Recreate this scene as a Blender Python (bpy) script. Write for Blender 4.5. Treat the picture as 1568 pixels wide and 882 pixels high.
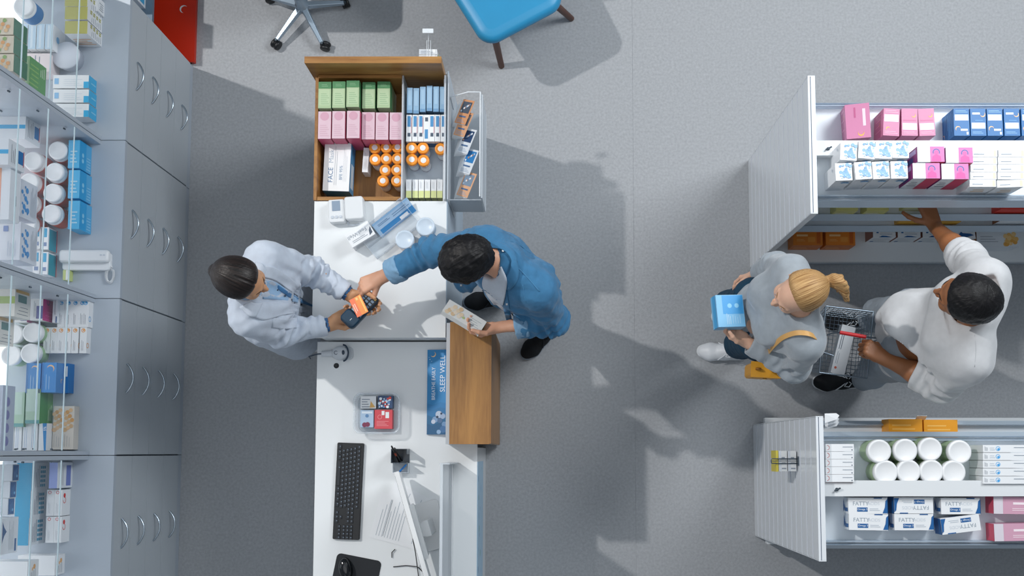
import bpy, math, random
import numpy as np
from math import sin, cos, pi, radians, sqrt, atan2, tan
from mathutils import Vector, Matrix, Euler

for o in list(bpy.data.objects): bpy.data.objects.remove(o)
SC = bpy.context.scene
COL = SC.collection
random.seed(7)

# ------------------------------------------------------------------ camera
CAM_H = 5.6; FPX = 1620.0; TILT = radians(5); NADIR = (833.0, 692.0)
CX = NADIR[0]; CY = NADIR[1] - FPX*tan(TILT)
cam_d = bpy.data.cameras.new('camera'); cam = bpy.data.objects.new('camera', cam_d); COL.objects.link(cam)
cam.location = (0, 0, CAM_H); cam.rotation_euler = (TILT, 0, 0)
cam_d.sensor_fit = 'HORIZONTAL'; cam_d.sensor_width = 36.0
cam_d.lens = 36.0*FPX/1568
cam_d.shift_x = (784-CX)/1568; cam_d.shift_y = (CY-441)/1568
cam_d.clip_end = 50
SC.camera = cam

def P(u, v, z):
    """pixel of the 1568x882 frame -> point on the plane of height z"""
    x = (u-CX)/FPX; y = (CY-v)/FPX
    dy = y*cos(TILT)+sin(TILT); dz = y*sin(TILT)-cos(TILT)
    k = (z-CAM_H)/dz
    return Vector((x*k, dy*k, z))

# ------------------------------------------------------------------ light and exposure
SC.view_settings.view_transform = 'Standard'; SC.view_settings.look = 'None'
SC.view_settings.gamma = 1.0; SC.view_settings.use_curve_mapping = False
SC.view_settings.exposure = 0.0
world = bpy.data.worlds.new('world'); SC.world = world; world.use_nodes = True
bg = world.node_tree.nodes['Background']
bg.inputs[0].default_value = (0.76, 0.88, 1.0, 1); bg.inputs[1].default_value = 0.205

def aim(o, target):
    d = Vector(target)-o.location
    o.rotation_euler = d.to_track_quat('-Z', 'Y').to_euler()

def area(name, loc, target, sx, sy, watts, col):
    l = bpy.data.lights.new(name, 'AREA'); l.shape = 'RECTANGLE'; l.size = sx; l.size_y = sy
    l.energy = watts; l.color = col
    o = bpy.data.objects.new(name, l); COL.objects.link(o); o.location = loc; aim(o, target); return o

key_d = bpy.data.lights.new('key_spot', 'SPOT'); key_d.energy = 1430; key_d.color = (1.0, 0.965, 0.93)
key_d.shadow_soft_size = 0.10; key_d.spot_size = radians(60); key_d.spot_blend = 0.5
key = bpy.data.objects.new('key_spot', key_d); COL.objects.link(key)
key.location = (-5.4, 3.4, 7.3); aim(key, (0.5, 0.9, 0.6))
area('soft_box', (3.0, 2.9, 4.3), (0.9, 1.6, 0.0), 1.7, 1.7, 150, (0.95, 0.98, 1.0))
area('overhead_fill', (0.6, 2.2, 7.2), (0.4, 1.2, 0), 4.5, 3.5, 45, (0.90, 0.96, 1.0))  # unseen area fill, added overhead to soften the shadows

area('overhead_fill_near', (-1.2, -0.9, 7.0), (-0.9, -0.2, 0), 4.0, 3.0, 48, (0.97, 0.98, 1.0))  # second added fill, brightens the dark lower-left aisle

# ------------------------------------------------------------------ materials
def lin(h):
    h = h.lstrip('#'); r = [int(h[i:i+2], 16)/255 for i in (0, 2, 4)]
    return tuple((c/12.92 if c <= 0.04045 else ((c+0.055)/1.055)**2.4) for c in r)+(1.0,)
MATS = {}
def mat(name, hexc, rough=0.5, metal=0.0, noise=0.0, nscale=30.0, bump=0.0, bscale=200.0, alpha=None,
        trans=0.0, emit=0.0, spec=0.5, coat=0.0, sheen=0.0, stretch=None, sss=0.0):
    if name in MATS: return MATS[name]
    m = bpy.data.materials.new(name); m.use_nodes = True
    nt = m.node_tree; b = nt.nodes['Principled BSDF']
    c = lin(hexc); b.inputs['Base Color'].default_value = c
    b.inputs['Roughness'].default_value = rough; b.inputs['Metallic'].default_value = metal
    b.inputs['Specular IOR Level'].default_value = spec
    b.inputs['Coat Weight'].default_value = coat
    b.inputs['Sheen Weight'].default_value = sheen
    if sss:
        b.inputs['Subsurface Weight'].default_value = sss
        b.inputs['Subsurface Radius'].default_value = (0.010, 0.004, 0.002)
    if alpha is not None: b.inputs['Alpha'].default_value = alpha
    if trans: b.inputs['Transmission Weight'].default_value = trans
    if emit:
        b.inputs['Emission Color'].default_value = c; b.inputs['Emission Strength'].default_value = emit
    if noise or bump:
        tc = nt.nodes.new('ShaderNodeTexCoord'); mp = nt.nodes.new('ShaderNodeMapping')
        nt.links.new(tc.outputs['Object'], mp.inputs['Vector'])
        if stretch: mp.inputs['Scale'].default_value = stretch
    if noise:
        n = nt.nodes.new('ShaderNodeTexNoise'); n.inputs['Scale'].default_value = nscale; n.inputs['Detail'].default_value = 4
        nt.links.new(mp.outputs[0], n.inputs['Vector'])
        r = nt.nodes.new('ShaderNodeMapRange'); r.inputs['To Min'].default_value = 1-noise; r.inputs['To Max'].default_value = 1+noise
        r.inputs['From Min'].default_value = 0.25; r.inputs['From Max'].default_value = 0.75
        nt.links.new(n.outputs['Fac'], r.inputs['Value'])
        mx = nt.nodes.new('ShaderNodeVectorMath'); mx.operation = 'SCALE'; mx.inputs[0].default_value = c[:3]
        nt.links.new(r.outputs[0], mx.inputs['Scale']); nt.links.new(mx.outputs[0], b.inputs['Base Color'])
    if bump:
        n2 = nt.nodes.new('ShaderNodeTexNoise'); n2.inputs['Scale'].default_value = bscale; n2.inputs['Detail'].default_value = 3
        nt.links.new(mp.outputs[0], n2.inputs['Vector'])
        bp = nt.nodes.new('ShaderNodeBump'); bp.inputs['Strength'].default_value = bump; bp.inputs['Distance'].default_value = 0.002
        nt.links.new(n2.outputs['Fac'], bp.inputs['Height']); nt.links.new(bp.outputs[0], b.inputs['Normal'])
    MATS[name] = m; return m

def wood(name, ha, hb, axis, rough=0.4):
    """oak grain running along the given object axis"""
    m = bpy.data.materials.new(name); m.use_nodes = True; nt = m.node_tree; b = nt.nodes['Principled BSDF']
    b.inputs['Roughness'].default_value = rough
    tc = nt.nodes.new('ShaderNodeTexCoord'); mp = nt.nodes.new('ShaderNodeMapping')
    sc = [14.0, 14.0, 14.0]; sc[axis] = 1.3; mp.inputs['Scale'].default_value = sc
    nt.links.new(tc.outputs['Object'], mp.inputs['Vector'])
    n = nt.nodes.new('ShaderNodeTexNoise'); n.inputs['Scale'].default_value = 1.0; n.inputs['Detail'].default_value = 6
    n.inputs['Distortion'].default_value = 1.2
    n2 = nt.nodes.new('ShaderNodeTexNoise'); n2.inputs['Scale'].default_value = 9.0; n2.inputs['Detail'].default_value = 3
    nt.links.new(mp.outputs[0], n.inputs['Vector']); nt.links.new(mp.outputs[0], n2.inputs['Vector'])
    ma = nt.nodes.new('ShaderNodeMath'); ma.operation = 'MULTIPLY_ADD'; ma.inputs[1].default_value = 0.35
    nt.links.new(n2.outputs['Fac'], ma.inputs[0]); nt.links.new(n.outputs['Fac'], ma.inputs[2])
    cr = nt.nodes.new('ShaderNodeValToRGB'); cr.color_ramp.elements[0].position = 0.45; cr.color_ramp.elements[1].position = 0.85
    cr.color_ramp.elements[0].color = lin(ha); cr.color_ramp.elements[1].color = lin(hb)
    nt.links.new(ma.outputs[0], cr.inputs[0]); nt.links.new(cr.outputs[0], b.inputs['Base Color'])
    MATS[name] = m; return m

W = mat('white_laminate', '#dfe3e6', 0.35)
WB = mat('white_board', '#e6eaec', 0.30)
GREYL = mat('grey_laminate', '#b4bec9', 0.45)
GREYD = mat('drawer_front', '#bac2c9', 0.42, noise=0.03, nscale=2)
SEAM = mat('dark_seam', '#3a4047', 0.8)
CHROME = mat('brushed_chrome', '#b8c4ce', 0.25, metal=1.0)
STEEL = mat('dark_steel', '#5a6670', 0.35, metal=0.8)
WIRE = mat('wire_chrome', '#9fb0bd', 0.30, metal=0.9)
GLASS = mat('shelf_glass', '#e8f6ff', 0.03, alpha=0.035)
GLASSEDGE = mat('shelf_glass_edge', '#e2f6fd', 0.15, emit=0.0)
ACRYL = mat('clear_acrylic', '#dfe9f2', 0.08, alpha=0.28)
FROST = mat('frosted_acrylic', '#dfe7ee', 0.35, alpha=0.62)
RAIL = mat('price_rail_plastic', '#bccbd9', 0.25)
BLACK = mat('black_plastic', '#14171b', 0.45)
BLACK2 = mat('soft_black', '#1c2026', 0.7)
PAPER = mat('white_carton', '#e9ecef', 0.45)
PAPER2 = mat('pale_carton', '#dfe4ea', 0.45)
INK = mat('grey_ink', '#8c97a3', 0.6)
INKD = mat('dark_ink', '#4d5b6d', 0.6)
OAKX = wood('oak_grain_x', '#8a5c2c', '#b38449', 0)
OAKY = wood('oak_grain_y', '#7d5429', '#a97a41', 1)
OAKZ = wood('oak_grain_z', '#875a2b', '#aa7a42', 2)
def C(h, rough=0.45): return mat('print_'+h.strip('#'), h, rough)

# ------------------------------------------------------------------ mesh builder
TEXTCACHE = {}
def text_mesh(s, bold=False):
    k = (s, bold)
    if k in TEXTCACHE: return TEXTCACHE[k]
    cu = bpy.data.curves.new('txt', 'FONT'); cu.body = s; cu.size = 1.0; cu.align_x = 'CENTER'; cu.align_y = 'CENTER'
    cu.resolution_u = 3; cu.offset = 0.018 if bold else 0.0
    ob = bpy.data.objects.new('txt', cu); COL.objects.link(ob)
    dg = bpy.context.evaluated_depsgraph_get(); me = ob.evaluated_get(dg).to_mesh()
    vs = [tuple(v.co) for v in me.vertices]; fs = [tuple(p.vertices) for p in me.polygons]
    ob.evaluated_get(dg).to_mesh_clear()
    bpy.data.objects.remove(ob); bpy.data.curves.remove(cu)
    if vs:
        ys = [v[1] for v in vs]; xs = [v[0] for v in vs]
        h = max(ys)-min(ys); cx = (max(xs)+min(xs))/2; cy = (max(ys)+min(ys))/2
        vs = [((x-cx)/h, (y-cy)/h, 0) for x, y, z in vs]
    TEXTCACHE[k] = (vs, fs); return TEXTCACHE[k]

class MB:
    def __init__(s): s.v = []; s.f = []; s.m = []; s.sm = []; s.mats = []; s.M = Matrix.Identity(4)
    def mi(s, m):
        if m not in s.mats: s.mats.append(m)
        return s.mats.index(m)
    def add(s, vs, fs, m, smooth=False):
        b = len(s.v); k = s.mi(m)
        s.v += [tuple(s.M @ Vector(v)) for v in vs]
        for f in fs: s.f.append(tuple(b+i for i in f)); s.m.append(k); s.sm.append(smooth)
        return s
    def raw(s, vs, fs, m, smooth=True):
        """numpy arrays, no transform"""
        b = len(s.v); k = s.mi(m)
        s.v += [tuple(x) for x in vs.tolist()]
        for f in fs.tolist(): s.f.append(tuple(b+i for i in f)); s.m.append(k); s.sm.append(smooth)
        return s
    def box(s, lo, hi, m, top=None, bev=0.0):
        x0, y0, z0 = lo; x1, y1, z1 = hi
        vs = [(x0,y0,z0),(x1,y0,z0),(x1,y1,z0),(x0,y1,z0),(x0,y0,z1),(x1,y0,z1),(x1,y1,z1),(x0,y1,z1)]
        fs = [(0,3,2,1),(0,1,5,4),(1,2,6,5),(2,3,7,6),(3,0,4,7)]
        s.add(vs, fs, m); s.add(vs[4:], [(0,1,2,3)], top or m); return s
    def bx(s, c, d, m):
        return s.box([c[i]-d[i]/2 for i in range(3)], [c[i]+d[i]/2 for i in range(3)], m)
    def prism(s, poly, z0, z1, m, smooth=False):
        n = len(poly)
        vs = [(x,y,z0) for x,y in poly]+[(x,y,z1) for x,y in poly]
        s.add(vs, [tuple(range(n-1,-1,-1)), tuple(range(n,2*n))], m)
        s.add(vs, [(i,(i+1)%n,n+(i+1)%n,n+i) for i in range(n)], m, smooth); return s
    def rbox(s, c, w, d, z0, z1, r, m, n=6, ch=0.0):
        """rounded-corner slab, top edge chamfered by ch"""
        def ring(ins, z):
            rr = max(r-ins, 0.0005); out = []
            for (sx, sy, a0) in ((1,1,0),(-1,1,pi/2),(-1,-1,pi),(1,-1,1.5*pi)):
                for i in range(n+1):
                    a = a0+i*pi/2/n
                    out.append((c[0]+sx*(w/2-r)+rr*cos(a), c[1]+sy*(d/2-r)+rr*sin(a), z))
            return out
        rings = [ring(0, z0), ring(0, z1-ch)]
        if ch: rings += [ring(ch*0.3, z1-ch*0.3), ring(ch, z1)]
        k = len(rings[0]); vs = sum(rings, [])
        fs = [(j*k+i, j*k+(i+1)%k, (j+1)*k+(i+1)%k, (j+1)*k+i) for j in range(len(rings)-1) for i in range(k)]
        s.add(vs, fs, m, True)
        s.add(rings[0], [tuple(range(k-1,-1,-1))], m); s.add(rings[-1], [tuple(range(k))], m); return s
    def lathe(s, prof, m, c=(0,0,0), n=24, smooth=True, caps=True):
        vs = []
        for r, z in prof:
            for i in range(n): a = 2*pi*i/n; vs.append((c[0]+r*cos(a), c[1]+r*sin(a), c[2]+z))
        fs = [(j*n+i, j*n+(i+1)%n, (j+1)*n+(i+1)%n, (j+1)*n+i) for j in range(len(prof)-1) for i in range(n)]
        s.add(vs, fs, m, smooth)
        if caps:
            s.add(vs[:n], [tuple(range(n-1,-1,-1))], m); s.add(vs[-n:], [tuple(range(n))], m)
        return s
    def tube(s, pts, r, m, n=8, closed=False, r2=None):
        pts = [Vector(p) for p in pts]; N = len(pts); vs = []
        up = Vector((0,0,1)); prev = None
        for i, p in enumerate(pts):
            a = pts[(i-1) % N] if (i > 0 or closed) else p; b = pts[(i+1) % N] if (i < N-1 or closed) else p
            t = (b-a).normalized()
            if prev is None:
                x = t.cross(up)
                if x.length < 1e-3: x = t.cross(Vector((1,0,0)))
            else: x = prev-t*prev.dot(t)
            x.normalize(); prev = x; y = t.cross(x)
            rr = r if r2 is None else r+(r2-r)*i/(N-1)
            for k in range(n): q = 2*pi*k/n; vs.append(p+x*rr*cos(q)+y*rr*sin(q))
        L = N if closed else N-1
        fs = [(i*n+k, i*n+(k+1)%n, ((i+1)%N)*n+(k+1)%n, ((i+1)%N)*n+k) for i in range(L) for k in range(n)]
        s.add(vs, fs, m, True)
        if not closed: s.add(vs[:n], [tuple(range(n-1,-1,-1))], m); s.add(vs[-n:], [tuple(range(n))], m)
        return s
    def strip(s, pts, width, thick, m, side):
        """flat ribbon along pts; side = direction of its width (per call)"""
        pts = [Vector(p) for p in pts]; side = Vector(side).normalized(); vs = []; N = len(pts)
        for i, p in enumerate(pts):
            t = (pts[min(i+1,N-1)]-pts[max(i-1,0)]).normalized(); w = (side-t*side.dot(t)).normalized(); nn = t.cross(w)
            for a, b in ((-1,-1),(1,-1),(1,1),(-1,1)): vs.append(p+w*a*width/2+nn*b*thick/2)
        fs = [(i*4+k, i*4+(k+1)%4, (i+1)*4+(k+1)%4, (i+1)*4+k) for i in range(N-1) for k in range(4)]
        fs += [(3,2,1,0), tuple((N-1)*4+k for k in range(4))]
        s.add(vs, fs, m, False); return s
    def ball(s, c, r, m, n=12):
        prof = [(max(1e-4, sin(pi*i/n)), -cos(pi*i/n)) for i in range(n+1)]
        R = r if hasattr(r, '__len__') else (r, r, r)
        old = s.M; s.M = s.M @ Matrix.Translation(Vector(c)) @ Matrix.Diagonal((R[0],R[1],R[2],1)); s.lathe(prof, m, n=2*n); s.M = old; return s
    # printing on faces of a w x d x h carton (base centre at origin)
    def carton(s, w, d, h, m, top=None):
        s.W, s.D, s.H = w, d, h; s.lay = 0
        s.box((-w/2,-d/2,0), (w/2,d/2,h), m, top); return s
    def fr(s, face):
        w, d, h = s.W, s.D, s.H
        return {'top': ((-w/2,-d/2,h),(w,0,0),(0,d,0)), 'right': ((w/2,-d/2,0),(0,d,0),(0,0,h)), 'left': ((-w/2,d/2,0),(0,-d,0),(0,0,h)),
                'front': ((-w/2,-d/2,0),(w,0,0),(0,0,h)), 'back': ((w/2,d/2,0),(-w,0,0),(0,0,h))}[face]
    def _fm(s, face):
        O, U, V = [Vector(q) for q in s.fr(face)]; s.lay += 1
        u = U.normalized(); v = V.normalized(); n = u.cross(v)
        return O+n*(0.0004+0.00012*s.lay), U, V, u, v, n
    def rect(s, face, u0, v0, u1, v1, m):
        O, U, V, u, v, n = s._fm(face)
        s.add([O+U*a+V*b for a, b in ((u0,v0),(u1,v0),(u1,v1),(u0,v1))], [(0,1,2,3)], m); return s
    def poly(s, face, pts, m):
        O, U, V, u, v, n = s._fm(face)
        s.add([O+U*a+V*b for a, b in pts], [tuple(range(len(pts)))], m); return s
    def lines(s, face, u0, v0, u1, v1, k, m, vert=False, fill=0.35):
        for i in range(k):
            if vert:
                a = u0+(u1-u0)*i/k; s.rect(face, a, v0, a+(u1-u0)/k*fill*0.7, v1-(v1-v0)*0.25*((i*7) % 3)/2, m)
            else:
                a = v0+(v1-v0)*i/k; s.rect(face, u0, a, u1-(u1-u0)*0.3*((i*7) % 3)/2, a+(v1-v0)/k*fill, m)
            s.lay -= 1
        s.lay += 1; return s
    def disc(s, face, cu, cv, r, m, r_in=0.0, a0=0, a1=2*pi, n=20):
        O, U, V, u, v, nn = s._fm(face); c = O+U*cu+V*cv
        A = [a0+(a1-a0)*i/n for i in range(n+1)]
        if r_in <= 0: s.add([c+u*r*cos(a)+v*r*sin(a) for a in A], [tuple(range(n if a1-a0 > 6.28 else n+1))], m)
        else:
            vs = [c+u*r*cos(a)+v*r*sin(a) for a in A]+[c+u*r_in*cos(a)+v*r_in*sin(a) for a in A]
            s.add(vs, [(n+1+i, i, i+1, n+2+i) for i in range(n)], m)
        return s
    def moon(s, face, cu, cv, r, m, rot=0, n=12):
        O, U, V, u, v, nn = s._fm(face); c = O+U*cu+V*cv; vs = []
        ra = radians(rot)
        for i in range(n+1):
            a = radians(-115+230*i/n); t = 0.38*r*cos(a*90/115)
            for q in (r, r-max(t, 0.0)-0.0002):
                vs.append(c+(u*cos(ra)+v*sin(ra))*q*cos(a)+(v*cos(ra)-u*sin(ra))*q*sin(a))
        s.add(vs, [(2*i, 2*i+2, 2*i+3, 2*i+1) for i in range(n)], m); return s
    def text(s, face, txt, cu, cv, size, m, rot=0, bold=False, sx=1.0):
        O, U, V, u, v, n = s._fm(face); c = O+U*cu+V*cv; ra = radians(rot)
        e1 = u*cos(ra)+v*sin(ra); e2 = v*cos(ra)-u*sin(ra)
        vs, fs = text_mesh(txt, bold)
        s.add([c+e1*x*size*sx+e2*y*size for x, y, z in vs], fs, m); return s
    def mesh(s, name):
        me = bpy.data.meshes.new(name); me.from_pydata(s.v, [], s.f)
        for m in s.mats: me.materials.append(m)
        me.polygons.foreach_set('material_index', s.m); me.polygons.foreach_set('use_smooth', s.sm)
        me.update(); return me
    def build(s, name, parent=None, loc=None, rot=None, bevel=0.0, seg=2):
        o = bpy.data.objects.new(name, s.mesh(name)); COL.objects.link(o)
        if parent: o.parent = parent
        if loc is not None: o.location = loc
        if rot is not None: o.rotation_euler = rot
        if bevel:
            b = o.modifiers.new('bevel', 'BEVEL'); b.width = bevel; b.segments = seg; b.limit_method = 'ANGLE'; b.angle_limit = radians(40)
            b.harden_normals = False
        return o

def tag(o, label=None, cat=None, group=None, kind=None):
    if label: o['label'] = label
    if cat: o['category'] = cat
    if group: o['group'] = group
    if kind: o['kind'] = kind
    return o
def thing(name, label, cat, loc=(0,0,0), rotz=0.0, group=None):
    o = bpy.data.objects.new(name, None); COL.objects.link(o); o.empty_display_size = 0.05
    o.location = loc; o.rotation_euler = (0, 0, rotz); return tag(o, label, cat, group)
def dup(root, loc, rot, label=None, group=None):
    r = root.copy(); COL.objects.link(r); r.location = loc; r.rotation_euler = rot
    if label: r['label'] = label
    if group: r['group'] = group
    for ch in list(root.children):
        c = ch.copy(); COL.objects.link(c); c.parent = r
        for g in ch.children:
            d = g.copy(); COL.objects.link(d); d.parent = c
    return r
ORD = ['first','second','third','fourth','fifth','sixth','seventh','eighth','ninth','tenth']

# ------------------------------------------------------------------ floor
def carpet():
    m = bpy.data.materials.new('grey_carpet'); m.use_nodes = True; nt = m.node_tree; b = nt.nodes['Principled BSDF']
    b.inputs['Roughness'].default_value = 0.95; b.inputs['Specular IOR Level'].default_value = 0.1
    tc = nt.nodes.new('ShaderNodeTexCoord')
    n1 = nt.nodes.new('ShaderNodeTexNoise'); n1.inputs['Scale'].default_value = 330; n1.inputs['Detail'].default_value = 2
    n2 = nt.nodes.new('ShaderNodeTexNoise'); n2.inputs['Scale'].default_value = 75; n2.inputs['Detail'].default_value = 3
    for n in (n1, n2): nt.links.new(tc.outputs['Object'], n.inputs['Vector'])
    ad = nt.nodes.new('ShaderNodeMath'); ad.operation = 'ADD'
    nt.links.new(n1.outputs['Fac'], ad.inputs[0]); nt.links.new(n2.outputs['Fac'], ad.inputs[1])
    cr = nt.nodes.new('ShaderNodeValToRGB'); e = cr.color_ramp.elements
    e[0].position = 0.30; e[1].position = 0.72; e[0].color = lin('#989b9f'); e[1].color = lin('#b6b9bd')
    hf = nt.nodes.new('ShaderNodeMath'); hf.operation = 'MULTIPLY'; hf.inputs[1].default_value = 0.5
    nt.links.new(ad.outputs[0], hf.inputs[0]); nt.links.new(hf.outputs[0], cr.inputs[0])
    nt.links.new(cr.outputs[0], b.inputs['Base Color'])
    bp = nt.nodes.new('ShaderNodeBump'); bp.inputs['Strength'].default_value = 0.5; bp.inputs['Distance'].default_value = 0.003
    nt.links.new(n1.outputs['Fac'], bp.inputs['Height']); nt.links.new(bp.outputs[0], b.inputs['Normal'])
    return m
mb = MB(); mb.box((-3.2,-1.9,-0.05), (0.4815,3.6,0), carpet()); mb.box((0.4825,-1.9,-0.05), (4.2,3.6,0), MATS.get('x') or mb.mats[0])
mb.box((0.4815,-1.9,-0.05), (0.4825,3.6,-0.001), mat('carpet_seam','#85898e',0.95))
floor = mb.build('floor'); tag(floor, kind='structure')
wl_ = MB().box((-2.50,-1.9,0), (-2.405,2.10,2.40), W).build('wall_left'); tag(wl_, kind='structure')
# ================================================================== left wall: cabinets and glass shelf units
CABX = -1.905; SHX = -2.012; BACKX = -2.40
YB = [2.09, 1.410, 0.685, -0.015, -0.715]
where = ['at the top beside the red display stand', 'behind the beige wall phone on its worktop', 'directly behind the pharmacist, third along the wall', 'at the bottom corner of the photo']
CABLAB = ['grey four drawer cabinet at far end of the row, beside the red stand',
          'grey four drawer cabinet whose worktop carries the white telephone',
          'grey four drawer cabinet under the blue crescent moon cartons',
          'grey four drawer cabinet nearest the bottom edge of the photo']
def handle_pts():
    return [(0.004 if k in (0, 10) else 0.0, (-0.062+0.124*k/10), 0) for k in range(11)]
def make_cabinet(i):
    y1, y0 = YB[i], YB[i+1]; w = y1-y0
    t = thing('drawer_cabinet', CABLAB[i], 'cabinet', (CABX, (y0+y1)/2, 0), 0, 'drawer cabinets along the left wall')
    hw = w/2-0.0015
    MB().box((BACKX-CABX, -hw, 0.0), (-0.02, hw, 0.875), GREYL).box((BACKX-CABX, -hw, 0.875), (0.004, hw, 0.90), GREYL).build('carcass', t, bevel=0.0015)
    MB().box((-0.02, -hw, 0.0), (-0.006, hw, 0.055), GREYL).build('plinth', t)
    zs = [0.060, 0.277, 0.485, 0.683, 0.873]
    for k in range(4):
        d = MB().box((-0.02, -hw+0.002, zs[k]+0.0015), (0.0, hw-0.002, zs[k+1]-0.0015), GREYD).build('drawer', t, bevel=0.0012)
        h = MB(); zc = (zs[k]+zs[k+1])/2+0.01
        pts = [(0.002+0.030*sin(pi*q/14)**0.8, -0.066+0.132*q/14, zc) for q in range(15)]
        h.tube(pts, 0.0045, CHROME, 8)
        h.build('handle', d)
    return t
cabs = [make_cabinet(i) for i in range(4)]

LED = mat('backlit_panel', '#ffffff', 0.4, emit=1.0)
SHZ = [1.17, 1.41, 1.645, 1.88]
ULAB = ['glass fronted shelf unit at far end, holding olive and white cartons',
        'glass shelf unit holding white lidded jars with red labels',
        'glass shelf unit holding blue moon cartons and green cartons',
        'glass shelf unit at bottom corner holding cyan and white cartons']
for i in range(4):
    y1, y0 = YB[i], YB[i+1]
    t = thing('shelf_unit', ULAB[i], 'shelf unit', (SHX, (y0+y1)/2, 0.90), 0, 'glass shelf units along the left wall')
    hw = (y1-y0)/2; top = 2.02-0.9
    for s in (1, -1):
        a, b = sorted((s*(hw-0.0015), s*(hw-0.019)))
        MB().box((BACKX-SHX+0.01, a, 0), (0, b, top), GREYL).build('side_panel', t, bevel=0.001)
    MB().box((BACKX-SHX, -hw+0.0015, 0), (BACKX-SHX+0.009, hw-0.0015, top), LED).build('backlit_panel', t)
    MB().box((BACKX-SHX+0.01, -hw+0.02, top-0.02), (0, hw-0.02, top), GREYL).build('top_panel', t)
    for z in SHZ[:3]:
        g = MB().box((BACKX-SHX+0.012, -hw+0.021, z-0.9-0.008), (-0.0025, hw-0.021, z-0.9), GLASS)
        sh = g.build('glass_shelf', t)
        MB().box((-0.0025, -hw+0.021, z-0.9-0.008), (0.0, hw-0.021, z-0.9), GLASSEDGE).build('polished_edge', sh)
        for s in (1, -1):
            for x in (-0.05, -0.20):
                MB().lathe([(0.004,0),(0.004,0.012)], STEEL, (x, s*(hw-0.026), z-0.9-0.021), 8).build('shelf_pin', sh)

# display stand beyond the cabinets: red base deck, grey shelf
RED = mat('red_laminate', '#d02a08', 0.4)
t = thing('display_stand', 'low stand with bright red base deck beyond the drawer cabinets', 'display stand', (-2.15, 2.45, 0))
MB().box((-0.25,-0.345,0), (0.255,0.34,0.03), RED).box((-0.25,-0.345,0),(0.24,0.34,0.02),GREYL).build('base_deck', t, bevel=0.002)
MB().box((-0.25,-0.30,0.30), (0.132,0.34,0.325), mat('slate_shelf','#5d7386',0.45)).build('shelf', t, bevel=0.002)
MB().box((-0.25,-0.345,0.03), (-0.23,0.34,0.75), GREYL).build('back_panel', t)
MB().box((-0.228,-0.30,0.031), (-0.20,-0.27,0.299), GREYL).build('bracket', t)
mb = MB(); mb.M = Matrix.Translation((0.20, 0.0, 0.032)); mb.W, mb.D, mb.H, mb.lay = 0.1, 0.1, 0.0, 0
mb.moon('top', 0.4, 0.0, 0.022, W, 150); mb.build('printed_mark', t)

# ================================================================== checkout counter
DX0, DX1 = -1.037, -0.440
t = thing('checkout_counter', 'white checkout counter with raised deck, lower desk and customer front', 'counter', (0, 0, 0))
MB().box((DX0, 0.509, 0.872), (DX1, 1.129, 0.90), WB).build('raised_deck', t, bevel=0.0015)
mb = MB().box((DX0+0.03, 0.513, 0), (DX1, 0.55, 0.871), W).box((DX1-0.02, 0.551, 0), (DX1, 1.735, 0.871), W)
mb.box((DX0+0.03, 1.10, 0), (DX1-0.021, 1.129, 0.70), W)
mb.build('carcass', t)
MB().box((DX1-0.0005, 0.575, 0.0), (DX1+0.004, 1.735, 0.895), mat('front_panel_blue','#b9cad9',0.4)).build('front_panel', t)
MB().box((-1.044, -1.30, 0.722), (-0.305, 0.505, 0.75), WB).build('desk_top', t, bevel=0.0015)
MB().box((-1.02, -1.28, 0), (-0.99, 0.48, 0.721), W).box((-0.335,-1.28,0),(-0.307,0.02,0.721), W).build('desk_panel', t)
MB().box((-0.436, 0.034, 0.7505), (-0.4165, 0.575, 0.90), mat('ledge_side','#c3cad2',0.4)).build('ledge_panel', t, bevel=0.001)
led = MB().box((-0.4155, 0.034, 0.905), (-0.240, 0.573, 0.95), OAKY).box((-0.262, 0.036, 0.02), (-0.232, 0.571, 0.9495), OAKY).box((-0.4150, 0.04, 0.02),(-0.265,0.06,0.904),OAKZ)
led.build('wooden_bag_ledge', t, bevel=0.004)
# wooden screen at the far end
MB().box((-1.055, 1.705, 0.0), (-0.452, 1.735, 1.075), OAKX).build('wooden_screen', t, bevel=0.0015)
pl = MB().box((-0.3065, -1.28, 0.30), (-0.303, -0.045, 0.735), mat('pale_blue_poster','#a8cbe4',0.35)).build('blue_poster', t)
mb = MB()
for k in range(26):
    y = -0.08-0.045*k+0.01*sin(k*3); z = 0.42+0.26*abs(sin(k*1.7)); r = 0.006+0.008*abs(sin(k*2.3))
    mb.add([(-0.3027, y+r*cos(2*pi*q/9)*1.3, z+r*sin(2*pi*q/9)) for q in range(9)], [tuple(range(9))], C(['#4f9a78','#3c7fb0','#7fb0d6'][k % 3]))
mb.build('printed_motif', pl)
# tray: deep wooden half and pale half
t = thing('display_tray', 'oak display tray sunk into far end of the checkout counter', 'tray', (0, 0, 0))
MB().box((-1.037, 1.131, 0.70), (-0.645, 1.703, 0.715), OAKY).box((-1.037,1.131,0.716),(-0.895,1.703,0.745),OAKY).build('tray_floor', t)
mb = MB().box((-1.040,1.131,0.70), (-1.026,1.703,0.912), OAKZ).box((-1.025,1.131,0.70),(-0.645,1.147,0.908), OAKX).box((-1.025,1.690,0.716),(-0.645,1.703,0.93), OAKX)
mb.build('tray_rim', t, bevel=0.001)
MB().box((-0.643,1.131,0.745), (-0.444,1.703,0.76), mat('pale_tray','#cfdbe6',0.35)).build('pale_tray', t)
MB().box((-0.644,1.131,0.7605), (-0.637,1.703,0.925), FROST).build('divider', t)
MB().box((-0.452,1.131,0.7605), (-0.4445,1.703,0.93), FROST).build('acrylic_side', t)

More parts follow.
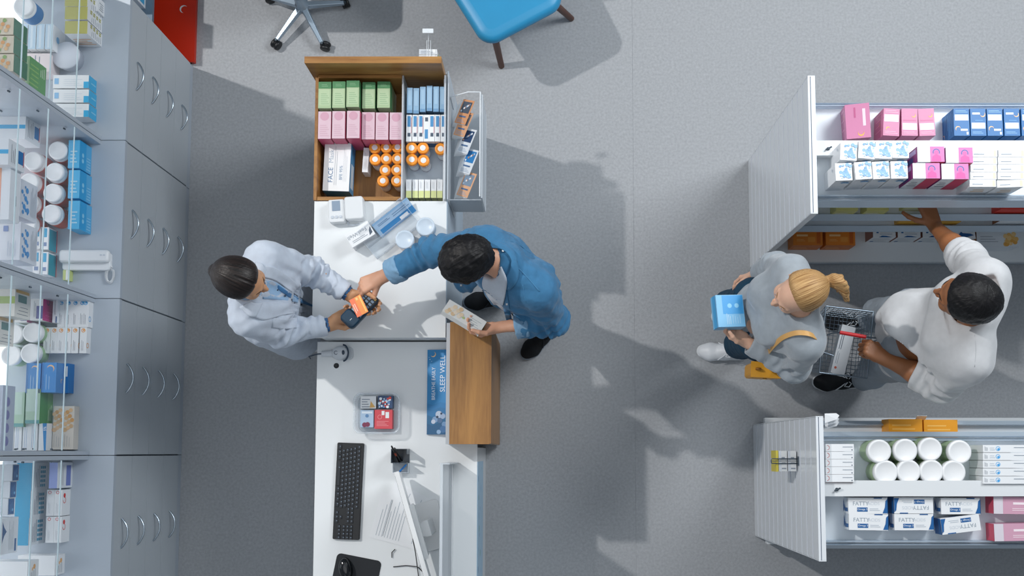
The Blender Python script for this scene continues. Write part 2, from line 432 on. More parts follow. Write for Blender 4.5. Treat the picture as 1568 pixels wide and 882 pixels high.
# ================================================================== gondola shelves
def gondola(label, y0, y1, x0, x1, tops, low, base, zt):
    t = thing('gondola_shelf', label, 'shop shelf', (x0, (y0+y1)/2, 0))
    hy = (y1-y0)/2; Lx = x1-x0
    mb = MB(); n = 14; pitch = 1.298/n
    for k in range(n):
        mb.box((0.004, -hy+0.0045, k*pitch+0.007 if k else 0.001), (0.013, hy-0.0045, (k+1)*pitch-(0.007 if k < n-1 else 0)), PANEL)
    mb.box((0.0125, -hy+0.0045, 0.002), (0.016, hy-0.0045, 1.292), PANELG).box((0.0165, -hy+0.0045, 0.001), (0.034, hy-0.0045, 1.298), PANEL)
    for s in (1, -1): a, b = sorted((s*(hy-0.004), s*hy)); mb.box((0.004, a, 0.001), (0.034, b, 1.298), PANEL)
    mb.build('slat_end_panel', t, bevel=0.002)
    MB().box((0.036, -0.02, 0), (Lx, 0.02, 1.215), W).build('spine_panel', t)
    MB().box((0.036, -0.034, 1.216), (Lx, 0.030, 1.25), W).build('top_beam', t, bevel=0.002)
    MB().lathe([(0.007,0),(0.007,0.004),(0.0035,0.004),(0.0035,0.012)], STEEL, (0.095, -0.006, 1.2505), 12).tube([(0.083,-0.012,1.258),(0.108,0.0,1.262)],0.0035,STEEL).build('beam_bolt', t)
    MB().box((0.036, -hy-base, 0.105), (Lx, hy+base, 0.15), W).build('base_deck', t, bevel=0.003)
    MB().box((0.036, -hy+0.02, 0.0), (Lx, hy-0.02, 0.104), GREYL).build('plinth', t)
    for z0_ in (1.02, 0.76, 0.51):
        for s in (1, -1):
            z = zt[0 if s < 0 else 1] if z0_ > 1 else z0_
            dep = (tops[0] if s < 0 else tops[1]) if z > 1 else low
            a, b = sorted((s*0.022, s*dep))
            sh = MB().box((0.036, a, z-0.02), (Lx, b, z), SHELFW).build('shelf', t)
            a2, b2 = sorted((s*(dep+0.001), s*(dep+0.016)))
            tilt = MB()
            y_a, y_b = s*(dep+0.001), s*(dep+0.024)
            pr = [(0.036, y_a, z-0.035), (0.036, y_a, z+0.022), (0.036, y_a+s*0.004, z+0.028), (0.036, y_b, z-0.026), (0.036, y_b-s*0.003, z-0.035)]
            N = len(pr); vs = pr+[(Lx, p[1], p[2]) for p in pr]
            fs = [tuple(range(N)), tuple(range(2*N-1, N-1, -1))]+[(i, (i+1)%N, N+(i+1)%N, N+i) for i in range(N)]
            if s > 0: fs = [f[::-1] for f in fs]
            tilt.add(vs, fs, RAIL)
            tilt.build('price_rail', sh)
            if z > 1: MB().box((0.036, s*(dep-0.012)-0.002, z+0.0005), (Lx, s*(dep-0.012)+0.002, z+0.045), FROSTB).build('front_lip', sh)
    return t
PANEL = mat('slat_panel_white', '#e4e9ee', 0.16, coat=0.3)
PANELG = mat('slat_groove', '#7c93b4', 0.5)
SHELFW = mat('shelf_white', '#dde4ea', 0.35)
FROSTB = mat('frosted_lip', '#c5d6e6', 0.3, alpha=0.55)
g1 = gondola('white slat ended gondola shelf the reaching man takes goods from', 0.981, 1.567, 1.098, 3.4, (0.213, 0.235), 0.175, -0.006, (1.19, 1.08))
g2 = gondola('white slat ended gondola shelf with white jars, below the shoppers', -0.438, 0.145, 1.100, 3.4, (0.232, 0.208), 0.265, 0.030, (1.15, 1.12))
# ================================================================== chairs
AL = mat('chair_alloy', '#9fb0bf', 0.35, metal=0.6)
oc = thing('office_chair', 'office chair with grey five star base and black castors', 'chair', (-1.300, 2.395, 0), 0)
ends = [(-1.446,2.214),(-1.198,2.196),(-1.078,2.425),(-1.262,2.66),(-1.505,2.462)]
for i, (x, y) in enumerate(ends):
    dx, dy = x+1.300, y-2.395; L = sqrt(dx*dx+dy*dy); a = atan2(dy, dx)
    b = MB(); b.M = Matrix.Rotation(a, 4, 'Z')
    n = 6; vs = []
    for k in range(n+1):
        t_ = k/n; X = 0.03+(L-0.035)*t_; w_ = 0.020-0.008*t_; zt = 0.108-0.040*t_; zb = zt-0.028+0.010*t_
        vs += [(X,-w_,zb),(X,w_,zb),(X,w_*0.7,zt),(X,-w_*0.7,zt)]
    fs = [(4*k+j,4*k+(j+1)%4,4*k+4+(j+1)%4,4*k+4+j) for k in range(n) for j in range(4)]+[(3,2,1,0),(4*n,4*n+1,4*n+2,4*n+3)]
    b.add(vs, fs, AL); b.build('base_leg', oc, bevel=0.003)
    c = MB(); c.M = Matrix.Translation((dx, dy, 0.0)) @ Matrix.Rotation(a+0.9*i, 4, 'Z')
    for s in (-1, 1):
        c2 = Matrix.Translation((0.012, s*0.012, 0.027)) @ Matrix.Rotation(pi/2, 4, 'X'); old = c.M; c.M = old @ c2
        c.lathe([(0.004,-0.009),(0.024,-0.009),(0.027,-0.005),(0.027,0.005),(0.024,0.009),(0.004,0.009)], BLACK, n=20); c.M = old
    c.ball((0.008,0,0.034),(0.026,0.008,0.022),BLACK,8).lathe([(0.006,0.045),(0.006,0.07)],STEEL,n=8)
    c.build('castor', oc)
MB().lathe([(0.03,0.075),(0.038,0.085),(0.036,0.112),(0.028,0.118),(0.026,0.20),(0.024,0.205)], AL, n=24).lathe([(0.014,0.206),(0.014,0.42)], STEEL, n=16).build('gas_column', oc)
FAB = mat('chair_fabric', '#2b3138', 0.85)
b = MB(); b.rbox((0,0.17),0.44,0.42,0.43,0.50,0.07,FAB,ch=0.02); b.build('seat', oc)
b = MB(); b.M = Matrix.Translation((0,0.40,0.72)) @ Matrix.Rotation(radians(80),4,'X'); b.rbox((0,0),0.42,0.46,-0.025,0.03,0.08,FAB,ch=0.015); b.build('backrest', oc)
MB().tube([(0,0.30,0.42),(0,0.42,0.44),(0,0.445,0.62)],0.014,STEEL).build('back_post', oc)

TEAL = mat('blue_leatherette', '#2a90c0', 0.42, noise=0.04, nscale=6)
TEALD = mat('blue_piping', '#1d7fb0', 0.45)
WAL = mat('walnut_leg', '#5b3424', 0.4, noise=0.15, nscale=8, stretch=(8,8,1))
# local frame: front edge along x, facing -y
F0 = Vector((-0.245, 2.075, 0)); ac_rot = atan2(0.205, 0.345)
pa, pb = P(750,52,.44), P(848,0,.44)
ac_rot = atan2(pb.y-pa.y, pb.x-pa.x)
mid = (pa+pb)/2
ac = thing('armchair', 'bright blue upholstered armchair with dark wooden legs', 'chair', (mid.x, mid.y, 0), ac_rot)
hw = (pb-pa).xy.length/2+0.055
from mathutils import noise as mnoise
def seat_mesh():
    b = MB(); prof = [(0.36,0.0),(0.375,0.012),(0.40,0.025),(0.42,0.025),(0.437,0.015),(0.446,0.0),(0.450,-0.03)]
    rings = []
    for z, off in prof:
        ring = []
        for (cx_, cy_, a0, r) in ((hw-0.07,0.54,0,0.09),(-hw+0.07,0.54,pi/2,0.09),(-hw+0.09,0.045,pi,0.085),(hw-0.09,0.045,1.5*pi,0.085)):
            for i in range(9):
                a = a0+i*pi/16; ring.append((cx_+(r+off-0.02)*cos(a), cy_+(r+off-0.02)*sin(a), z))
        rings.append(ring)
    k = len(rings[0]); vs = sum(rings, [])
    fs = [(j*k+i,j*k+(i+1)%k,(j+1)*k+(i+1)%k,(j+1)*k+i) for j in range(len(rings)-1) for i in range(k)]
    b.add(vs, fs, TEAL, True); b.add(rings[-1], [tuple(range(k))], TEAL); b.add(rings[0], [tuple(range(k-1,-1,-1))], TEAL)
    return b
seat_mesh().build('seat', ac)
# wrap-around back shell
b = MB(); path = []
for k in range(25):
    a = radians(-200+220*k/24)
    path.append((0.0+(hw-0.005)*cos(a)*-1 if False else (hw-0.015)*cos(a), 0.34-0.30*sin(a) if sin(a) < 0 else 0.34-0.16*sin(a)))
sec = [(-0.02,0.37),(0.025,0.37),(0.032,0.50),(0.030,0.0),(0.0,0.0),(-0.025,0.0)]
vs = []; n = len(path)
for i, (x, y) in enumerate(path):
    t_ = i/(n-1); hgt = 0.56+0.26*sin(pi*t_)**1.2
    nx, ny = x, (y-0.34)*1.2; l = max(1e-4, sqrt(nx*nx+ny*ny)); nx, ny = nx/l, ny/l
    for o_, z in ((-0.022,0.38),(0.024,0.38),(0.032,hgt-0.05),(0.024,hgt-0.008),(0.0,hgt),(-0.020,hgt-0.010),(-0.028,hgt-0.06)): vs.append((x+nx*o_, y+ny*o_, z))
m_ = 7
fs = [(i*m_+j,i*m_+(j+1)%m_,(i+1)*m_+(j+1)%m_,(i+1)*m_+j) for i in range(n-1) for j in range(m_)]+[tuple(range(m_-1,-1,-1)),tuple((n-1)*m_+j for j in range(m_))]
b.add(vs, fs, TEAL, True); b.build('backrest', ac)
def wl(w): 
    v = Matrix.Rotation(-ac_rot,4,'Z') @ (Vector(w)-Vector((mid.x,mid.y,0))); return v
for foot, topo in ((P(768,102,0),(-hw+0.10,0.075)),(P(875,29,0),(hw-0.075,0.09)),(None,(-hw+0.09,0.50)),(None,(hw-0.09,0.50))):
    f_ = wl(foot) if foot is not None else Vector((topo[0]*1.12, topo[1]+0.06, 0))
    MB().tube([(f_.x,f_.y,0.0),(f_.x,f_.y,0.004),(topo[0],topo[1],0.37)],0.0115,WAL,14,r2=0.021).build('leg', ac)
# ================================================================== cartons, jars and other goods
def put(name, me, loc, label, cat, rz=0.0, group=None, rot=None):
    o = bpy.data.objects.new(name, me); COL.objects.link(o); o.location = loc
    o.rotation_euler = rot if rot else (0, 0, rz); return tag(o, label, cat, group)
KM = {}
def carton(key, w, d, h, base, deco=None, top=None):
    if key in KM: return KM[key]
    b = MB().carton(w, d, h, base, top)
    if deco: deco(b)
    # carton seams on the two end faces
    KM[key] = b.mesh(key); return KM[key]
def on(u, v, ztop, h):      # base point of a carton whose top-face centre shows at (u, v)
    p = P(u, v, ztop); return Vector((p.x, p.y, ztop-h))
E_ = 0.0008
pos = ['nearest the screen, leftmost', 'second from left', 'third from left', 'fourth from left', 'fifth from left', 'rightmost']

# ---- tray on the counter
def d_green(b):
    b.rect('top', 0, 0.74, 1, 1, C('#4f8a5c')).rect('top', 0.08, 0.1, 0.92, 0.72, C('#b3c9a4')).lines('top', 0.2, 0.15, 0.85, 0.6, 6, C('#93b48d'))
    b.lines('top',0.25,0.82,0.75,0.94,2,C('#7fae86'))
    b.rect('right', 0, 0.0, 1, 0.3, C('#e4efe2')).rect('right', 0, 0.7, 1, 1, C('#4f8a5c'))
    b.rect('front', 0.0, 0.0, 1, 0.55, C('#2d6f8a'))
def d_pink(b):
    b.disc('top', 0.5, 0.82, 0.020, C('#cfa0b3')).lines('top', 0.15, 0.1, 0.85, 0.55, 6, C('#cfa9b9'))
    b.rect('right', 0, 0.0, 1, 1, C('#d2557f')).rect('front', 0, 0, 1, 1, C('#cf5a80'))
for i, (u, v, z) in enumerate([(497.3,145.5,.947),(518.8,145,.947),(540.3,143.5,.965),(564.6,146,.917),(587.5,145,.917)]):
    h = 0.20; zb = 0.746 if i < 3 else 0.7155
    me = carton('green_carton', 0.0575, 0.122, 0.20, C('#a6bf96'), d_green)
    p = on(u, v, zb+h, h)
    put('green_carton', me, p+Vector((0,0,E_)), f'pale green carton with dark green band, {ORD[i]} from the left in the oak tray', 'carton', 0, 'green cartons in the oak tray')
for i, (u, v) in enumerate([(497,191),(518.5,190.5),(541,190),(564,192),(585,192.5),(606.5,192.5)]):
    h = 0.19; zb = 0.746 if i < 3 else 0.7155
    me = carton('pink_carton', 0.0575, 0.126, 0.19, C('#d9bcc8'), d_pink)
    p = on(u, v, zb+h, h)
    put('pink_carton', me, p+Vector((0,-0.002,E_)), f'pale pink carton, {ORD[i]} from the left in the row behind the medicine bottles', 'carton', 0, 'pink cartons in the oak tray')
def d_mask(b):
    b.text('top', 'FACE', 0.27, 0.33, 0.021, C('#3f6f9c'), 90).text('top', 'Mask', 0.27, 0.72, 0.021, C('#a9b9c9'), 90)
    b.text('top', 'BFE 95%', 0.66, 0.38, 0.0135, C('#6f8fb0'), 90)
    b.lines('top', 0.42, 0.12, 0.56, 0.92, 2, INK, True, 0.18); b.lines('top', 0.76, 0.2, 0.92, 0.9, 3, INK, True, 0.12)
    b.rect('front', 0, 0, 1, 1, C('#2f7fb5')).rect('right', 0, 0, 1, 1, C('#4f95c4')).disc('right', 0.85, 0.6, 0.016, C('#2d6fa0')).rect('right', 0.1, 0.2, 0.6, 0.8, C('#cfe2ef'))
me = carton('mask_carton', 0.120, 0.225, 0.105, C('#eef0f2'), d_mask)
put('face_mask_carton', me, on(516, 255.5, .852, .105)+Vector((0,0,E_)), 'large white face mask carton with blue lettering in front of pink cartons', 'carton', radians(-2))
me = carton('slim_white', 0.026, 0.115, 0.085, PAPER, lambda b: b.lines('top',0.2,0.1,0.8,0.9,3,INK,True,0.2))
put('slim_carton', me, on(560, 245, .802, .085)+Vector((0,0,E_)), 'slim white carton standing between the mask carton and the medicine bottles', 'carton', radians(-3))
# medicine bottles
CAPO = mat('orange_cap', '#f0962a', 0.4); BOTV = mat('bottle_translucent', '#d9d3dc', 0.25, alpha=0.9)
def make_bottle(loc, label, group):
    t = thing('medicine_bottle', label, 'bottle', loc, 0, group)
    MB().lathe([(0.001,0),(0.023,0),(0.0245,0.004),(0.0245,0.088),(0.021,0.097),(0.019,0.100)], BOTV, n=20).build('bottle_body', t)
    mb = MB().lathe([(0.0248,0.02),(0.0249,0.021),(0.0249,0.07),(0.0248,0.071)], PAPER, n=20, caps=False); mb.build('paper_label', t)
    c = MB(); n = 40; vs = []; 
    prof = [(0.0262,0.099),(0.0268,0.101),(0.0268,0.117),(0.0250,0.1205),(0.0175,0.1205),(0.0165,0.1195)]
    c.lathe(prof, CAPO, n=36, caps=False)
    for k in range(36):
        a = 2*pi*k/36; c.box((-0.0004,-0.0007,0.101),(0.0006,0.0007,0.117),CAPO) if False else None
    c.lathe([(0.001,0.1196),(0.0165,0.1196)], CAPO, n=36, caps=False)
    cap = c.build('cap', t)
    MB().lathe([(0.0005,0.1201),(0.0125,0.1201),(0.0130,0.1199)], PAPER, n=24, caps=False).build('round_sticker', cap)
    return t
bl = ['back row left of the oak side','back row middle of the oak side','back row right of the oak side','second row left of the oak side','second row middle of the oak side',
      'second row right of the oak side','third row left of the oak side','third row right of the oak side','front row left of the oak side','front row right of the oak side']
b0 = None
def bottle(loc, label, group, rot):
    global b0
    if b0 is None: b0 = make_bottle(loc, label, group); b0.rotation_euler = rot; return b0
    return dup(b0, loc, rot, label, group)
for i, (X, Y) in enumerate([(376,595),(430,594),(482,593),(378,650),(430,647),(482,646),(425,700),(479,699),(414,750),(479,750)]):
    p = P(450+.3289*X, 30+.3289*Y, .8365)
    bottle(Vector((p.x, p.y, .7162)), f'orange capped medicine bottle, {bl[i]}', 'orange capped bottles in the tray', (0,0,i*0.7))
bl2 = ['back left of pale tray','back middle of pale tray','alone at back right of pale tray','front left of pale tray','front middle of pale tray']
for i, (X, Y) in enumerate([(548,597),(600,597),(683,601),(549,651),(603,655)]):
    p = P(450+.3289*X, 30+.3289*Y, .881)
    bottle(Vector((p.x, p.y, .7608)), f'orange capped medicine bottle, {bl2[i]}', 'orange capped bottles in the tray', (0,0,i*0.9))
# rows in the pale tray
me = carton('steel_blue_carton', 0.0255, 0.118, 0.14, C('#8fb4d2'), lambda b: b.rect('top',0.05,0.0,0.95,0.12,C('#6f9ac0')).rect('top',0.2,0.3,0.8,0.9,C('#9fc0da')).rect('front',0,0,1,1,C('#44607c')))
for i, (a, b_, y) in enumerate([(525,553,376),(555,583,378),(586,614,371),(617,645,367),(648,676,370),(680,705,371)]):
    p = on(450+.3289*(a+b_)/2, 30+.3289*y, .902, .14)
    put('blue_grey_carton', me, p, f'slim blue grey carton, {ORD[i]} from the left under the wooden screen', 'carton', 0, 'blue grey cartons in the pale tray')
def d_wb(b):
    b.rect('top', 0.2, 0.55, 0.8, 0.95, C('#4c8fc2')).rect('top', 0.25, 0.18, 0.8, 0.32, INKD).rect('front', 0, 0.3, 1, 0.75, C('#2f5f8f')).rect('top', 0.86, 0.3, 0.93, 0.9, C('#c55a6a'))
me = carton('white_blue_carton', 0.0245, 0.124, 0.13, PAPER, d_wb)
me2 = carton('white_blue_carton_b', 0.0245, 0.124, 0.13, PAPER, lambda b: b.rect('top',0.2,0.1,0.8,0.45,C('#4c8fc2')).rect('top',0.25,0.75,0.8,0.9,INKD).rect('front',0,0.3,1,0.75,C('#2f5f8f')))
for i, (a, b_) in enumerate([(522,550),(551,577),(579,603),(605,629),(630,655),(656,682),(684,708)]):
    p = on(450+.3289*(a+b_)/2, 30+.3289*505, .892, .13)
    put('white_blue_carton', me2 if i == 3 else me, p, f'slim white carton with blue panel, {ORD[i]} from the left behind pale tray bottles', 'carton', 0, 'white and blue cartons in the pale tray')
me = carton('lime_end_carton', 0.0245, 0.085, 0.10, PAPER, lambda b: b.rect('top',0,0,1,0.38,C('#d5dc9a')).rect('front',0,0,1,1,C('#d5dc9a')).lines('top',0.3,0.5,0.7,0.9,2,INK,True,0.2))
for i, X in enumerate([535,565,593,622,651,679]):
    p = on(450+.3289*X, 30+.3289*787, .861, .10)
    put('lime_end_carton', me, p, f'slim white carton with lime end, {ORD[i]} from the left at tray front', 'carton', 0, 'lime ended cartons in the pale tray')

# peg hook with packets behind the wooden screen
t = thing('peg_hook', 'white wire peg hook with price tab behind the wooden screen', 'hook', (P(655,60,1.06).x, 1.7362, 1.03))
HK = mat('white_wire', '#dfe5ea', 0.35)
MB().box((-0.02,0,-0.02),(0.02,0.003,0.03), HK).build('hook_plate', t)
MB().tube([(0,0.003,0.0),(0,0.06,0.0),(0,0.115,0.006),(0,0.118,0.03)], 0.0016, HK).tube([(-0.006,0.003,0.01),(-0.006,0.085,0.012),(0.011,0.085,0.012),(0.011,0.003,0.01)],0.0014,HK).build('wire_prong', t)
MB().box((-0.024,0.112,0.026),(0.024,0.132,0.029), HK).build('price_tab', t)
def d_pkt(b):
    b.rect('top',0,0.1,0.45,0.9,C('#cfd6de')).lines('top',0.1,0.2,0.9,0.8,3,INK).rect('right',0.1,0.2,0.9,0.55,C('#b9c94f'))
me = carton('packet', 0.080, 0.024, 0.11, PAPER, d_pkt)
for i in range(2):
    put('hanging_packet', me, Vector((P(656,75,1.0).x, 1.752+0.027*i, 0.905)), ['white packet on the peg hook, closer to the wooden screen', 'white packet on the peg hook, farther from the wooden screen'][i], 'packet', 0, 'packets on the peg hook')

# ---- things on the raised deck
DZ = 0.9005
t = thing('pressure_monitor', 'white blood pressure monitor with grey screen beside the oak tray', 'medical device', tuple(P(531,323,.93).xy)+(DZ,), radians(4))
MB().rbox((-0.043,0), 0.074, 0.104, 0, 0.045, 0.010, W, ch=0.004).build('main_body', t)
MB().rbox((0.037,0.006), 0.084, 0.104, 0, 0.058, 0.012, W, ch=0.006).build('cuff_case', t)
MB().box((-0.062,0.0,0.045),(-0.026,0.045,0.0468), mat('lcd_grey','#8fa0b3',0.2)).build('screen', t)
for k in range(3): MB().rbox((-0.062+0.018*k,-0.028),0.012,0.012,0.045,0.048,0.003,mat('pale_button','#c3ccd6',0.4)).build('button', t)
MB().tube([(0.0,-0.046,0.02),(0.002,-0.060,0.014),(0.02,-0.062,0.008),(0.05,-0.058,0.008)],0.003,mat('pale_button','#c3ccd6',0.4)).build('hose', t)
def d_feel(b):
    b.text('top','Feel Well',0.42,0.62,0.017,INK,180); b.lines('top',0.12,0.2,0.75,0.4,2,INK); b.poly('top',[(0.80,0.1),(0.95,0.2),(0.97,0.62),(0.86,0.4)],INKD)
    b.lines('front',0.1,0.3,0.9,0.8,3,C('#c3cad2'))
me = carton('feel_well', 0.118, 0.070, 0.075, PAPER, d_feel)
put('feel_well_carton', me, on(551,358.5,.976,.075), 'white carton with grey upside down wording by the acrylic leaflet tray', 'carton', radians(32))
t = thing('leaflet_tray', 'clear acrylic tray on raised deck leaning behind two round jars', 'tray', tuple(P(596,352,.93).xy)+(DZ,), radians(39))
mb = MB().box((-0.125,-0.065,0),(0.125,0.065,0.003),ACRYL).box((-0.125,0.062,0.003),(0.125,0.065,0.10),ACRYL).box((-0.125,-0.065,0.003),(0.125,-0.062,0.030),ACRYL)
mb.box((-0.125,-0.0615,0.003),(-0.122,0.0615,0.055),ACRYL).box((0.122,-0.0615,0.003),(0.125,0.0615,0.055),ACRYL).build('tray_body', t)
MB().box((-0.121,-0.003,0.003),(0.121,0.0,0.04),ACRYL).build('divider', t)
def d_card(b):
    b.rect('top',0.08,0.02,0.99,0.45,C('#3f86be')).rect('top',0.60,0.12,0.82,0.34,PAPER).lines('top',0.10,0.66,0.42,0.82,2,C('#4a6f9a')).lines('top',0.5,0.6,0.95,0.85,2,C('#6f8fb3')).rect('top',0.0,0.9,0.98,0.99,C('#8fb8dd'))
me = carton('blue_leaflet', 0.200, 0.076, 0.004, C('#a9c6e2'), d_card)
o = put('leaflet', me, tuple(P(602,331,.955).xy)+(0.925,), 'pale and deep blue leaflet lying in the clear acrylic tray', 'leaflet', rot=(radians(32),0,radians(39)))
LIDB = mat('pale_blue_lid','#c9d8e6',0.35)
def make_jar(name, loc, label, r, h, lid, body, band, group=None, lh=0.018):
    t = thing(name, label, 'jar', loc, 0, group)
    MB().lathe([(0.001,0),(r*0.93,0),(r*0.97,0.004),(r*0.97,h-lh-0.006),(r*0.90,h-lh)], body, n=28).build('jar_body', t)
    if band: MB().lathe([(r*0.975,h*0.12),(r*0.98,h*0.13),(r*0.98,h*0.72),(r*0.975,h*0.73)], band, n=28, caps=False).build('label_band', t)
    b = MB()
    q = r*(0.90 if band is not None and lh < 0.025 else 1.0)
    b.lathe([(q*0.99,h-lh),(q,h-lh+0.001),(q,h-0.004),(q*0.96,h-0.0006),(q*0.88,h),(q*0.80,h),(q*0.78,h-0.0008),(0.0005,h-0.0008)], lid, n=32, caps=False)
    b.build('lid', t); return t
make_jar('cream_jar', tuple(P(651.5,347,.97).xy)+(DZ,), 'round jar with pale lid, closer to the blue shirted man', 0.042, 0.075, LIDB, mat('jar_blue','#7fa3c4',0.3), None)
make_jar('cream_jar', tuple(P(619.5,366.5,.97).xy)+(DZ,), 'round jar with pale lid and peach base beside the acrylic tray', 0.042, 0.070, LIDB, mat('jar_peach','#e6d3cc',0.3), None)

# ---- barcode scanner, card box, sign on the lower desk
KZ = 0.7505
t = thing('barcode_scanner', 'white barcode scanner with dark trim lying at the desk edge', 'scanner', tuple(P(520,540,.80).xy)+(KZ,), radians(2))
GUN = mat('scanner_white','#cdd3d9',0.35); TRIM = mat('scanner_trim','#2b3e52',0.4)
b = MB(); b.M = Matrix.Translation((0,0,0.03)); b.ball((0.0,0,0), (0.040,0.033,0.026), GUN, 14); b.build('head', t)
b = MB(); b.tube([(-0.035,0,0.028),(-0.055,0,0.027),(-0.085,0,0.024)],0.016,GUN,14,r2=0.0135).lathe([(0.0138,0)],GUN,caps=False); b.build('grip', t)
MB().tube([(0.013*1+0.024*cos(a),0.037*sin(a),0.032+0.008*cos(a)) for a in [radians(-88+176*k/14) for k in range(15)]],0.0042,TRIM,8).build('trim_ring', t)
b = MB(); b.M = Matrix.Translation((0.017,0.0,0.0535)); b.ball((0,0,0),(0.007,0.011,0.003),TRIM,8); b.build('scan_button', t)
MB().tube([(-0.016+0.008*cos(2*pi*k/14),0.008*sin(2*pi*k/14),0.054) for k in range(14)],0.0012,TRIM,6,True).build('emblem_ring', t)
MB().tube([(-0.085,0,0.024),(-0.105,0,0.020),(-0.13,-0.004,0.012),(-0.155,-0.006,-0.02),(-0.17,-0.006,-0.12)],0.003,TRIM,8).build('cable', t)
MB().rbox((0.012,0),0.085,0.060,0,0.006,0.02,GUN,ch=0.002).build('stand', t)
o = MB().lathe([(0.0005,0.0006),(0.010,0.0008),(0.012,0.0016),(0.0125,0.0)], BLACK, n=18, caps=False).build('cable_grommet', None, loc=tuple(P(515,560,.75).xy)+(0.7503,))
tag(o, 'small black cable grommet in the desk below the scanner', 'grommet')

cb = thing('card_box', 'clear rounded plastic box of cards on lower desk', 'box', tuple(P(578.5,633,.78).xy)+(KZ,), 0)
b = MB(); w, d = 0.186, 0.168
def ringwall(b, w, d, r, z0, z1, th, m, fl=0.0):
    def ring(ww, dd, rr, z):
        out = []
        for (sx, sy, a0) in ((1,1,0),(-1,1,pi/2),(-1,-1,pi),(1,-1,1.5*pi)):
            for i in range(7): a = a0+i*pi/12; out.append((sx*(ww/2-rr)+rr*cos(a), sy*(dd/2-rr)+rr*sin(a), z))
        return out
    R = [ring(w,d,r,z0), ring(w+fl,d+fl,r+fl/2,z1), ring(w+fl-2*th,d+fl-2*th,r-th+fl/2,z1), ring(w-2*th,d-2*th,r-th,z0)]
    k = len(R[0]); fs = [(j*k+i,j*k+(i+1)%k,((j+1)%4)*k+(i+1)%k,((j+1)%4)*k+i) for j in range(4) for i in range(k)]
    b.add(sum(R,[]), fs, m, True)
ringwall(b, w, d, 0.03, 0.003, 0.065, 0.0025, ACRYL, 0.012); b.rbox((0,0),w,d,0,0.003,0.03,ACRYL); b.build('box_body', cb)
b = MB(); ringwall(b, w+0.026, d+0.020, 0.036, 0.060, 0.064, 0.009, ACRYL); b.build('rim', cb)
def cards(label, w, d, h, u, v, z, base, deco, rz=0):
    me = carton(label[:20], w, d, h, base, deco); put('card_stack', me, tuple(P(u,v,z+h).xy)+(z,), label, 'cards', rz)
cards('white and yellow cards at back left of the clear box', 0.070, 0.056, 0.040, 564, 616, .7545, PAPER, lambda b: b.lines('top',0.08,0.1,0.6,0.9,4,INK).poly('top',[(0.6,0.05),(0.95,0.1),(0.66,0.6)],C('#e3b264')))
cards('navy and red picture cards at back right of the clear box', 0.066, 0.056, 0.044, 590, 615.5, .7545, C('#2d4a72'), lambda b: [b.disc('top',0.1+0.8*((k*37)%10)/10,0.1+0.8*((k*53)%11)/11,0.003+0.0035*((k*7)%3)/2,C(['#c8d6e6','#c5443c','#5f87b8','#e8eef4'][k%4])) for k in range(26)])
cards('pale blue cards with maroon heart, front left of the clear box', 0.060, 0.078, 0.038, 562, 641, .7545, C('#a9c3dc'), lambda b: b.disc('top',0.32,0.14,0.011,C('#7c3350')).disc('top',0.55,0.16,0.011,C('#7c3350')).disc('top',0.5,0.66,0.008,C('#5b87b3')).rect('top',0.1,0.8,0.9,0.92,C('#d9e5f0')))
cards('red cards with white panels at front right of clear box', 0.080, 0.086, 0.046, 587, 642, .7545, C('#d24a55'), lambda b: b.rect('top',0.62,0.56,0.82,0.88,PAPER).rect('top',0.40,0.72,0.56,0.94,PAPER).lines('top',0.12,0.15,0.8,0.45,4,C('#e8949a')).disc('top',0.3,0.62,0.010,C('#e8949a'),0.008))

# tent sign BREATHE EASILY / SLEEP WELL
sg = thing('counter_sign', 'blue sleep sign with white lettering and moon beside wooden ledge', 'sign', tuple(P(670.5,600,.78).xy)+(KZ,), 0)
b = MB(); hw, hl = 0.051, 0.194
vs = [(-hw,-hl,0),(hw,-hl,0),(hw,-hl,0.030),(-hw,-hl,0.012),(-hw,hl,0),(hw,hl,0),(hw,hl,0.030),(-hw,hl,0.012)]
b.add(vs, [(0,1,2,3),(7,6,5,4),(1,5,6,2),(0,3,7,4),(0,4,5,1)], C('#5a6fa0')); b.add([vs[3],vs[2],vs[6],vs[7]], [(0,1,2,3)], C('#2f86bf'))
b.build('wedge_stand', sg)
f = MB(); ang = atan2(0.018, 2*hw); f.M = Matrix.Translation((-hw,0,0.0122)) @ Matrix.Rotation(-ang,4,'Y') @ Matrix.Translation((hw*1.015,0,0))
f.W, f.D, f.H, f.lay = 2*hw*1.015, 2*hl, 0.0, 0
sky = ['#2a77ad','#27709f','#205f8e','#1d5680']
for k, (a, c_) in enumerate([(0.36,'#2b7cb4'),(0.30,'#2a74a8'),(0.22,'#256893'),(0.12,'#215c86')]): f.poly('top', [(0,0),(1,0),(1,a),(0.6,a+0.02),(0.25,a-0.015),(0,a+0.01)], C(c_))
f.build('printed_picture', sg)
g = MB(); g.M = f.M; g.W, g.D, g.H, g.lay = f.W, f.D, f.H, 8
g.moon('top', 0.27, 0.945, 0.0125, C('#f0c894'), -45); g.build('moon_mark', sg)
for tx_, fx_, fy_, sz_, wd_ in (('BREATHE EASILY', 0.29, 0.60, 0.0165, 0.86), ('SLEEP WELL', 0.70, 0.715, 0.0235, 0.95)):
    g = MB(); g.M = f.M; g.W, g.D, g.H, g.lay = f.W, f.D, f.H, 8
    g.text('top', tx_, fx_, fy_, sz_, C('#e9f1f8'), 90, False, wd_); g.build('lettering', sg)
g = MB(); g.M = f.M; g.W, g.D, g.H, g.lay = f.W, f.D, f.H, 8
for (a, c2, r) in ((0.12,0.885,0.002),(0.2,0.862,0.0014),(0.08,0.91,0.0013)): g.disc('top', a, c2, r, C('#cfe2f0'))
g.build('star_marks', sg)
k_ = MB(); k_.M = f.M; k_.W, k_.D, k_.H, k_.lay = f.W, f.D, f.H, 8
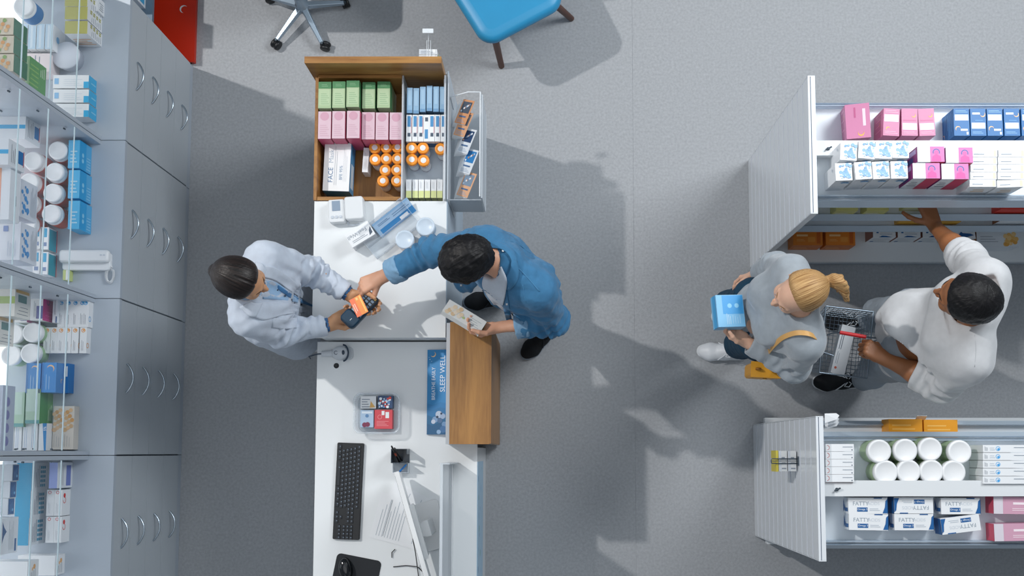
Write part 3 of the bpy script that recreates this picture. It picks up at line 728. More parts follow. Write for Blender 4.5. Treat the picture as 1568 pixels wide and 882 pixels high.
for (a, b2, r, c_) in ((0.55,0.235,0.016,'#b9c6d8'),(0.72,0.215,0.013,'#9fb2cc'),(0.38,0.175,0.014,'#7f9fc4'),(0.3,0.15,0.010,'#c3cddd'),(0.6,0.165,0.012,'#4f6f95'),(0.8,0.12,0.012,'#6f93ba'),(0.75,0.06,0.016,'#3f6f9f'),(0.55,0.03,0.010,'#8fb0d2'),(0.48,0.205,0.006,'#30455f'),(0.66,0.245,0.005,'#30455f')):
    k_.disc('top', a, b2, r, C(c_))
k_.build('sleeper_picture', sg)

# ---- keyboard, mat, mouse
kb = thing('keyboard', 'black full size keyboard on the lower desk', 'keyboard', tuple(P(533,752,.77).xy)+(KZ,), radians(-92))
MB().rbox((0,0),0.436,0.121,0,0.016,0.006,BLACK,ch=0.002).build('base', kb)
KEY = mat('key_black','#23272d',0.5); KEYL = mat('key_legend','#6f7f90',0.5)
def keymesh(wd):
    k = ('key', wd)
    if k not in KM:
        b = MB().rbox((0,0),wd,0.0145,0,0.004,0.002,KEY,2,0.0008); b.W, b.D, b.H, b.lay = wd,0.0145,0.004,0
        b.rect('top',0.25,0.5,0.25+0.004/wd,0.78,KEYL); KM[k] = b.mesh('key')
    return KM[k]
rows = [0.040,0.021,0.004,-0.013,-0.030,-0.047]
def key(x, y, wd):
    o = bpy.data.objects.new('key', keymesh(wd)); COL.objects.link(o); o.parent = kb; o.location = (x,y,0.0162)
x0 = -0.208
for r, y in enumerate(rows):
    if r == 0: xs = [(x0+0.0085+0.0192*k, 0.0155) for k in range(15)]
    elif r == 5: xs = [(x0+0.010,0.020),(x0+0.033,0.020),(x0+0.056,0.020),(x0+0.128,0.112),(x0+0.200,0.020),(x0+0.223,0.020),(x0+0.246,0.020),(x0+0.269,0.020)]
    else:
        st = [0,0.006,0.010,0.014,0.018][r]; xs = [(x0+0.010+st+0.0192*k, 0.0165) for k in range(14-(r>2))]+[(x0+0.010+st+0.0192*(14-(r>2))+0.0045-st*0.3, 0.0165)]
    for x, wd in xs: key(x, y, wd)
for r in (1,2): 
    for k in range(3): key(0.098+0.019*k, rows[r], 0.0155)
for k in range(3): key(0.098+0.019*k, rows[5], 0.0155)
key(0.117, rows[4], 0.0155)
for r in range(1,5):
    for k in range(4): key(0.160+0.0165*k, rows[r]-(0.004 if r > 3 else 0), 0.0145)
mp = MB().rbox((0,0),0.205,0.22,0,0.003,0.02,BLACK2,ch=0.001).build('mouse_pad', None, loc=tuple(P(543,890,.753).xy)+(KZ,), rot=(0,0,radians(-11)))
tag(mp, 'black rounded mouse pad at the bottom edge of the desk', 'mouse pad')
ms = thing('computer_mouse', 'glossy black computer mouse on the mouse pad', 'computer mouse', tuple(P(528,872,.78).xy)+(KZ+0.0032,), radians(-80))
b = MB(); vs = []; n = 20; prof = [(1.0,0.0),(1.0,0.008),(0.97,0.018),(0.86,0.028),(0.62,0.035),(0.3,0.038),(0.01,0.0385)]
b.M = Matrix.Diagonal((0.053,0.031,1,1)); b.lathe(prof, mat('mouse_gloss','#15181c',0.15), n=28); b.build('shell', ms)
MB().lathe([(0.001,-0.003),(0.008,-0.003),(0.008,0.003),(0.001,0.003)], BLACK2, n=14).build('scroll_wheel', ms).matrix_local = Matrix.Translation((0.028,0,0.032)) @ Matrix.Rotation(pi/2,4,'X')

# ---- pen holder and pens
ph = thing('pen_holder', 'black and frosted pen holder behind the monitor', 'pen holder', tuple(P(612,705,.82).xy)+(KZ,), 0)
DK = mat('smoke_plastic','#2d3b49',0.25)
b = MB(); b.box((-0.036,-0.012,0),(0.036,0.052,0.003),DK)
for lo, hi in (((-0.036,-0.012,0.003),(-0.0335,0.052,0.095)),((0.0335,-0.012+0.04,0.003),(0.036,0.052,0.095)),((-0.033,0.0495,0.003),(0.033,0.052,0.095)),((-0.033,-0.012,0.003),(0.033,-0.0095,0.095))): b.box(lo,hi,DK)
b.build('dark_cup', ph)
b = MB(); b.box((-0.036,-0.056,0),(0.036,-0.0125,0.003),FROST)
for lo, hi in (((-0.036,-0.056,0.003),(-0.034,-0.0125,0.045)),((0.034,-0.056,0.003),(0.036,-0.0125,0.045)),((-0.0335,-0.056,0.003),(0.0335,-0.054,0.045))): b.box(lo,hi,FROST)
b.build('frosted_tray', ph)
def pen(a, b_, label, col, ring=None):
    a = Vector(a); b_ = Vector(b_); t = thing('pen', label, 'pen', a)
    MB().tube([(0,0,0),(b_-a)*0.86], 0.0042, col, 10).build('barrel', t)
    MB().tube([(b_-a)*0.861,(b_-a)*0.97,(b_-a)], 0.0046, col if not ring else BLACK, 10, r2=0.003).build('cap', t)
    if ring: MB().tube([(b_-a)*0.45,(b_-a)*0.60],0.0046,ring,10).build('grip_band', t)
q = P(608,708,.80)
pen((q.x+0.006,q.y-0.002,KZ+0.005), P(599.5,683,.92), 'black pen with red band leaning in the pen holder', BLACK, C('#c9604a'))
pen((q.x+0.016,q.y+0.008,KZ+0.005), P(604,686,.91), 'plain black pen beside the red banded one in the holder', BLACK)
pen(tuple(P(612,722,.76).xy)+(KZ+0.008,), tuple(P(622,711.5,.79).xy)+(KZ+0.042,), 'bright blue pen in the frosted tray of the pen holder', C('#2f86d6'))

# ---- papers, monitor, cables, screen
def sheet(u, v, rz, z, label, deco):
    me = carton('sheet'+label, 0.210, 0.297, 0.0006, PAPER, deco); put('paper_sheet', me, tuple(P(u,v,z).xy)+(z,), label, 'paper', rz)
sheet(633,791, radians(62), KZ+0.0002, 'white printed sheet under the monitor, lower of the two', lambda b: b.lines('top',0.1,0.1,0.9,0.9,12,C('#b9c2cc'),False,0.15))
sheet(623,801, radians(75), KZ+0.0016, 'white printed form on top of the sheet under the monitor', lambda b: b.lines('top',0.08,0.55,0.9,0.95,9,C('#9aa6b3'),False,0.15).rect('top',0.1,0.8,0.9,0.806,INKD).lines('top',0.1,0.12,0.5,0.4,5,C('#aab4bf'),False,0.15))
mp_ = P(615,820,1.13)
mon = thing('computer_monitor', 'white computer monitor seen edge on above the desk', 'monitor', (mp_.x+0.03, mp_.y, KZ), atan2(-0.287,-0.958))
SHELL = mat('monitor_white','#e3e5e6',0.35)
tl = Matrix.Translation((-0.005,0,0.21)) @ Matrix.Rotation(radians(-6),4,'Y')
b = MB(); b.M = tl; b.box((-0.010,-0.27,-0.15),(0.010,0.27,0.165),SHELL); b.build('display_case', mon, bevel=0.005)
b = MB(); b.M = tl; b.box((0.0101,-0.255,-0.13),(0.0112,0.255,0.15),BLACK); b.build('screen', mon)
b = MB(); b.M = tl; b.box((-0.030,-0.12,-0.10),(-0.0102,0.12,0.10),SHELL); b.build('rear_housing', mon, bevel=0.008)
b = MB(); b.box((-0.07,-0.035,0.010),(-0.045,0.035,0.20),SHELL).box((-0.045,-0.03,0.17),(-0.012,0.03,0.20),SHELL); b.build('stand_neck', mon, bevel=0.004)
MB().rbox((-0.035,0),0.16,0.22,0.0025,0.010,0.015,SHELL,ch=0.002).build('stand_foot', mon)
for pts, lab in (([(632,825,.85),(636,845,.80),(639,868,.76),(643,900,.756)],'black cable running down from the monitor to desk bottom'),([(602,868,.756),(622,866,.756),(640,868,.770),(655,884,.756)],'black cable crossing the desk below the monitor'),([(605,841,.757),(600,846,.757),(600,854,.757)],'short black cable end beside the monitor on the sheets')):
    o = MB(); pp = [P(*a) for a in pts]; o.tube([sum(((pp[max(0,min(len(pp)-1,int(s)+j))])*w_ for j,w_ in ((0,1-(s-int(s))),(1,s-int(s)))), Vector()) for s in [k*(len(pp)-1)/16 for k in range(17)]], 0.0022, BLACK, 7)
    o = o.build('cable'); tag(o, lab, 'cable')
sc = thing('counter_screen', 'frosted acrylic privacy screen standing on the lower desk', 'screen', (-0.424,-0.052,KZ))
MB().box((-0.006,-1.2,0.004),(0.006,0.0,0.45),FROST).build('acrylic_sheet', sc)
MB().box((-0.011,-1.2,0),(-0.0065,0.0,0.03),W).box((0.0065,-1.2,0),(0.011,0.0,0.03),W).box((-0.0064,-1.2,0),(0.0064,0.0,0.0035),W).build('base_channel', sc)
MB().box((-0.010,0.0003,0.003),(0.034,0.005,0.45),FROST).build('end_return', sc)

# ---- brochure rack on the customer side
rk = thing('brochure_rack', 'clear acrylic brochure rack hung on the customer side of the counter', 'rack', (-0.4355, 1.42, 0))
MB().box((0.0,-0.29,0.55),(0.004,0.29,0.93),FROST).build('back_plate', rk)
MB().box((0.006,-0.275,0.62),(0.158,0.20,0.624),FROST).build('rack_floor', rk)
MB().box((0.150,-0.275,0.625),(0.156,0.205,0.895),FROST).build('front_lip', rk)
MB().box((0.0045,-0.277,0.62),(0.149,-0.273,0.86),FROST).build('side_plate', rk)
b = MB(); b.tube([(0.006,0.20,0.70),(0.006,0.20,0.875),(0.09,0.215,0.90),(0.145,0.215,0.90),(0.145,0.215,0.64)],0.003,HK).tube([(0.145,-0.27,0.90),(0.145,0.215,0.90)],0.003,HK); b.build('wire_frame', rk)
blabs = ['orange brochure at the far end of acrylic rack','orange brochure second from far end of the acrylic rack','navy photo brochure in the middle of acrylic rack','bright blue brochure fourth along the acrylic rack','peach brochure nearest the customer in the acrylic rack']
bc = [('#d99a6c','#4b5563'),('#dba67f','#5a6472'),('#e2e8ee','#27456e'),('#e2e8ee','#2b7fc0'),('#e3b08a','#7f94aa')]
for i, (X, Y) in enumerate([(795,430),(790,487),(805,565),(815,660),(805,768)]):
    def d_b(b, i=i):
        b.rect('top',0.10,0.45,0.9,0.92,C(bc[i][1]))
        for k in range(8): b.disc('top',0.2+0.6*((k*29)%10)/10,0.52+0.33*((k*43)%11)/11,0.005,C(['#c9d6e4','#6f8fb3','#b98a6a','#e8edf2'][(k+i)%4]))
        b.rect('top',0.2,0.27,0.8,0.33,C('#4a6f9a')).lines('top',0.12,0.06,0.88,0.22,3,C('#9fb0c3'))
        for q in range(5): b.M = Matrix.Translation((-0.0085*(q+1),-0.003*(q+1),-0.0035*(q+1))) @ Matrix.Rotation(radians(2.5*(q+1)),4,'Z'); b.box((-0.041,-0.058,-0.0012),(0.041,0.058,0.0),PAPER)
        b.M = Matrix.Identity(4)
    me = carton('brochure%d' % i, 0.082, 0.116, 0.0015, C(bc[i][0]), d_b)
    p = P(450+.3289*X, 30+.3289*Y, .86)
    put('brochure', me, p, blabs[i], 'brochure', rot=(radians(8), radians(-42), radians(-28)), group='brochures in the acrylic rack')
# ================================================================== goods on the glass shelf units
def wp(key, w, d, h, base, deco, u, v, zb, label, cat='carton', group=None, name=None, top=None, rz=0):
    """carton whose top right edge shows at (u, v); kept behind the shelf front"""
    p = P(u, v, zb+h); xr = min(p.x, SHX-0.006); me = carton(key, w, d, h, base, deco, top)
    return put(name or key, me, Vector((xr-w/2, p.y, zb+0.0006)), label, cat, rz, group)
L0, L1, L2, L3 = 0.9, 1.17, 1.41, 1.645
OLV = C('#b9b66a')
def d_olive(b): b.lines('right',0.1,0.1,0.6,0.8,6,INK,False,0.2); [b.rect('right',0.66,0.1+0.2*k,0.78,0.22+0.2*k,OLV) for k in range(4)]; [b.rect('right',0.82,0.1+0.2*k,0.94,0.22+0.2*k,OLV) for k in range(4)]; b.lines('front',0.1,0.2,0.9,0.7,4,C('#e0b48a'))
for i, v in enumerate((0, 20, 42)):
    wp('olive_carton', 0.10, 0.058, 0.155, PAPER, d_olive, 134, v, L0, f'white carton with olive top on the end shelf, {["farthest","middle","nearest"][i]} of three', group='olive topped cartons', top=OLV)
wp('white_barcode_carton', 0.05, 0.066, 0.07, PAPER, lambda b: b.lines('right',0.2,0.2,0.8,0.8,4,INKD,True), 155, 6, L0, 'small white carton by the counter edge beside olive cartons')
CYN = C('#3fb0e0')
def d_cy(b): b.rect('right',0,0,1,1,CYN).rect('top',0.86,0,1,0.5,CYN).lines('top',0.3,0.2,0.82,0.8,4,C('#cfd8e2'),False,0.2).rect('top',0.04,0.3,0.16,0.75,C('#8fbfe6')).rect('right',0.45,0.1,0.55,0.7,C('#8fd0ee'))
for i, v in enumerate((125, 147, 169)):
    wp('cyan_end_carton', 0.16, 0.060, 0.080, PAPER, d_cy, 136, v, L0, f'white carton with cyan end beside the first divider, {["farthest","middle","nearest"][i]} of three', group='cyan ended cartons')
o = MB().lathe([(0.001,0),(0.055,0),(0.062,0.06),(0.064,0.062),(0.060,0.070),(0.001,0.071)], mat('milky_tub','#d5dbe6',0.35), n=28).build('plastic_tub', None, loc=tuple(P(100,84,.97).xy)+(L0+0.0005,))
tag(o, 'milky round plastic tub between olive and cyan ended cartons', 'tub')
def d_pb(b): b.rect('top',0,0,1,1,C('#bcd6ea')).rect('top',0.3,0.05,0.6,0.95,C('#d6e5f1')).disc('right',0.5,0.6,0.015,C('#6fb0df')).lines('front',0.1,0.1,0.9,0.8,4,INK)
for i, u in enumerate((42, 55, 68, 81)):
    wp('pale_blue_carton', 0.034, 0.115, 0.12, PAPER, d_pb, u, 56, L0, f'slim pale blue carton on end shelf, {ORD[i]} from the wall', group='slim pale blue cartons')
wp('blush_carton', 0.15, 0.085, 0.10, C('#efe3e4'), lambda b: b.lines('top',0.2,0.3,0.8,0.9,5,INK,True), 76, 96, L0, 'plain blush white carton behind the green striped carton')
def d_gr(b): b.rect('right',0,0,1,1,C('#5c9e55')).lines('right',0.1,0.45,0.9,1.0,5,C('#8dbb5f'),True,0.4).lines('right',0.55,0.1,0.9,0.4,3,C('#cfe0c4')).rect('top',0,0,0.9,0.85,C('#9dbb98'))
wp('green_striped_carton', 0.055, 0.125, 0.145, C('#8fb489'), d_gr, 45, 108, L1, 'green striped carton on the end unit beside the divider')
JW = mat('jar_white','#e6eaee',0.35)
make_jar('white_jar', tuple(P(36,10,1.27).xy)+(L1,), 'white jar with blue label at the top left corner', 0.046, 0.105, JW, JW, C('#2474b5'))
def d_fl(b): b.rect('right',0,0,1,1,C('#4f7f66')); [b.disc('top',0.15+0.7*((k*31)%10)/10,0.1+0.8*((k*47)%11)/11,0.008,C(['#dfa469','#8fae6a','#e3bd8e'][k%3])) for k in range(14)]
for i, v in enumerate((40, 68, 96)):
    wp('floral_carton', 0.10, 0.070, 0.11, C('#d8cdb8'), d_fl, 21, v, L2, f'orange floral carton on high glass shelf, {["farthest","middle","nearest"][i]} of three', group='orange floral cartons')
# second unit
def d_bl(b): b.rect('right',0,0.45,1,1,C('#1f9fdc')).rect('right',0,0,1,0.45,C('#52aee0')).disc('right',0.32,0.72,0.010,C('#8fd0f0')).disc('right',0.52,0.72,0.010,C('#8fd0f0')).lines('right',0.1,0.08,0.6,0.42,5,C('#9fd2ef'),True).lines('top',0.2,0.2,0.8,0.7,4,C('#b9def2'))
for i, v in enumerate((236, 282, 329)):
    wp('azure_carton', 0.050, 0.126, 0.12, C('#5cb8e6'), d_bl, 122, v, L0, f'azure blue carton in front of red label jars, {["farthest from","between the others, behind","closest to"][i]} the phone', group='azure cartons')
RL = mat('red_label','#d8532f',0.4)
j0 = None
for i, (u, v) in enumerate([(88,230),(50,246),(83,263),(80,295),(78,327),(44,279),(43,311),(40,343)]):
    p = P(u, v, 1.025); nm = ['under the divider','second row farthest','front row second','front row third','front row nearest the phone','back row middle','back row third','back row nearest the phone'][i]
    lab = f'white lidded jar with red label, {nm}'
    if j0 is None: j0 = make_jar('red_label_jar', (p.x,p.y,L0), lab, 0.046, 0.125, JW, JW, RL, 'red label jars', 0.022)
    else: dup(j0, (p.x,p.y,L0), (0,0,i), lab, 'red label jars')
ph_ = thing('wall_phone', 'white corded telephone handset lying on the cabinet worktop', 'telephone', tuple(P(131,397,.93).xy)+(L0+0.0005,), radians(0))
MB().rbox((0,-0.008),0.215,0.082,0,0.024,0.014,JW,ch=0.004).build('cradle', ph_)
MB().rbox((-0.004,0.012),0.225,0.058,0.0245,0.046,0.016,JW,ch=0.010).build('handset', ph_)
for k in range(2): MB().rbox((0.075+0.014*k,0.016),0.010,0.006,0.046,0.0475,0.002,mat('pale_button','#c3ccd6',0.4)).build('hook_button', ph_)
pts = []
for k in range(420):
    t_ = k/419; a = t_*2*pi*34; q = radians(75-330*t_)
    px_, py_ = 0.104+0.017*cos(q), -0.068+0.034*sin(q)
    if t_ < 0.10: px_, py_ = 0.108, -0.030-0.05*t_
    pts.append((px_+0.0050*cos(a)*abs(sin(q*0.5+0.4))**0.3, py_+0.0042*sin(a), 0.011+0.006*sin(a)))
MB().tube(pts, 0.0019, JW, 6).build('coiled_cord', ph_)
def d_bp(b): b.rect('top',0,0.42,1,0.58,C('#3fa9dc')).rect('right',0.25,0.1,0.75,0.4,C('#2471b0')).rect('right',0.2,0.05,0.8,0.09,C('#c2484e')).lines('right',0.15,0.5,0.85,0.9,4,INKD,False,0.2)
wp('blue_stripe_carton', 0.11, 0.105, 0.13, PAPER2, d_bp, 39, 194, L1, 'white carton with blue stripe under the first divider')
wp('blue_stripe_carton', 0.11, 0.105, 0.13, PAPER2, d_bp, 13, 232, L2, 'white carton with blue stripe higher and nearer than its twin')
def d_or(b): b.rect('top',0,0,0.75,1,C('#dfa58a')).disc('top',0.35,0.25,0.03,PAPER).rect('right',0.3,0.35,0.5,0.5,INKD)
wp('peach_carton', 0.14, 0.21, 0.08, PAPER2, d_or, 15, 296, L2, 'white carton with peach top on a high shelf above spotted cartons')
def d_sp(b):
    for k in range(12): b.disc('right',0.15+0.75*((k*31)%10)/10,0.55+0.38*((k*47)%11)/11,0.006+0.006*(k%3)/2,C('#3a8fd0'))
    b.lines('right',0.1,0.08,0.9,0.45,5,INK,False,0.2); b.rect('top',0.3,0.75,0.5,0.9,C('#7f93c4')); b.lines('top',0.5,0.1,0.9,0.5,4,C('#bcc6d6'),True)
for i, v in enumerate((302, 369)):
    wp('blue_spot_carton', 0.10, 0.158, 0.145, C('#d9dde6'), d_sp, 31, v, L1, ['white carton with blue spots, beneath the peach carton','white carton with blue spots, nearest the second divider'][i], group='blue spotted cartons')
def d_te(b): b.rect('top',0.2,0.55,0.8,0.95,C('#4ba6cf')).rect('top',0.2,0.15,0.8,0.32,C('#7f93b8')).rect('right',0,0.1,0.94,0.9,C('#1f96ab')).rect('right',0,0.0,1,0.1,C('#c2484e'))
for i, (u, v) in enumerate([(62,364),(74,365),(61,402),(73,403)]):
    wp('teal_side_carton', 0.030, 0.100, 0.085, PAPER, d_te, u, v, L0, f'small white carton with teal side, {["back left","back right","front left","front right"][i]} of four beside the phone', group='teal sided cartons')
wp('lime_strip', 0.022, 0.045, 0.05, C('#c9d68a'), lambda b: b.rect('top',0.6,0,1,1,PAPER), 104, 421, L0, 'tiny lime carton below the phone beside the divider', name='lime_carton')
# third unit
def d_dr(b, c_='#3f9fd8'): b.disc('top',0.5,0.88,0.009,C(c_),0.006).disc('top',0.55,0.89,0.004,C(c_)).lines('top',0.3,0.1,0.7,0.5,2,INKD,True,0.25).disc('right',0.3,0.75,0.012,C(c_),0.009)
for i, u in enumerate((99, 110, 120.5, 131, 143)):
    wp('drop_carton', 0.0305, 0.122, 0.045, PAPER, d_dr, u, 480, L0, f'slim white carton with blue drop mark, {ORD[i]} from the left', group='slim cartons with blue drops')
for i, u in enumerate((77, 88, 98.5, 109, 120, 132.5)):
    wp('amber_drop_carton', 0.0300, 0.115, 0.045, PAPER, lambda b: d_dr(b,'#e9a45a'), u, 521, L0, f'slim white carton with orange drop mark, {ORD[i]} from the left', group='slim cartons with orange drops')
def d_mg(b): b.rect('right',0,0,1,1,C('#c2197f')).disc('right',0.62,0.6,0.016,C('#5f2f6f'),0.011).lines('right',0.05,0.1,0.4,0.9,3,C('#d95fa8'),True,0.15).rect('top',0.5,0.05,1,0.45,C('#5b5f9f')).lines('top',0.3,0.1,0.5,0.6,2,INK,True)
wp('magenta_carton', 0.055, 0.140, 0.12, PAPER, d_mg, 66, 466, L0, 'white carton with magenta side next to slim blue drop cartons')
wp('magenta_carton', 0.055, 0.140, 0.12, PAPER, d_mg, 42, 469, L0, 'white carton with magenta side behind its twin beneath beige cartons')
wp('lettered_carton', 0.020, 0.140, 0.07, PAPER2, lambda b: b.lines('top',0.40,0.25,0.75,0.9,2,INKD,True,0.4).rect('top',0.7,0,1,0.2,C('#3f5f95')), 88, 470, L0, 'narrow cream carton with dark lettering beside magenta carton')
def d_bg(b): b.rect('top',0,0.42,1,0.66,C('#a9c06a')).rect('right',0.5,0.25,0.75,0.8,C('#2f6f68')).rect('right',0.8,0.1,0.92,0.95,C('#d9ab57')).lines('right',0.1,0.15,0.45,0.85,3,INKD,True,0.2)
wp('beige_carton', 0.12, 0.125, 0.13, C('#e3e1da'), d_bg, 23, 461, L1, 'beige carton with green stripe just below the second divider')
wp('beige_carton', 0.12, 0.105, 0.13, C('#e3e1da'), d_bg, -3, 503, L1, 'beige carton with green stripe cut off by the left photo edge')
GL = mat('green_label','#8fb487',0.4)
for i, (u, v) in enumerate([(49,509),(46,541),(20,511),(16,544)]):
    p = P(u, v, 1.0); lab = f'white lidded jar with green label, {["right hand far","right hand near","left hand far","left hand near"][i]} one of four'
    if i == 0: gj = make_jar('green_label_jar', (p.x,p.y,L0), lab, 0.0435, 0.10, JW, JW, GL, 'green label jars', 0.028)
    else: dup(gj, (p.x,p.y,L0), (0,0,i), lab, 'green label jars')
def d_mo(b): b.moon('top',0.60,0.80,0.016,C('#eec08a'),60).lines('top',0.3,0.1,0.7,0.6,2,C('#a9cbe8'),True,0.25).moon('right',0.4,0.55,0.010,C('#eec08a'),60).rect('top',0,0,0.12,1,C('#1f6fb5'))
wp('moon_carton', 0.062, 0.130, 0.12, C('#2b84cc'), d_mo, 86, 578, L0, 'blue carton with orange crescent moon, closer to the cabinet edge')
wp('moon_carton', 0.062, 0.130, 0.12, C('#2b84cc'), d_mo, 62, 579, L0, 'blue carton with orange crescent moon, closer to the left wall')
wp('moon_small', 0.045, 0.130, 0.055, C('#2878bd'), lambda b: b.rect('top',0.0,0.06,0.42,0.96,C('#a9bfe0')).moon('top',0.2,0.3,0.010,C('#eec08a'),60).rect('top',0.55,0.55,0.9,0.9,PAPER), 105, 579, L0, 'low navy carton with pale panel beside the moon cartons', name='moon_carton')
def d_gn(b): b.rect('right',0,0.4,1,1,C('#3f9148')).rect('right',0,0,1,0.4,C('#63a95c')).lines('right',0.1,0.1,0.55,0.4,3,C('#d9ead2')).rect('top',0.0,0.35,0.85,1,C('#b9d3c6')).rect('top',0,0,1,0.1,C('#5f9f9f'))
wp('green_box', 0.060, 0.150, 0.12, C('#a9c9b0'), d_gn, 61, 622, L0, 'green carton with bright green side below the moon cartons', name='green_carton')
wp('green_box', 0.060, 0.150, 0.12, C('#a9c9b0'), d_gn, 37, 627, L0, 'green carton nearer the left wall below the moon cartons', name='green_carton')
def d_pl(b): b.lines('top',0.25,0.1,0.75,0.9,2,C('#7fa6d6'),True,0.25).disc('top',0.5,0.06,0.004,INKD)
for i, u in enumerate((21, 33, 46, 57)):
    wp('plain_slim_carton', 0.031, 0.118, 0.10, PAPER, d_pl, u, 669, L0, f'slim white carton above the third divider, {ORD[i]} from the left', group='slim white cartons above the third divider')
wp('percent_carton', 0.033, 0.118, 0.10, PAPER, lambda b: b.poly('top',[(0.45,1),(1,1),(1,0),(0.75,0)],C('#1f86c8')).text('top','5%',0.78,0.80,0.012,PAPER,90,True), 71, 669, L0, 'slim white carton with blue wedge marked 5%')
def d_of(b): [b.disc('top',0.1+0.8*((k*31)%10)/10,0.45+0.5*((k*47)%11)/11,0.009,C(['#dba76c','#e5c096','#d8b48a'][k%3])) for k in range(12)]; b.lines('top',0.15,0.06,0.85,0.35,3,INK,True,0.15)
wp('amber_floral_carton', 0.045, 0.190, 0.05, C('#ddd6cc'), d_of, 97, 655, L0, 'cream carton with orange blossom print, left of the pair')
wp('amber_floral_carton', 0.045, 0.190, 0.05, C('#ddd6cc'), d_of, 113, 655, L0, 'cream carton with orange blossom print, right of the pair')
wp('dusk_carton', 0.10, 0.27, 0.10, C('#a9b3c6'), lambda b: [b.disc('right',0.15+0.2*k,0.6,0.02,C('#6f6fa6')) for k in range(4)], 3, 640, L1, 'blue grey carton with violet flowers at the left photo edge')
# fourth unit
DOT = C('#1f94b8')
def d_dt(b):
    for a in range(3):
        for k in range(5): b.rect('right',0.12+0.165*k,0.16+0.12*a,0.22+0.165*k,0.25+0.12*a,DOT)
    b.lines('right',0.1,0.55,0.9,0.85,3,INK,False,0.25)
for i, v in enumerate((730, 772, 814)):
    wp('dotted_carton', 0.065, 0.118, 0.145, PAPER2, d_dt, 49-2.5*i, v, L0, f'cyan topped carton with rows of blue pills, {["nearest the third divider","middle of three","nearest the photo bottom"][i]}', group='cyan topped cartons', top=C('#149ccb'))
def d_lv(b): b.rect('right',0.08,0.12,0.88,0.42,C('#6f7fc0')).lines('right',0.1,0.6,0.9,0.9,4,INK,False,0.2)
wp('lavender_carton', 0.035, 0.110, 0.145, PAPER2, d_lv, 88, 728, L0, 'white carton with lavender panel below the third divider', top=C('#8f9fd6'))
def d_ht(b): b.disc('right',0.78,0.72,0.010,C('#d8322f')).disc('right',0.60,0.72,0.014,C('#d8322f'),0.011,pi*0.5,pi*2).disc('top',0.4,0.9,0.007,C('#d8322f'),0.005).lines('top',0.3,0.1,0.6,0.5,2,INK,True,0.2)
for i, (u, v) in enumerate([(83,770),(95,770),(82,811),(94,811)]):
    wp('heart_carton', 0.033, 0.112, 0.08, PAPER, d_ht, u, v, L0, f'white carton with red heart, {["far left","far right","near left","near right"][i]} of four', group='red heart cartons')
NV = C('#1d5a96')
def d_nv(b): b.rect('right',0.04,0.08,0.96,0.92,NV).lines('right',0.2,0.3,0.8,0.8,3,C('#4f8fc6'),False,0.3).disc('right',0.3,0.3,0.006,C('#7fc0e8'))
for i, (u, v) in enumerate([(19,724),(15,750),(12,776)]):
    wp('navy_carton', 0.06, 0.068, 0.055, C('#c9d0d8'), d_nv, u, v, L1, f'navy fronted carton on the lower glass shelf, {["farthest","middle","nearest"][i]} of three', group='navy fronted cartons')
wp('dolphin_carton', 0.09, 0.145, 0.135, PAPER2, lambda b: b.poly('right',[(0.3,0.95),(0.9,0.95),(0.75,0.85),(0.62,0.70),(0.5,0.84)],C('#1d4f86')).rect('right',0.05,0.1,0.4,0.2,C('#1d5a96')).lines('right',0.1,0.3,0.9,0.6,4,INK,False,0.15), 2, 822, L1, 'white carton with navy tail print at the lower left edge')
def d_os(b): b.lines('right',0.1,0.3,0.6,0.8,3,INK,False,0.2).disc('right',0.7,0.4,0.010,C('#e6b27a')).disc('right',0.6,0.55,0.007,C('#e9c296'))
wp('orange_spot_carton', 0.16, 0.085, 0.095, PAPER, d_os, 84, 866, L0, 'white carton with orange spots near the bottom left corner')
wp('orange_spot_carton', 0.16, 0.085, 0.095, PAPER, d_os, 42, 876, L1, 'white carton with orange spots on glass above its twin')

# carton on the red display stand
def d_ds(b): b.rect('front',0.1,0.5,0.8,0.75,C('#2f6f9f')).rect('front',0.1,0.2,0.6,0.35,C('#3f93b8')).rect('right',0.1,0.1,0.4,0.9,C('#3fa0d0')).poly('right',[(0.5,0.9),(0.95,0.9),(0.95,0.4)],C('#1f5f9f')).rect('top',0.1,0.2,0.9,0.5,C('#3f7fb0'))
me = carton('stand_carton', 0.15, 0.12, 0.18, PAPER2, d_ds)
put('blue_white_carton', me, (-2.15+0.02, 2.335, 0.3255), 'white and blue carton standing on the grey shelf of red stand', 'carton')

# ================================================================== goods on the gondolas
GT = 1.0205; GA, GB, GC, GD = 1.1905, 1.0805, 1.1505, 1.1205   # shelf tops
def gp(key, w, d, h, base, deco, u, v, label, zs=GT, group=None, rz=0, rot=None, name=None, top=None, cat='carton'):
    me = carton(key, w, d, h, base, deco, top)
    return put(name or key, me, on(u, v, zs+h, h), label, cat, rz, group, rot)
MY = C('#e8c04a')
def d_pk(b, c='#d986ac'): b.rect('top',0.06,0.52,0.94,0.78,PAPER).moon('top',0.3,0.25,0.009,MY,120).lines('top',0.1,0.85,0.9,0.97,2,C('#eab3cb')).lines('top',0.1,0.08,0.9,0.2,2,C('#eab3cb')).lines('left',0.1,0.2,0.9,0.8,4,C('#e6a8c4'),True,0.2).moon('left',0.5,0.6,0.008,MY,90)
def d_pk2(b): b.rect('top',0.06,0.22,0.94,0.46,PAPER).moon('top',0.75,0.75,0.009,MY,-60).lines('top',0.1,0.55,0.9,0.65,1,C('#c96a96')).lines('top',0.1,0.08,0.9,0.18,2,C('#eab3cb'))
def d_pk3(b): b.rect('top',0.70,0.35,0.82,0.85,C('#e9cfdc')).rect('top',0.35,0.6,0.42,0.9,C('#b85a86')).moon('top',0.6,0.15,0.013,MY,-90).lines('left',0.1,0.2,0.9,0.8,3,C('#e6a8c4'),True,0.2).moon('left',0.3,0.6,0.008,MY,90)
PK = C('#c87fa3')
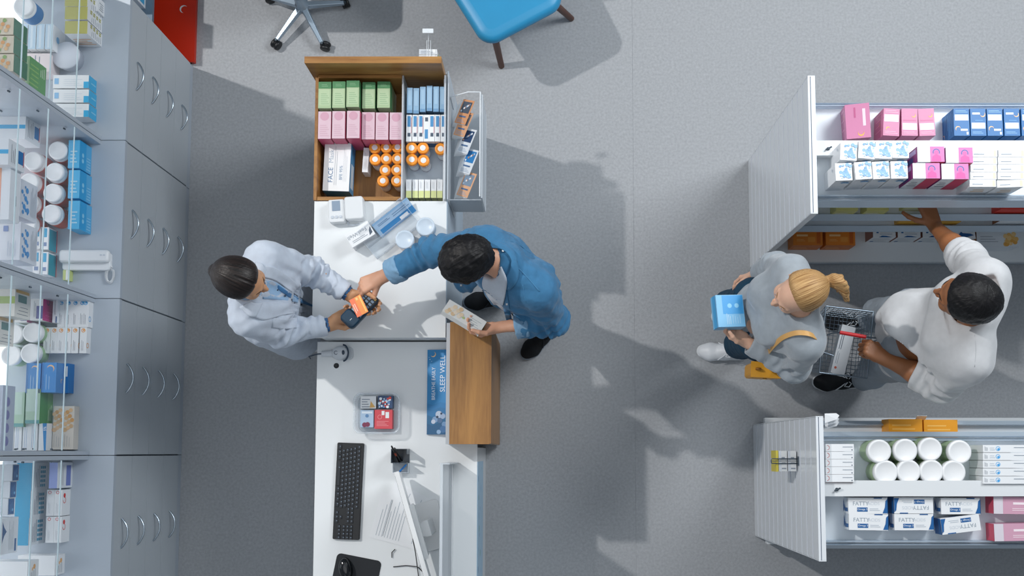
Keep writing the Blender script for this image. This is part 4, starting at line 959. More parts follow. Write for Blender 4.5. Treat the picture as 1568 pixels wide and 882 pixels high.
gp('pink_moon_c', 0.100, 0.145, 0.15, PK, d_pk3, 1322, 179, 'pink moon carton tilted at left end of the pink group', rot=(radians(6),radians(-9),radians(3)), name='pink_moon_carton', zs=GB)
gp('pink_moon_a', 0.068, 0.118, 0.13, PK, lambda b: d_pk(b), 1365, 187, 'pink moon carton with white panel, leaning beside the tilted one', rz=radians(-3), name='pink_moon_carton', zs=GB)
gp('pink_moon_b', 0.068, 0.118, 0.13, PK, d_pk2, 1393, 187, 'pink moon carton, second from the right of pink group', rz=radians(-1), name='pink_moon_carton', zs=GB)
gp('pink_moon_b', 0.068, 0.118, 0.13, PK, d_pk2, 1419, 187, 'pink moon carton at right end, nearest the blue moon cartons', rz=radians(2), name='pink_moon_carton', zs=GB)
BLU = C('#1b6aa9'); BM = C('#eec08a')
def d_nb(b): b.rect('top',0.06,0.56,0.94,0.78,C('#cfd9e6')).moon('top',0.25,0.26,0.011,BM,120).rect('top',0.42,0.18,0.88,0.25,PAPER).lines('top',0.1,0.86,0.9,0.96,2,C('#8fc0e6')).rect('top',0.8,0.04,0.92,0.14,PAPER).lines('left',0.1,0.2,0.9,0.9,5,C('#5fa0d6'),False,0.25).moon('left',0.8,0.12,0.010,BM,120)
def d_nb2(b): b.rect('top',0.06,0.26,0.94,0.48,C('#cfd9e6')).moon('top',0.80,0.78,0.011,BM,-60).rect('top',0.12,0.78,0.62,0.85,PAPER).lines('top',0.3,0.55,0.8,0.62,1,C('#5fa0d6')).lines('top',0.1,0.08,0.8,0.18,2,C('#8fc0e6')).lines('left',0.1,0.2,0.9,0.9,5,C('#5fa0d6'),False,0.25)
for i, u in enumerate((1472.5, 1498, 1523.5, 1549.5, 1576)):
    gp('night_a' if i % 2 == 0 else 'night_b', 0.0655, 0.118, 0.13, BLU, d_nb if i % 2 == 0 else d_nb2, u, 187, f'deep blue moon carton on the upper gondola, {ORD[i]} from the left', group='blue moon cartons on the gondola', name='night_carton', zs=GB)
def d_bu(b, s=0):
    rr = random.Random(5)
    for k in range(24):
        r = [0.007,0.004,0.005,0.003][k % 4]*(2.0 if k == 0 else 1); b.disc('top', 0.60 if k == 0 else 0.30+0.62*rr.random(), 0.40 if k == 0 else 0.08+0.84*rr.random(), r, C(['#8fbbe6','#a9cdee','#7fb0e0','#c3dcf2'][k % 4]))
    for k in range(5): b.disc('front', 0.5+0.4*((k*3) % 5)/5, 0.82+0.02*(k % 3), 0.007, C('#5f9fd0'))
    b.lines('front',0.1,0.1,0.9,0.6,5,C('#c3ccd6'),False,0.2).disc('left',0.3,0.8,0.006,C('#b9c4d0'))
bubl = 'white carton with pale blue bubbles, '
for i, (u, v, r) in enumerate([(1299.5,232,-3),(1327.5,229.5,-5),(1353,229.5,-2),(1379,228.5,-1)]):
    gp('bubble_carton', 0.068, 0.072, 0.170, PAPER, d_bu, u, v, bubl+f'back row, {ORD[i]} from the left', rz=radians(r), group='bubble print cartons', zs=GA)
for i, (u, v, r) in enumerate([(1292,263,2),(1322,261,4),(1349,260.5,3),(1377,260,1)]):
    gp('bubble_carton', 0.068, 0.072, 0.170, PAPER, d_bu, u, v, bubl+f'front row, {ORD[i]} from the left', rz=radians(r), group='bubble print cartons', zs=GA)
MG = C('#d95fa8')
def d_wo(b): b.rect('top',0.47,0,1,1,C('#cf74b4')).disc('top',0.70,0.62,0.015,C('#4f5fa6'),0.011,-0.4,pi+0.4).disc('top',0.70,0.60,0.009,MG).poly('top',[(0.53,0.05),(0.88,0.05),(0.86,0.36),(0.70,0.50),(0.55,0.36)],C('#e04fa0')).rect('front',0.5,0,1,1,C('#cc2b58')).lines('front',0.1,0.3,0.45,0.8,3,INKD,False,0.2).rect('left',0,0,1,1,C('#8f2f78')).rect('left',0.1,0.2,0.4,0.9,C('#b9a0d0')).rect('left',0.5,0.3,0.9,0.7,C('#3f3f86'))
for i, (u, v) in enumerate([(1425.5,236),(1469,237.5),(1418.5,261.5),(1462.5,262.5)]):
    gp('woman_carton', 0.110, 0.064, 0.17, PAPER, d_wo, u, v, f'white and magenta carton with woman figure, {["back left","back right","front left","front right"][i]} of four', group='magenta figure cartons', zs=GA)
def d_st(b): b.lines('top',0.1,0.3,0.5,0.6,1,INK).rect('top',0.86,0.1,0.97,0.9,C('#efd9bb')).lines('front',0.3,0.4,0.8,0.8,2,C('#e3c39a'))
for c_, (u0, sh) in enumerate(((1507,0),(1549,2))):
    for i in range(5):
        gp('slim_white_strip', 0.108, 0.030, 0.14, PAPER, d_st, u0+[0,-0.5,-0.5,-1,-2][i], 234.5+11.5*i+sh*0.3*(i == 4), f'slim white carton, {ORD[i]} from the beam in the {["left","right"][c_]} stack', group='slim white cartons on the upper gondola', rz=radians(0 if i < 4 else sh*1.0), zs=GA)
# lower shelves of the upper gondola
me = carton('yellow_edge_carton', 0.10, 0.12, 0.10, C('#c9c679'), lambda b: b.lines('front',0.1,0.2,0.9,0.6,3,PAPER))
for i, x in enumerate((1.38, 1.52, 1.70)):
    put('yellow_carton', me, (x, 1.155+0.02*(i == 2), 0.7605), f'olive yellow carton deep on the second shelf, {ORD[i]} from the left', 'carton', group='olive yellow cartons')
me = carton('scarlet_carton', 0.20, 0.13, 0.10, C('#d9321f'), lambda b: b.disc('top',0.75,0.22,0.010,C('#f2d6cf'),0.007).lines('top',0.2,0.2,0.5,0.5,2,C('#eb8f80')))
put('scarlet_carton', me, (2.18, 1.166, 0.7605), 'scarlet carton on the second shelf right of the reaching hand', 'carton')
me = carton('golden_carton', 0.30, 0.12, 0.07, C('#e3ab3f'), lambda b: b.lines('top',0.1,0.2,0.9,0.6,3,C('#efc97f')))
put('golden_carton', me, (1.86, 1.165, 0.5105), 'long golden carton on the third shelf below the hand', 'carton')
me = carton('white_brown_carton', 0.24, 0.12, 0.10, PAPER, lambda b: b.rect('left',0,0,1,1,C('#9a5a2c')).lines('top',0.1,0.2,0.6,0.7,3,INK))
put('white_brown_carton', me, (2.31, 1.165, 0.5105), 'white carton with brown end on the third shelf', 'carton')
OR = C('#e0801f')
def d_oc(b): b.rect('front',0.0,0.0,1,1,C('#cf6d17')).rect('top',0.12,0.54,0.5,0.66,C('#f3c58a')).lines('top',0.12,0.25,0.4,0.42,2,C('#f0b066')).rect('top',0.8,0.1,0.93,0.9,C('#c9600f')).lines('front',0.1,0.3,0.6,0.7,2,C('#eba866')).rect('top',0.5,0.2,0.75,0.5,C('#e8963c'))
for i, u in enumerate((1236, 1286)):
    gp('vitamin_carton', 0.150, 0.085, 0.12, OR, d_oc, u+1, 363, f'orange carton on the bottom shelf, {["closer to the slatted end","further from the slatted end"][i]}', zs=0.1505, group='orange cartons on the base deck')
DB = C('#1f5f9c')
def fatty(b):
    b.text('top','FATTY',0.32,0.64,0.0155,C('#8f9daa')).text('top','ACIDS',0.64,0.64,0.0125,C('#ccd4dc')).rect('top',0.22,0.14,0.49,0.40,DB).text('top','Omega 3',0.355,0.27,0.010,PAPER)
    b.lines('top',0.54,0.2,0.8,0.4,2,C('#b9c3cd')).poly('top',[(0.87,0.04),(1.0,0.04),(1.0,0.92),(0.95,0.80),(0.93,0.40)],DB).rect('top',0.65,0.94,0.86,1,DB)
    b.rect('left',0.0,0.25,0.55,0.8,C('#cfd8e2')).rect('left',0.62,0.3,0.85,0.9,DB).poly('left',[(0.1,0.1),(0.9,0.05),(0.6,0.4)],DB).rect('right',0,0,1,1,DB).rect('front',0,0.9,0.2,1,DB)
    b.poly('front',[(0.3,0.9),(0.8,0.9),(0.7,0.7)],DB).lines('front',0.1,0.2,0.9,0.6,4,INK,False,0.2)
def fatty2(b):
    b.rect('top',0.15,0.3,0.25,0.95,DB).lines('top',0.3,0.2,0.85,0.9,4,C('#b9c3cd')).poly('top',[(0.25,0.0),(0.85,0.0),(0.6,0.10),(0.4,0.12)],DB).lines('front',0.1,0.1,0.9,0.9,5,C('#c3ccd6'),False,0.2).disc('front',0.2,0.2,0.010,DB).rect('left',0,0,1,1,C('#9c6a5a'))
for i, u in enumerate((1352, 1390, 1428)):
    gp('fatty_small', 0.115, 0.070, 0.13, PAPER, fatty2, u+2, 353, f'white and navy carton on the bottom shelf, {ORD[i]} from the left', zs=0.1505, group='white and navy cartons on the base deck', name='navy_print_carton')
gp('dolphin_print', 0.125, 0.075, 0.13, PAPER, lambda b: b.poly('top',[(0.05,0.25),(0.25,0.32),(0.45,0.62),(0.5,0.5),(0.8,0.4),(0.95,0.25),(0.6,0.18)],DB).rect('top',0.7,0.7,0.9,0.98,DB).rect('right',0,0,1,1,C('#9a5a2c')), 1474, 357, 'white carton with navy dolphin print on the bottom shelf', zs=0.1505, rz=radians(8))
me = carton('amber_print_carton', 0.215, 0.075, 0.13, PAPER2, lambda b: [b.disc('top',0.68+0.28*((k*31)%10)/10,0.15+0.75*((k*47)%11)/11,0.012,C(['#e6b566','#eec88a','#dfa24a'][k%3])) for k in range(14)]+[b.lines('top',0.08,0.3,0.5,0.8,3,INK,False,0.2), b.rect('left',0,0,1,1,C('#a8672c'))])
put('amber_print_carton', me, on(1528,366,.2805,.13), 'white carton with amber print on bottom shelf, nearer the man', 'carton')
put('amber_print_carton', me, on(1530,343,.2805,.13), 'white carton with amber print on bottom shelf, behind its twin', 'carton')

# lower gondola
def d_rs(b): b.disc('top',0.05,0.5,0.010,C('#c25a52'),0.008,-pi/2,pi/2).lines('top',0.6,0.55,0.95,0.8,1,INK).disc('top',0.93,0.2,0.0025,INKD).rect('front',0,0,1,1,C('#a0543f'))
for i in range(5):
    gp('red_ring_strip', 0.115, 0.030, 0.14, PAPER, d_rs, 1286, 685.5+11.7*i, f'slim white carton with red ring, {ORD[i]} from the top beside slatted end', group='slim red ring cartons', name='red_ring_carton', zs=GD)
LW = mat('lid_white','#eceef0',0.35)
for i, (u, v) in enumerate([(1347,691),(1387,690),(1425,688),(1470,692),(1357,723),(1392,722),(1427,722),(1461,723)]):
    lab = f'white lidded jar on the lower gondola, {["back","front"][i//4]} row, {ORD[i%4]} from the left'
    p = P(u, v, GD+.128)
    if i == 0: wj = make_jar('supplement_jar', (p.x,p.y,GD), lab, 0.0485, 0.128, LW, mat('jar_sage','#aebfa9',0.35), mat('label_sage','#9db48f',0.4), 'white lidded supplement jars', 0.03)
    else: dup(wj, (p.x,p.y,GD), (0,0,i*0.8), lab, 'white lidded supplement jars')
def d_bs(b): b.disc('top',0.35,0.5,0.0095,C('#6fb4e6'),0.007).disc('top',0.36,0.42,0.005,C('#4fa4e0')).lines('top',0.04,0.2,0.12,0.8,3,INKD,True).lines('top',0.16,0.3,0.28,0.8,2,C('#c3ccd6')).lines('top',0.72,0.6,0.97,0.85,1,INK).disc('top',0.97,0.3,0.0025,INKD)
for i in range(5):
    gp('blue_ring_strip', 0.175, 0.030, 0.14, PAPER, d_bs, 1538, 687+12.0*i, f'slim white carton with blue ring, {ORD[i]} from the top on the lower gondola', group='slim blue ring cartons', name='blue_ring_carton', zs=GD)
for i, (u, v, r) in enumerate([(1329,774.5,0),(1399,774,180),(1471,775,0),(1330,799.5,-1),(1399.5,799.5,0),(1471,803,187)]):
    gp('fatty', 0.160, 0.066, 0.075, PAPER, fatty, u, v, f'white fatty acids carton, {["back","front"][i//3]} row, {["left","middle","right"][i%3]} of three', rz=radians(r), group='fatty acids cartons on the lower gondola', name='fatty_acids_carton', zs=GC)
def d_pp(b): b.rect('top',0.42,0.55,0.76,0.68,C('#f3e6ec')).lines('top',0.4,0.2,0.8,0.4,2,C('#f3e0e8')).rect('left',0,0,1,1,C('#d8506a')).rect('top',0,0,0.2,1,C('#d9d3dc'))
for i, (u, v, r) in enumerate([(1557,774,-1),(1558,815,1)]):
    gp('rose_carton', 0.190, 0.070, 0.08, C('#cf9fb5'), d_pp, u, v, f'rose pink carton at the right photo edge, {["beside the fatty acids back row","lower of the two"][i]}', rz=radians(r), zs=GC)
me = carton('amber_low_carton', 0.150, 0.13, 0.10, C('#e39a1f'), lambda b: b.lines('top',0.1,0.5,0.9,0.9,3,C('#eeb95a')))
for i, (u, v) in enumerate([(1387,664),(1441,665)]):
    put('amber_carton', me, on(u, v, .861, .10), f'amber carton on the second shelf behind the jars, {["left","right"][i]} of two', 'carton', group='amber cartons behind the jars')
o = MB().carton(0.045, 0.003, 0.03, PAPER, None); o.lines('back',0.1,0.2,0.9,0.8,3,INKD).lines('top',0.1,0.1,0.9,0.9,1,INKD)
lp = P(1413,643,.80); tag(put('price_ticket', o.mesh('price_ticket'), (lp.x, 0.146, 0.768), None, None, rot=(radians(-35),0,0)), 'small white price ticket on the shelf rail above amber cartons', 'price ticket')
# folded papers at the panel corner
for i in range(3):
    b = MB(); b.add([(0,-0.02,0),(0.05,-0.005,0.004),(0.062,0.012,0.0),(0.05,0.022,-0.004),(0,0.02,0)], [(0,1,2,3,4)], PAPER); b.add([(0,-0.02,-0.002),(0.05,-0.005,0.002),(0.062,0.012,-0.002),(0.05,0.022,-0.006),(0,0.02,-0.002)], [(4,3,2,1,0)], C('#c3d3e6'))
    o = b.build('folded_leaflet', None, loc=P(1263,640.5+5*i,1.10-0.02*i)); tag(o, f'pale folded leaflet poking past the slatted end panel, {["upper","middle","lower"][i]} of three', 'leaflet', 'folded leaflets')
# hook with packets on the slatted end
pz = 0.98; hp = P(1240, 706, pz)
t = thing('wire_hook', 'dark wire hook on the slatted end of lower gondola', 'hook', (1.1035, hp.y, pz))
MB().box((-0.004,-0.02,-0.02),(0,0.02,0.02),STEEL).build('hook_plate', t)
b = MB()
for s in (-1, 1): b.tube([(-0.003,0.010*s,0.0),(-0.06,0.010*s,0.004),(-0.115,0.010*s,0.006)],0.0022,STEEL)
b.tube([(-0.115,-0.010,0.006),(-0.118,0,0.007),(-0.115,0.010,0.006)],0.0022,STEEL).tube([(-0.003,0,0.012),(-0.12,0,0.02)],0.0015,STEEL); b.build('wire_prong', t)
def d_hp(b): b.rect('top',0,0,0.3,1,C('#cfd6de')).lines('top',0.35,0.1,0.9,0.9,3,INK,False,0.25)
me = carton('hook_packet', 0.036, 0.088, 0.10, C('#dcdfe0'), d_hp)
for i in range(2):
    put('hanging_packet', me, (1.0795-0.040*i, hp.y, pz-0.104), f'pale packet on the wire hook, {["closer to the slats","at the outer end"][i]}', 'packet', group='packets on the wire hook')
me = carton('yellow_strip_packet', 0.010, 0.092, 0.10, C('#d2c34a'), None)
put('hanging_packet', me, (1.0795-0.040-0.025, hp.y, pz-0.104), 'thin yellow edged packet at the front of the wire hook', 'packet')
# ================================================================== people: smooth-blended body surfaces
class Field:
    """signed distance grid; smooth unions of tapered limbs, meshed by surface nets"""
    def __init__(s, lo, hi, h):
        s.lo = np.array(lo, np.float32); s.h = h
        s.n = np.maximum(np.ceil((np.array(hi)-np.array(lo))/h).astype(int)+1, 4)
        s.F = np.full(tuple(s.n), 0.25, np.float32)
    def win(s, lo, hi):
        a = np.clip(np.floor((np.array(lo)-s.lo)/s.h).astype(int), 0, s.n); b = np.clip(np.ceil((np.array(hi)-s.lo)/s.h).astype(int)+1, 0, s.n)
        if np.any(b <= a): return None, None
        sl = tuple(slice(a[i], b[i]) for i in range(3))
        ax = [(s.lo[i]+s.h*np.arange(a[i], b[i])).astype(np.float32) for i in range(3)]
        X, Y, Z = np.meshgrid(*ax, indexing='ij', sparse=True)
        return sl, (X, Y, Z)
    def put(s, sl, d, k, op):
        F = s.F[sl]
        if op == 'sub': d = -d
        if op in ('sub', 'int'):
            if k > 0: h = np.maximum(k-np.abs(F-d), 0)/k; s.F[sl] = np.maximum(F, d)+h*h*k*0.25
            else: s.F[sl] = np.maximum(F, d)
        else:
            if k > 0: h = np.maximum(k-np.abs(F-d), 0)/k; s.F[sl] = np.minimum(F, d)-h*h*k*0.25
            else: s.F[sl] = np.minimum(F, d)
    def cone(s, a, b, ra, rb, k=0.02, op='add', flat=None):
        """tapered capsule; flat = (axis, factor) squeezes its section along axis"""
        a = np.array(a, np.float32); b = np.array(b, np.float32); m = max(ra, rb)*1.4+k+0.02
        sl, g = s.win(np.minimum(a, b)-m, np.maximum(a, b)+m)
        if sl is None: return s
        ab = b-a; L = float(ab @ ab)+1e-12
        dx, dy, dz = g[0]-a[0], g[1]-a[1], g[2]-a[2]
        t = np.clip((dx*ab[0]+dy*ab[1]+dz*ab[2])/L, 0, 1)
        ex, ey, ez = dx-t*ab[0], dy-t*ab[1], dz-t*ab[2]
        if flat is not None:
            n = np.array(flat[0], np.float32); n = n/np.linalg.norm(n); q = (1/flat[1]-1)*(ex*n[0]+ey*n[1]+ez*n[2])
            ex, ey, ez = ex+q*n[0], ey+q*n[1], ez+q*n[2]
        d = np.sqrt(ex*ex+ey*ey+ez*ez)-(ra+(rb-ra)*t)
        s.put(sl, d, k, op); return s
    def ell(s, c, R, axes=None, k=0.02, op='add'):
        """ellipsoid with radii R along the given axes"""
        c = np.array(c, np.float32); m = max(R)+k+0.02
        sl, g = s.win(c-m, c+m)
        if sl is None: return s
        A = np.array(axes if axes is not None else np.eye(3), np.float32)
        dx, dy, dz = g[0]-c[0], g[1]-c[1], g[2]-c[2]
        q = 0; w = 0
        for i in range(3):
            p = dx*A[i][0]+dy*A[i][1]+dz*A[i][2]; q = q+(p/R[i])**2; w = w+(p/(R[i]*R[i]))**2
        k0 = np.sqrt(q); k1 = np.sqrt(w)+1e-9
        s.put(sl, (k0*(k0-1)/k1).astype(np.float32), k, op); return s
    def rbox(s, c, half, axes, r=0.005, k=0.0, op='add'):
        c = np.array(c, np.float32); m = float(np.linalg.norm(half))+k+0.02
        sl, g = s.win(c-m, c+m)
        if sl is None: return s
        A = np.array(axes, np.float32); dx, dy, dz = g[0]-c[0], g[1]-c[1], g[2]-c[2]; o = 0; mx = None
        for i in range(3):
            p = np.abs(dx*A[i][0]+dy*A[i][1]+dz*A[i][2])-(half[i]-r); o = o+np.maximum(p, 0)**2; mx = p if mx is None else np.maximum(mx, p)
        s.put(sl, (np.sqrt(o)+np.minimum(mx, 0)-r).astype(np.float32), k, op); return s
    def mesh(s):
        F = s.F; S = F < 0
        nx, ny, nz = F.shape
        c = np.zeros((nx-1, ny-1, nz-1), np.int8)
        for i in (0, 1):
            for j in (0, 1):
                for l in (0, 1): c += S[i:nx-1+i, j:ny-1+j, l:nz-1+l]
        act = (c > 0) & (c < 8); I = np.argwhere(act); idx = np.full(act.shape, -1, np.int32); idx[act] = np.arange(len(I))
        acc = np.zeros((len(I), 3), np.float32); cnt = np.zeros(len(I), np.float32)
        corners = [(i, j, l) for i in (0, 1) for j in (0, 1) for l in (0, 1)]
        vals = {q: F[I[:,0]+q[0], I[:,1]+q[1], I[:,2]+q[2]] for q in corners}
        for a in corners:
            for ax in range(3):
                if a[ax]: continue
                b = list(a); b[ax] = 1; b = tuple(b); va, vb = vals[a], vals[b]; m = (va < 0) != (vb < 0)
                t = va[m]/(va[m]-vb[m]); p = np.tile(np.array(a, np.float32), (m.sum(), 1)); p[:, ax] = t
                acc[m] += p; cnt[m] += 1
        V = s.lo+(I+acc/cnt[:, None])*s.h
        Q = []
        for ax in range(3):
            o1, o2 = [(1, 2), (2, 0), (0, 1)][ax]
            n = [nx, ny, nz]; sl0 = [slice(1, n[0]-1) for _ in range(3)]
            A = [slice(1, n[q]-1) for q in range(3)]; A[ax] = slice(0, n[ax]-1); B = list(A); B[ax] = slice(1, n[ax])
            sa, sb = S[tuple(A)], S[tuple(B)]; ch = np.argwhere(sa != sb)
            if len(ch) == 0: continue
            off = np.array([1, 1, 1]); off[ax] = 0; ch = ch+off
            def at(d1, d2):
                q = ch.copy(); q[:, o1] -= d1; q[:, o2] -= d2; return idx[q[:,0], q[:,1], q[:,2]]
            qd = np.stack([at(1, 1), at(0, 1), at(0, 0), at(1, 0)], 1)
            fl = sb[sa != sb]
            qd[fl] = qd[fl][:, ::-1]; Q.append(qd)
        Q = np.concatenate(Q); Q = Q[(Q >= 0).all(1)]
        return V.astype(np.float64), Q

def vnormals(V, Q):
    a, b, c, d = (V[Q[:, i]] for i in range(4)); n = np.cross(c-a, d-b); N = np.zeros_like(V)
    for i in range(4): np.add.at(N, Q[:, i], n)
    return N/(np.linalg.norm(N, axis=1)[:, None]+1e-12)
def relax(V, Q, it=1, f=0.5):
    for _ in range(it):
        S_ = np.zeros_like(V); C_ = np.zeros(len(V))
        for i in range(4):
            j = (i+1) % 4; np.add.at(S_, Q[:, i], V[Q[:, j]]); np.add.at(S_, Q[:, j], V[Q[:, i]])
            np.add.at(C_, Q[:, i], 1); np.add.at(C_, Q[:, j], 1)
        V = V*(1-f)+f*S_/np.maximum(C_, 1)[:, None]
    return V
def wob(V, scale, seed, oct=3):
    """smooth pseudo-noise in [-1,1]"""
    r = np.random.RandomState(seed); o = np.zeros(len(V)); w = 0
    for q in range(oct):
        a = 0.6**q; w += a; acc = 0
        for _ in range(4):
            k = r.randn(3); k = k/np.linalg.norm(k)*2*pi/(scale*0.62**q*(0.7+0.6*r.rand())); k2 = r.randn(3)*2*pi/(scale*2.2)
            acc = acc+np.sin(V @ k+r.rand()*6.28+1.6*np.sin(V @ k2+r.rand()*6.28))
        o += a*acc/2.6
    return o/w
def ridges(x): return 1-2*np.abs(np.sin(x))
def sleeve_folds(V, N, a, b, t0, width, amp, wl, seed):
    """ring folds across the limb a-b around parameter t0"""
    a = np.array(a); b = np.array(b); ab = b-a; L = np.linalg.norm(ab); u = ab/L
    rel = V-a; t = rel @ u; rad = rel-np.outer(t, u); rr = np.linalg.norm(rad, axis=1)
    e1 = np.cross(u, [0.3, 0.2, 0.9]); e1 /= np.linalg.norm(e1); e2 = np.cross(u, e1)
    an = np.arctan2(rad @ e2, rad @ e1)
    r = np.random.RandomState(seed); ph = r.rand(4)*6.28
    w = np.exp(-((t-t0*L)/width)**2)*(rr < 0.13)*((t > -0.03) & (t < L+0.04))
    f = np.sin(2*pi*t/wl+1.4*np.sin(an+ph[0])+0.8*np.sin(2*an+ph[1])+0.8*np.sin(2*pi*t/(wl*2.7)+ph[2]))
    f = np.sign(f)*np.abs(f)**0.8
    return V+N*(amp*w*f*(0.55+0.45*np.sin(an+ph[3])))[:, None]
def tension(V, N, c, d, width, amp, wl, seed):
    """drag lines: folds running along direction d, near point c"""
    c = np.array(c); d = np.array(d, float); d /= np.linalg.norm(d); r = np.random.RandomState(seed)
    p = np.cross(d, [0.1, 0.25, 1.0]); p /= np.linalg.norm(p); q = np.cross(d, p)
    rel = V-c; w = np.exp(-(np.linalg.norm(rel, axis=1)/width)**2)
    f = np.sin((rel @ p)*2*pi/wl+0.9*np.sin((rel @ d)*2*pi/(wl*4)+r.rand()*6)+r.rand()*6+(rel @ q)*2*pi/(wl*1.7))
    return V+N*(amp*w*f)[:, None]

def unit(v): v = np.array(v, float); return v/np.linalg.norm(v)
def npP(u, v, z): return np.array(P(u, v, z))
def cutplane(f, c, n, R, k=0.004):
    """remove what lies beyond the plane through c with normal n, within radius R"""
    n = unit(n); c = np.array(c); a = np.cross(n, [0.21, 0.4, 0.88]); a /= np.linalg.norm(a); b = np.cross(n, a)
    f.rbox(c+n*R, (R, R, R), (n, a, b), 0.002, k, 'sub')

# ------------------------------------------------------------------ hands
def hand_field(wrist, d, n, side, curls, thumb, elbow=None, r_el=0.04, scale=1.0, h=0.0024, spread=1.0, ring=None):
    """five separate fingers on a palm; d = fingers, n = where the palm faces, side = thumb side"""
    d = unit(d); n = unit(np.array(n)-d*np.dot(n, d)); s_ = unit(np.array(side)-d*np.dot(side, d)-n*np.dot(side, n)); S = scale
    wrist = np.array(wrist, float); cones = []
    base = [(0.027, 0.086), (0.009, 0.090), (-0.009, 0.086), (-0.026, 0.078)]
    lens = [(0.043, 0.025, 0.021), (0.047, 0.029, 0.022), (0.043, 0.027, 0.022), (0.034, 0.020, 0.019)]
    rad = [(0.0094, 0.0085, 0.0076, 0.0066), (0.0096, 0.0087, 0.0078, 0.0067), (0.0092, 0.0083, 0.0074, 0.0064), (0.0082, 0.0073, 0.0066, 0.0058)]
    tips = []
    for i in range(4):
        b0 = wrist+(d*base[i][1]+s_*base[i][0])*S
        cones.append((wrist+(d*0.010+s_*base[i][0]*0.62)*S, b0-d*0.004, 0.0135*S, 0.0108*S, 0.012))
        ang = 0; p = b0; lat = unit(d+s_*0.09*spread*(1.5-i)*(1 if i else 1.1))
        for j in range(3):
            ang += radians(curls[i][j]); dr = lat*cos(ang)+n*sin(ang)
            q = p+dr*lens[i][j]*S; cones.append((p, q, rad[i][j]*S, rad[i][j+1]*S, 0.0035 if j else 0.006)); p = q
        tips.append((p, dr, rad[i][3]*S))
    p = wrist+(d*0.022+s_*0.021+n*0.006)*S; tl = (0.046, 0.034, 0.028); tr = (0.0135, 0.0112, 0.0098, 0.0078); dirs = []
    for j in range(3):
        td = thumb[j]; dr = unit(d*td[0]+s_*td[1]+n*td[2]); q = p+dr*tl[j]*S
        cones.append((p, q, tr[j]*S, tr[j+1]*S, 0.010 if j == 0 else 0.004)); p = q
    tips.append((p, dr, tr[3]*S))
    pts = [c[0] for c in cones]+[c[1] for c in cones]
    if elbow is not None: pts.append(np.array(elbow))
    pts = np.array(pts); f = Field(pts.min(0)-0.03-(r_el*0.6 if elbow is not None else 0), pts.max(0)+0.03+(r_el*0.6 if elbow is not None else 0), h)
    if elbow is not None:
        e = np.array(elbow); m = wrist+(e-wrist)*0.55
        f.cone(e, m, r_el, r_el*0.90, 0.02); f.cone(m, wrist-d*0.004, r_el*0.90, 0.0265*S, 0.02, flat=(n, 0.82))
    f.cone(wrist-d*0.012, wrist+d*0.02*S, 0.0255*S, 0.0255*S, 0.015, flat=(n, 0.72))
    f.cone(wrist+(d*0.03-s_*0.022+n*0.008)*S, wrist+(d*0.06-s_*0.024+n*0.006)*S, 0.012*S, 0.010*S, 0.012)
    for a, b, ra, rb, k in cones: f.cone(a, b, ra, rb, k)
    for i in range(4):   # knuckles
        f.ell(wrist+(d*(base[i][1]-0.002)+s_*base[i][0]-n*0.006)*S, (0.0062*S,)*3, None, 0.006)
    nails = []
    for i, (p, dr, r) in enumerate(tips):
        nn = n if i < 4 else unit(n*0.2-d*0.1+s_*0.3)
        up = unit(-nn+dr*np.dot(nn, dr)); nails.append((p+up*r*0.72+dr*r*0.15, dr, up, r))
    return f, nails
def add_nails(mb, nails, m):
    for c, dr, up, r in nails:
        x = np.cross(dr, up); R = Matrix(((dr[0], x[0], up[0], c[0]), (dr[1], x[1], up[1], c[1]), (dr[2], x[2], up[2], c[2]), (0,0,0,1)))
        old = mb.M; mb.M = R; mb.ball((0,0,0), (r*0.95, r*0.72, r*0.34), m, 6); mb.M = old

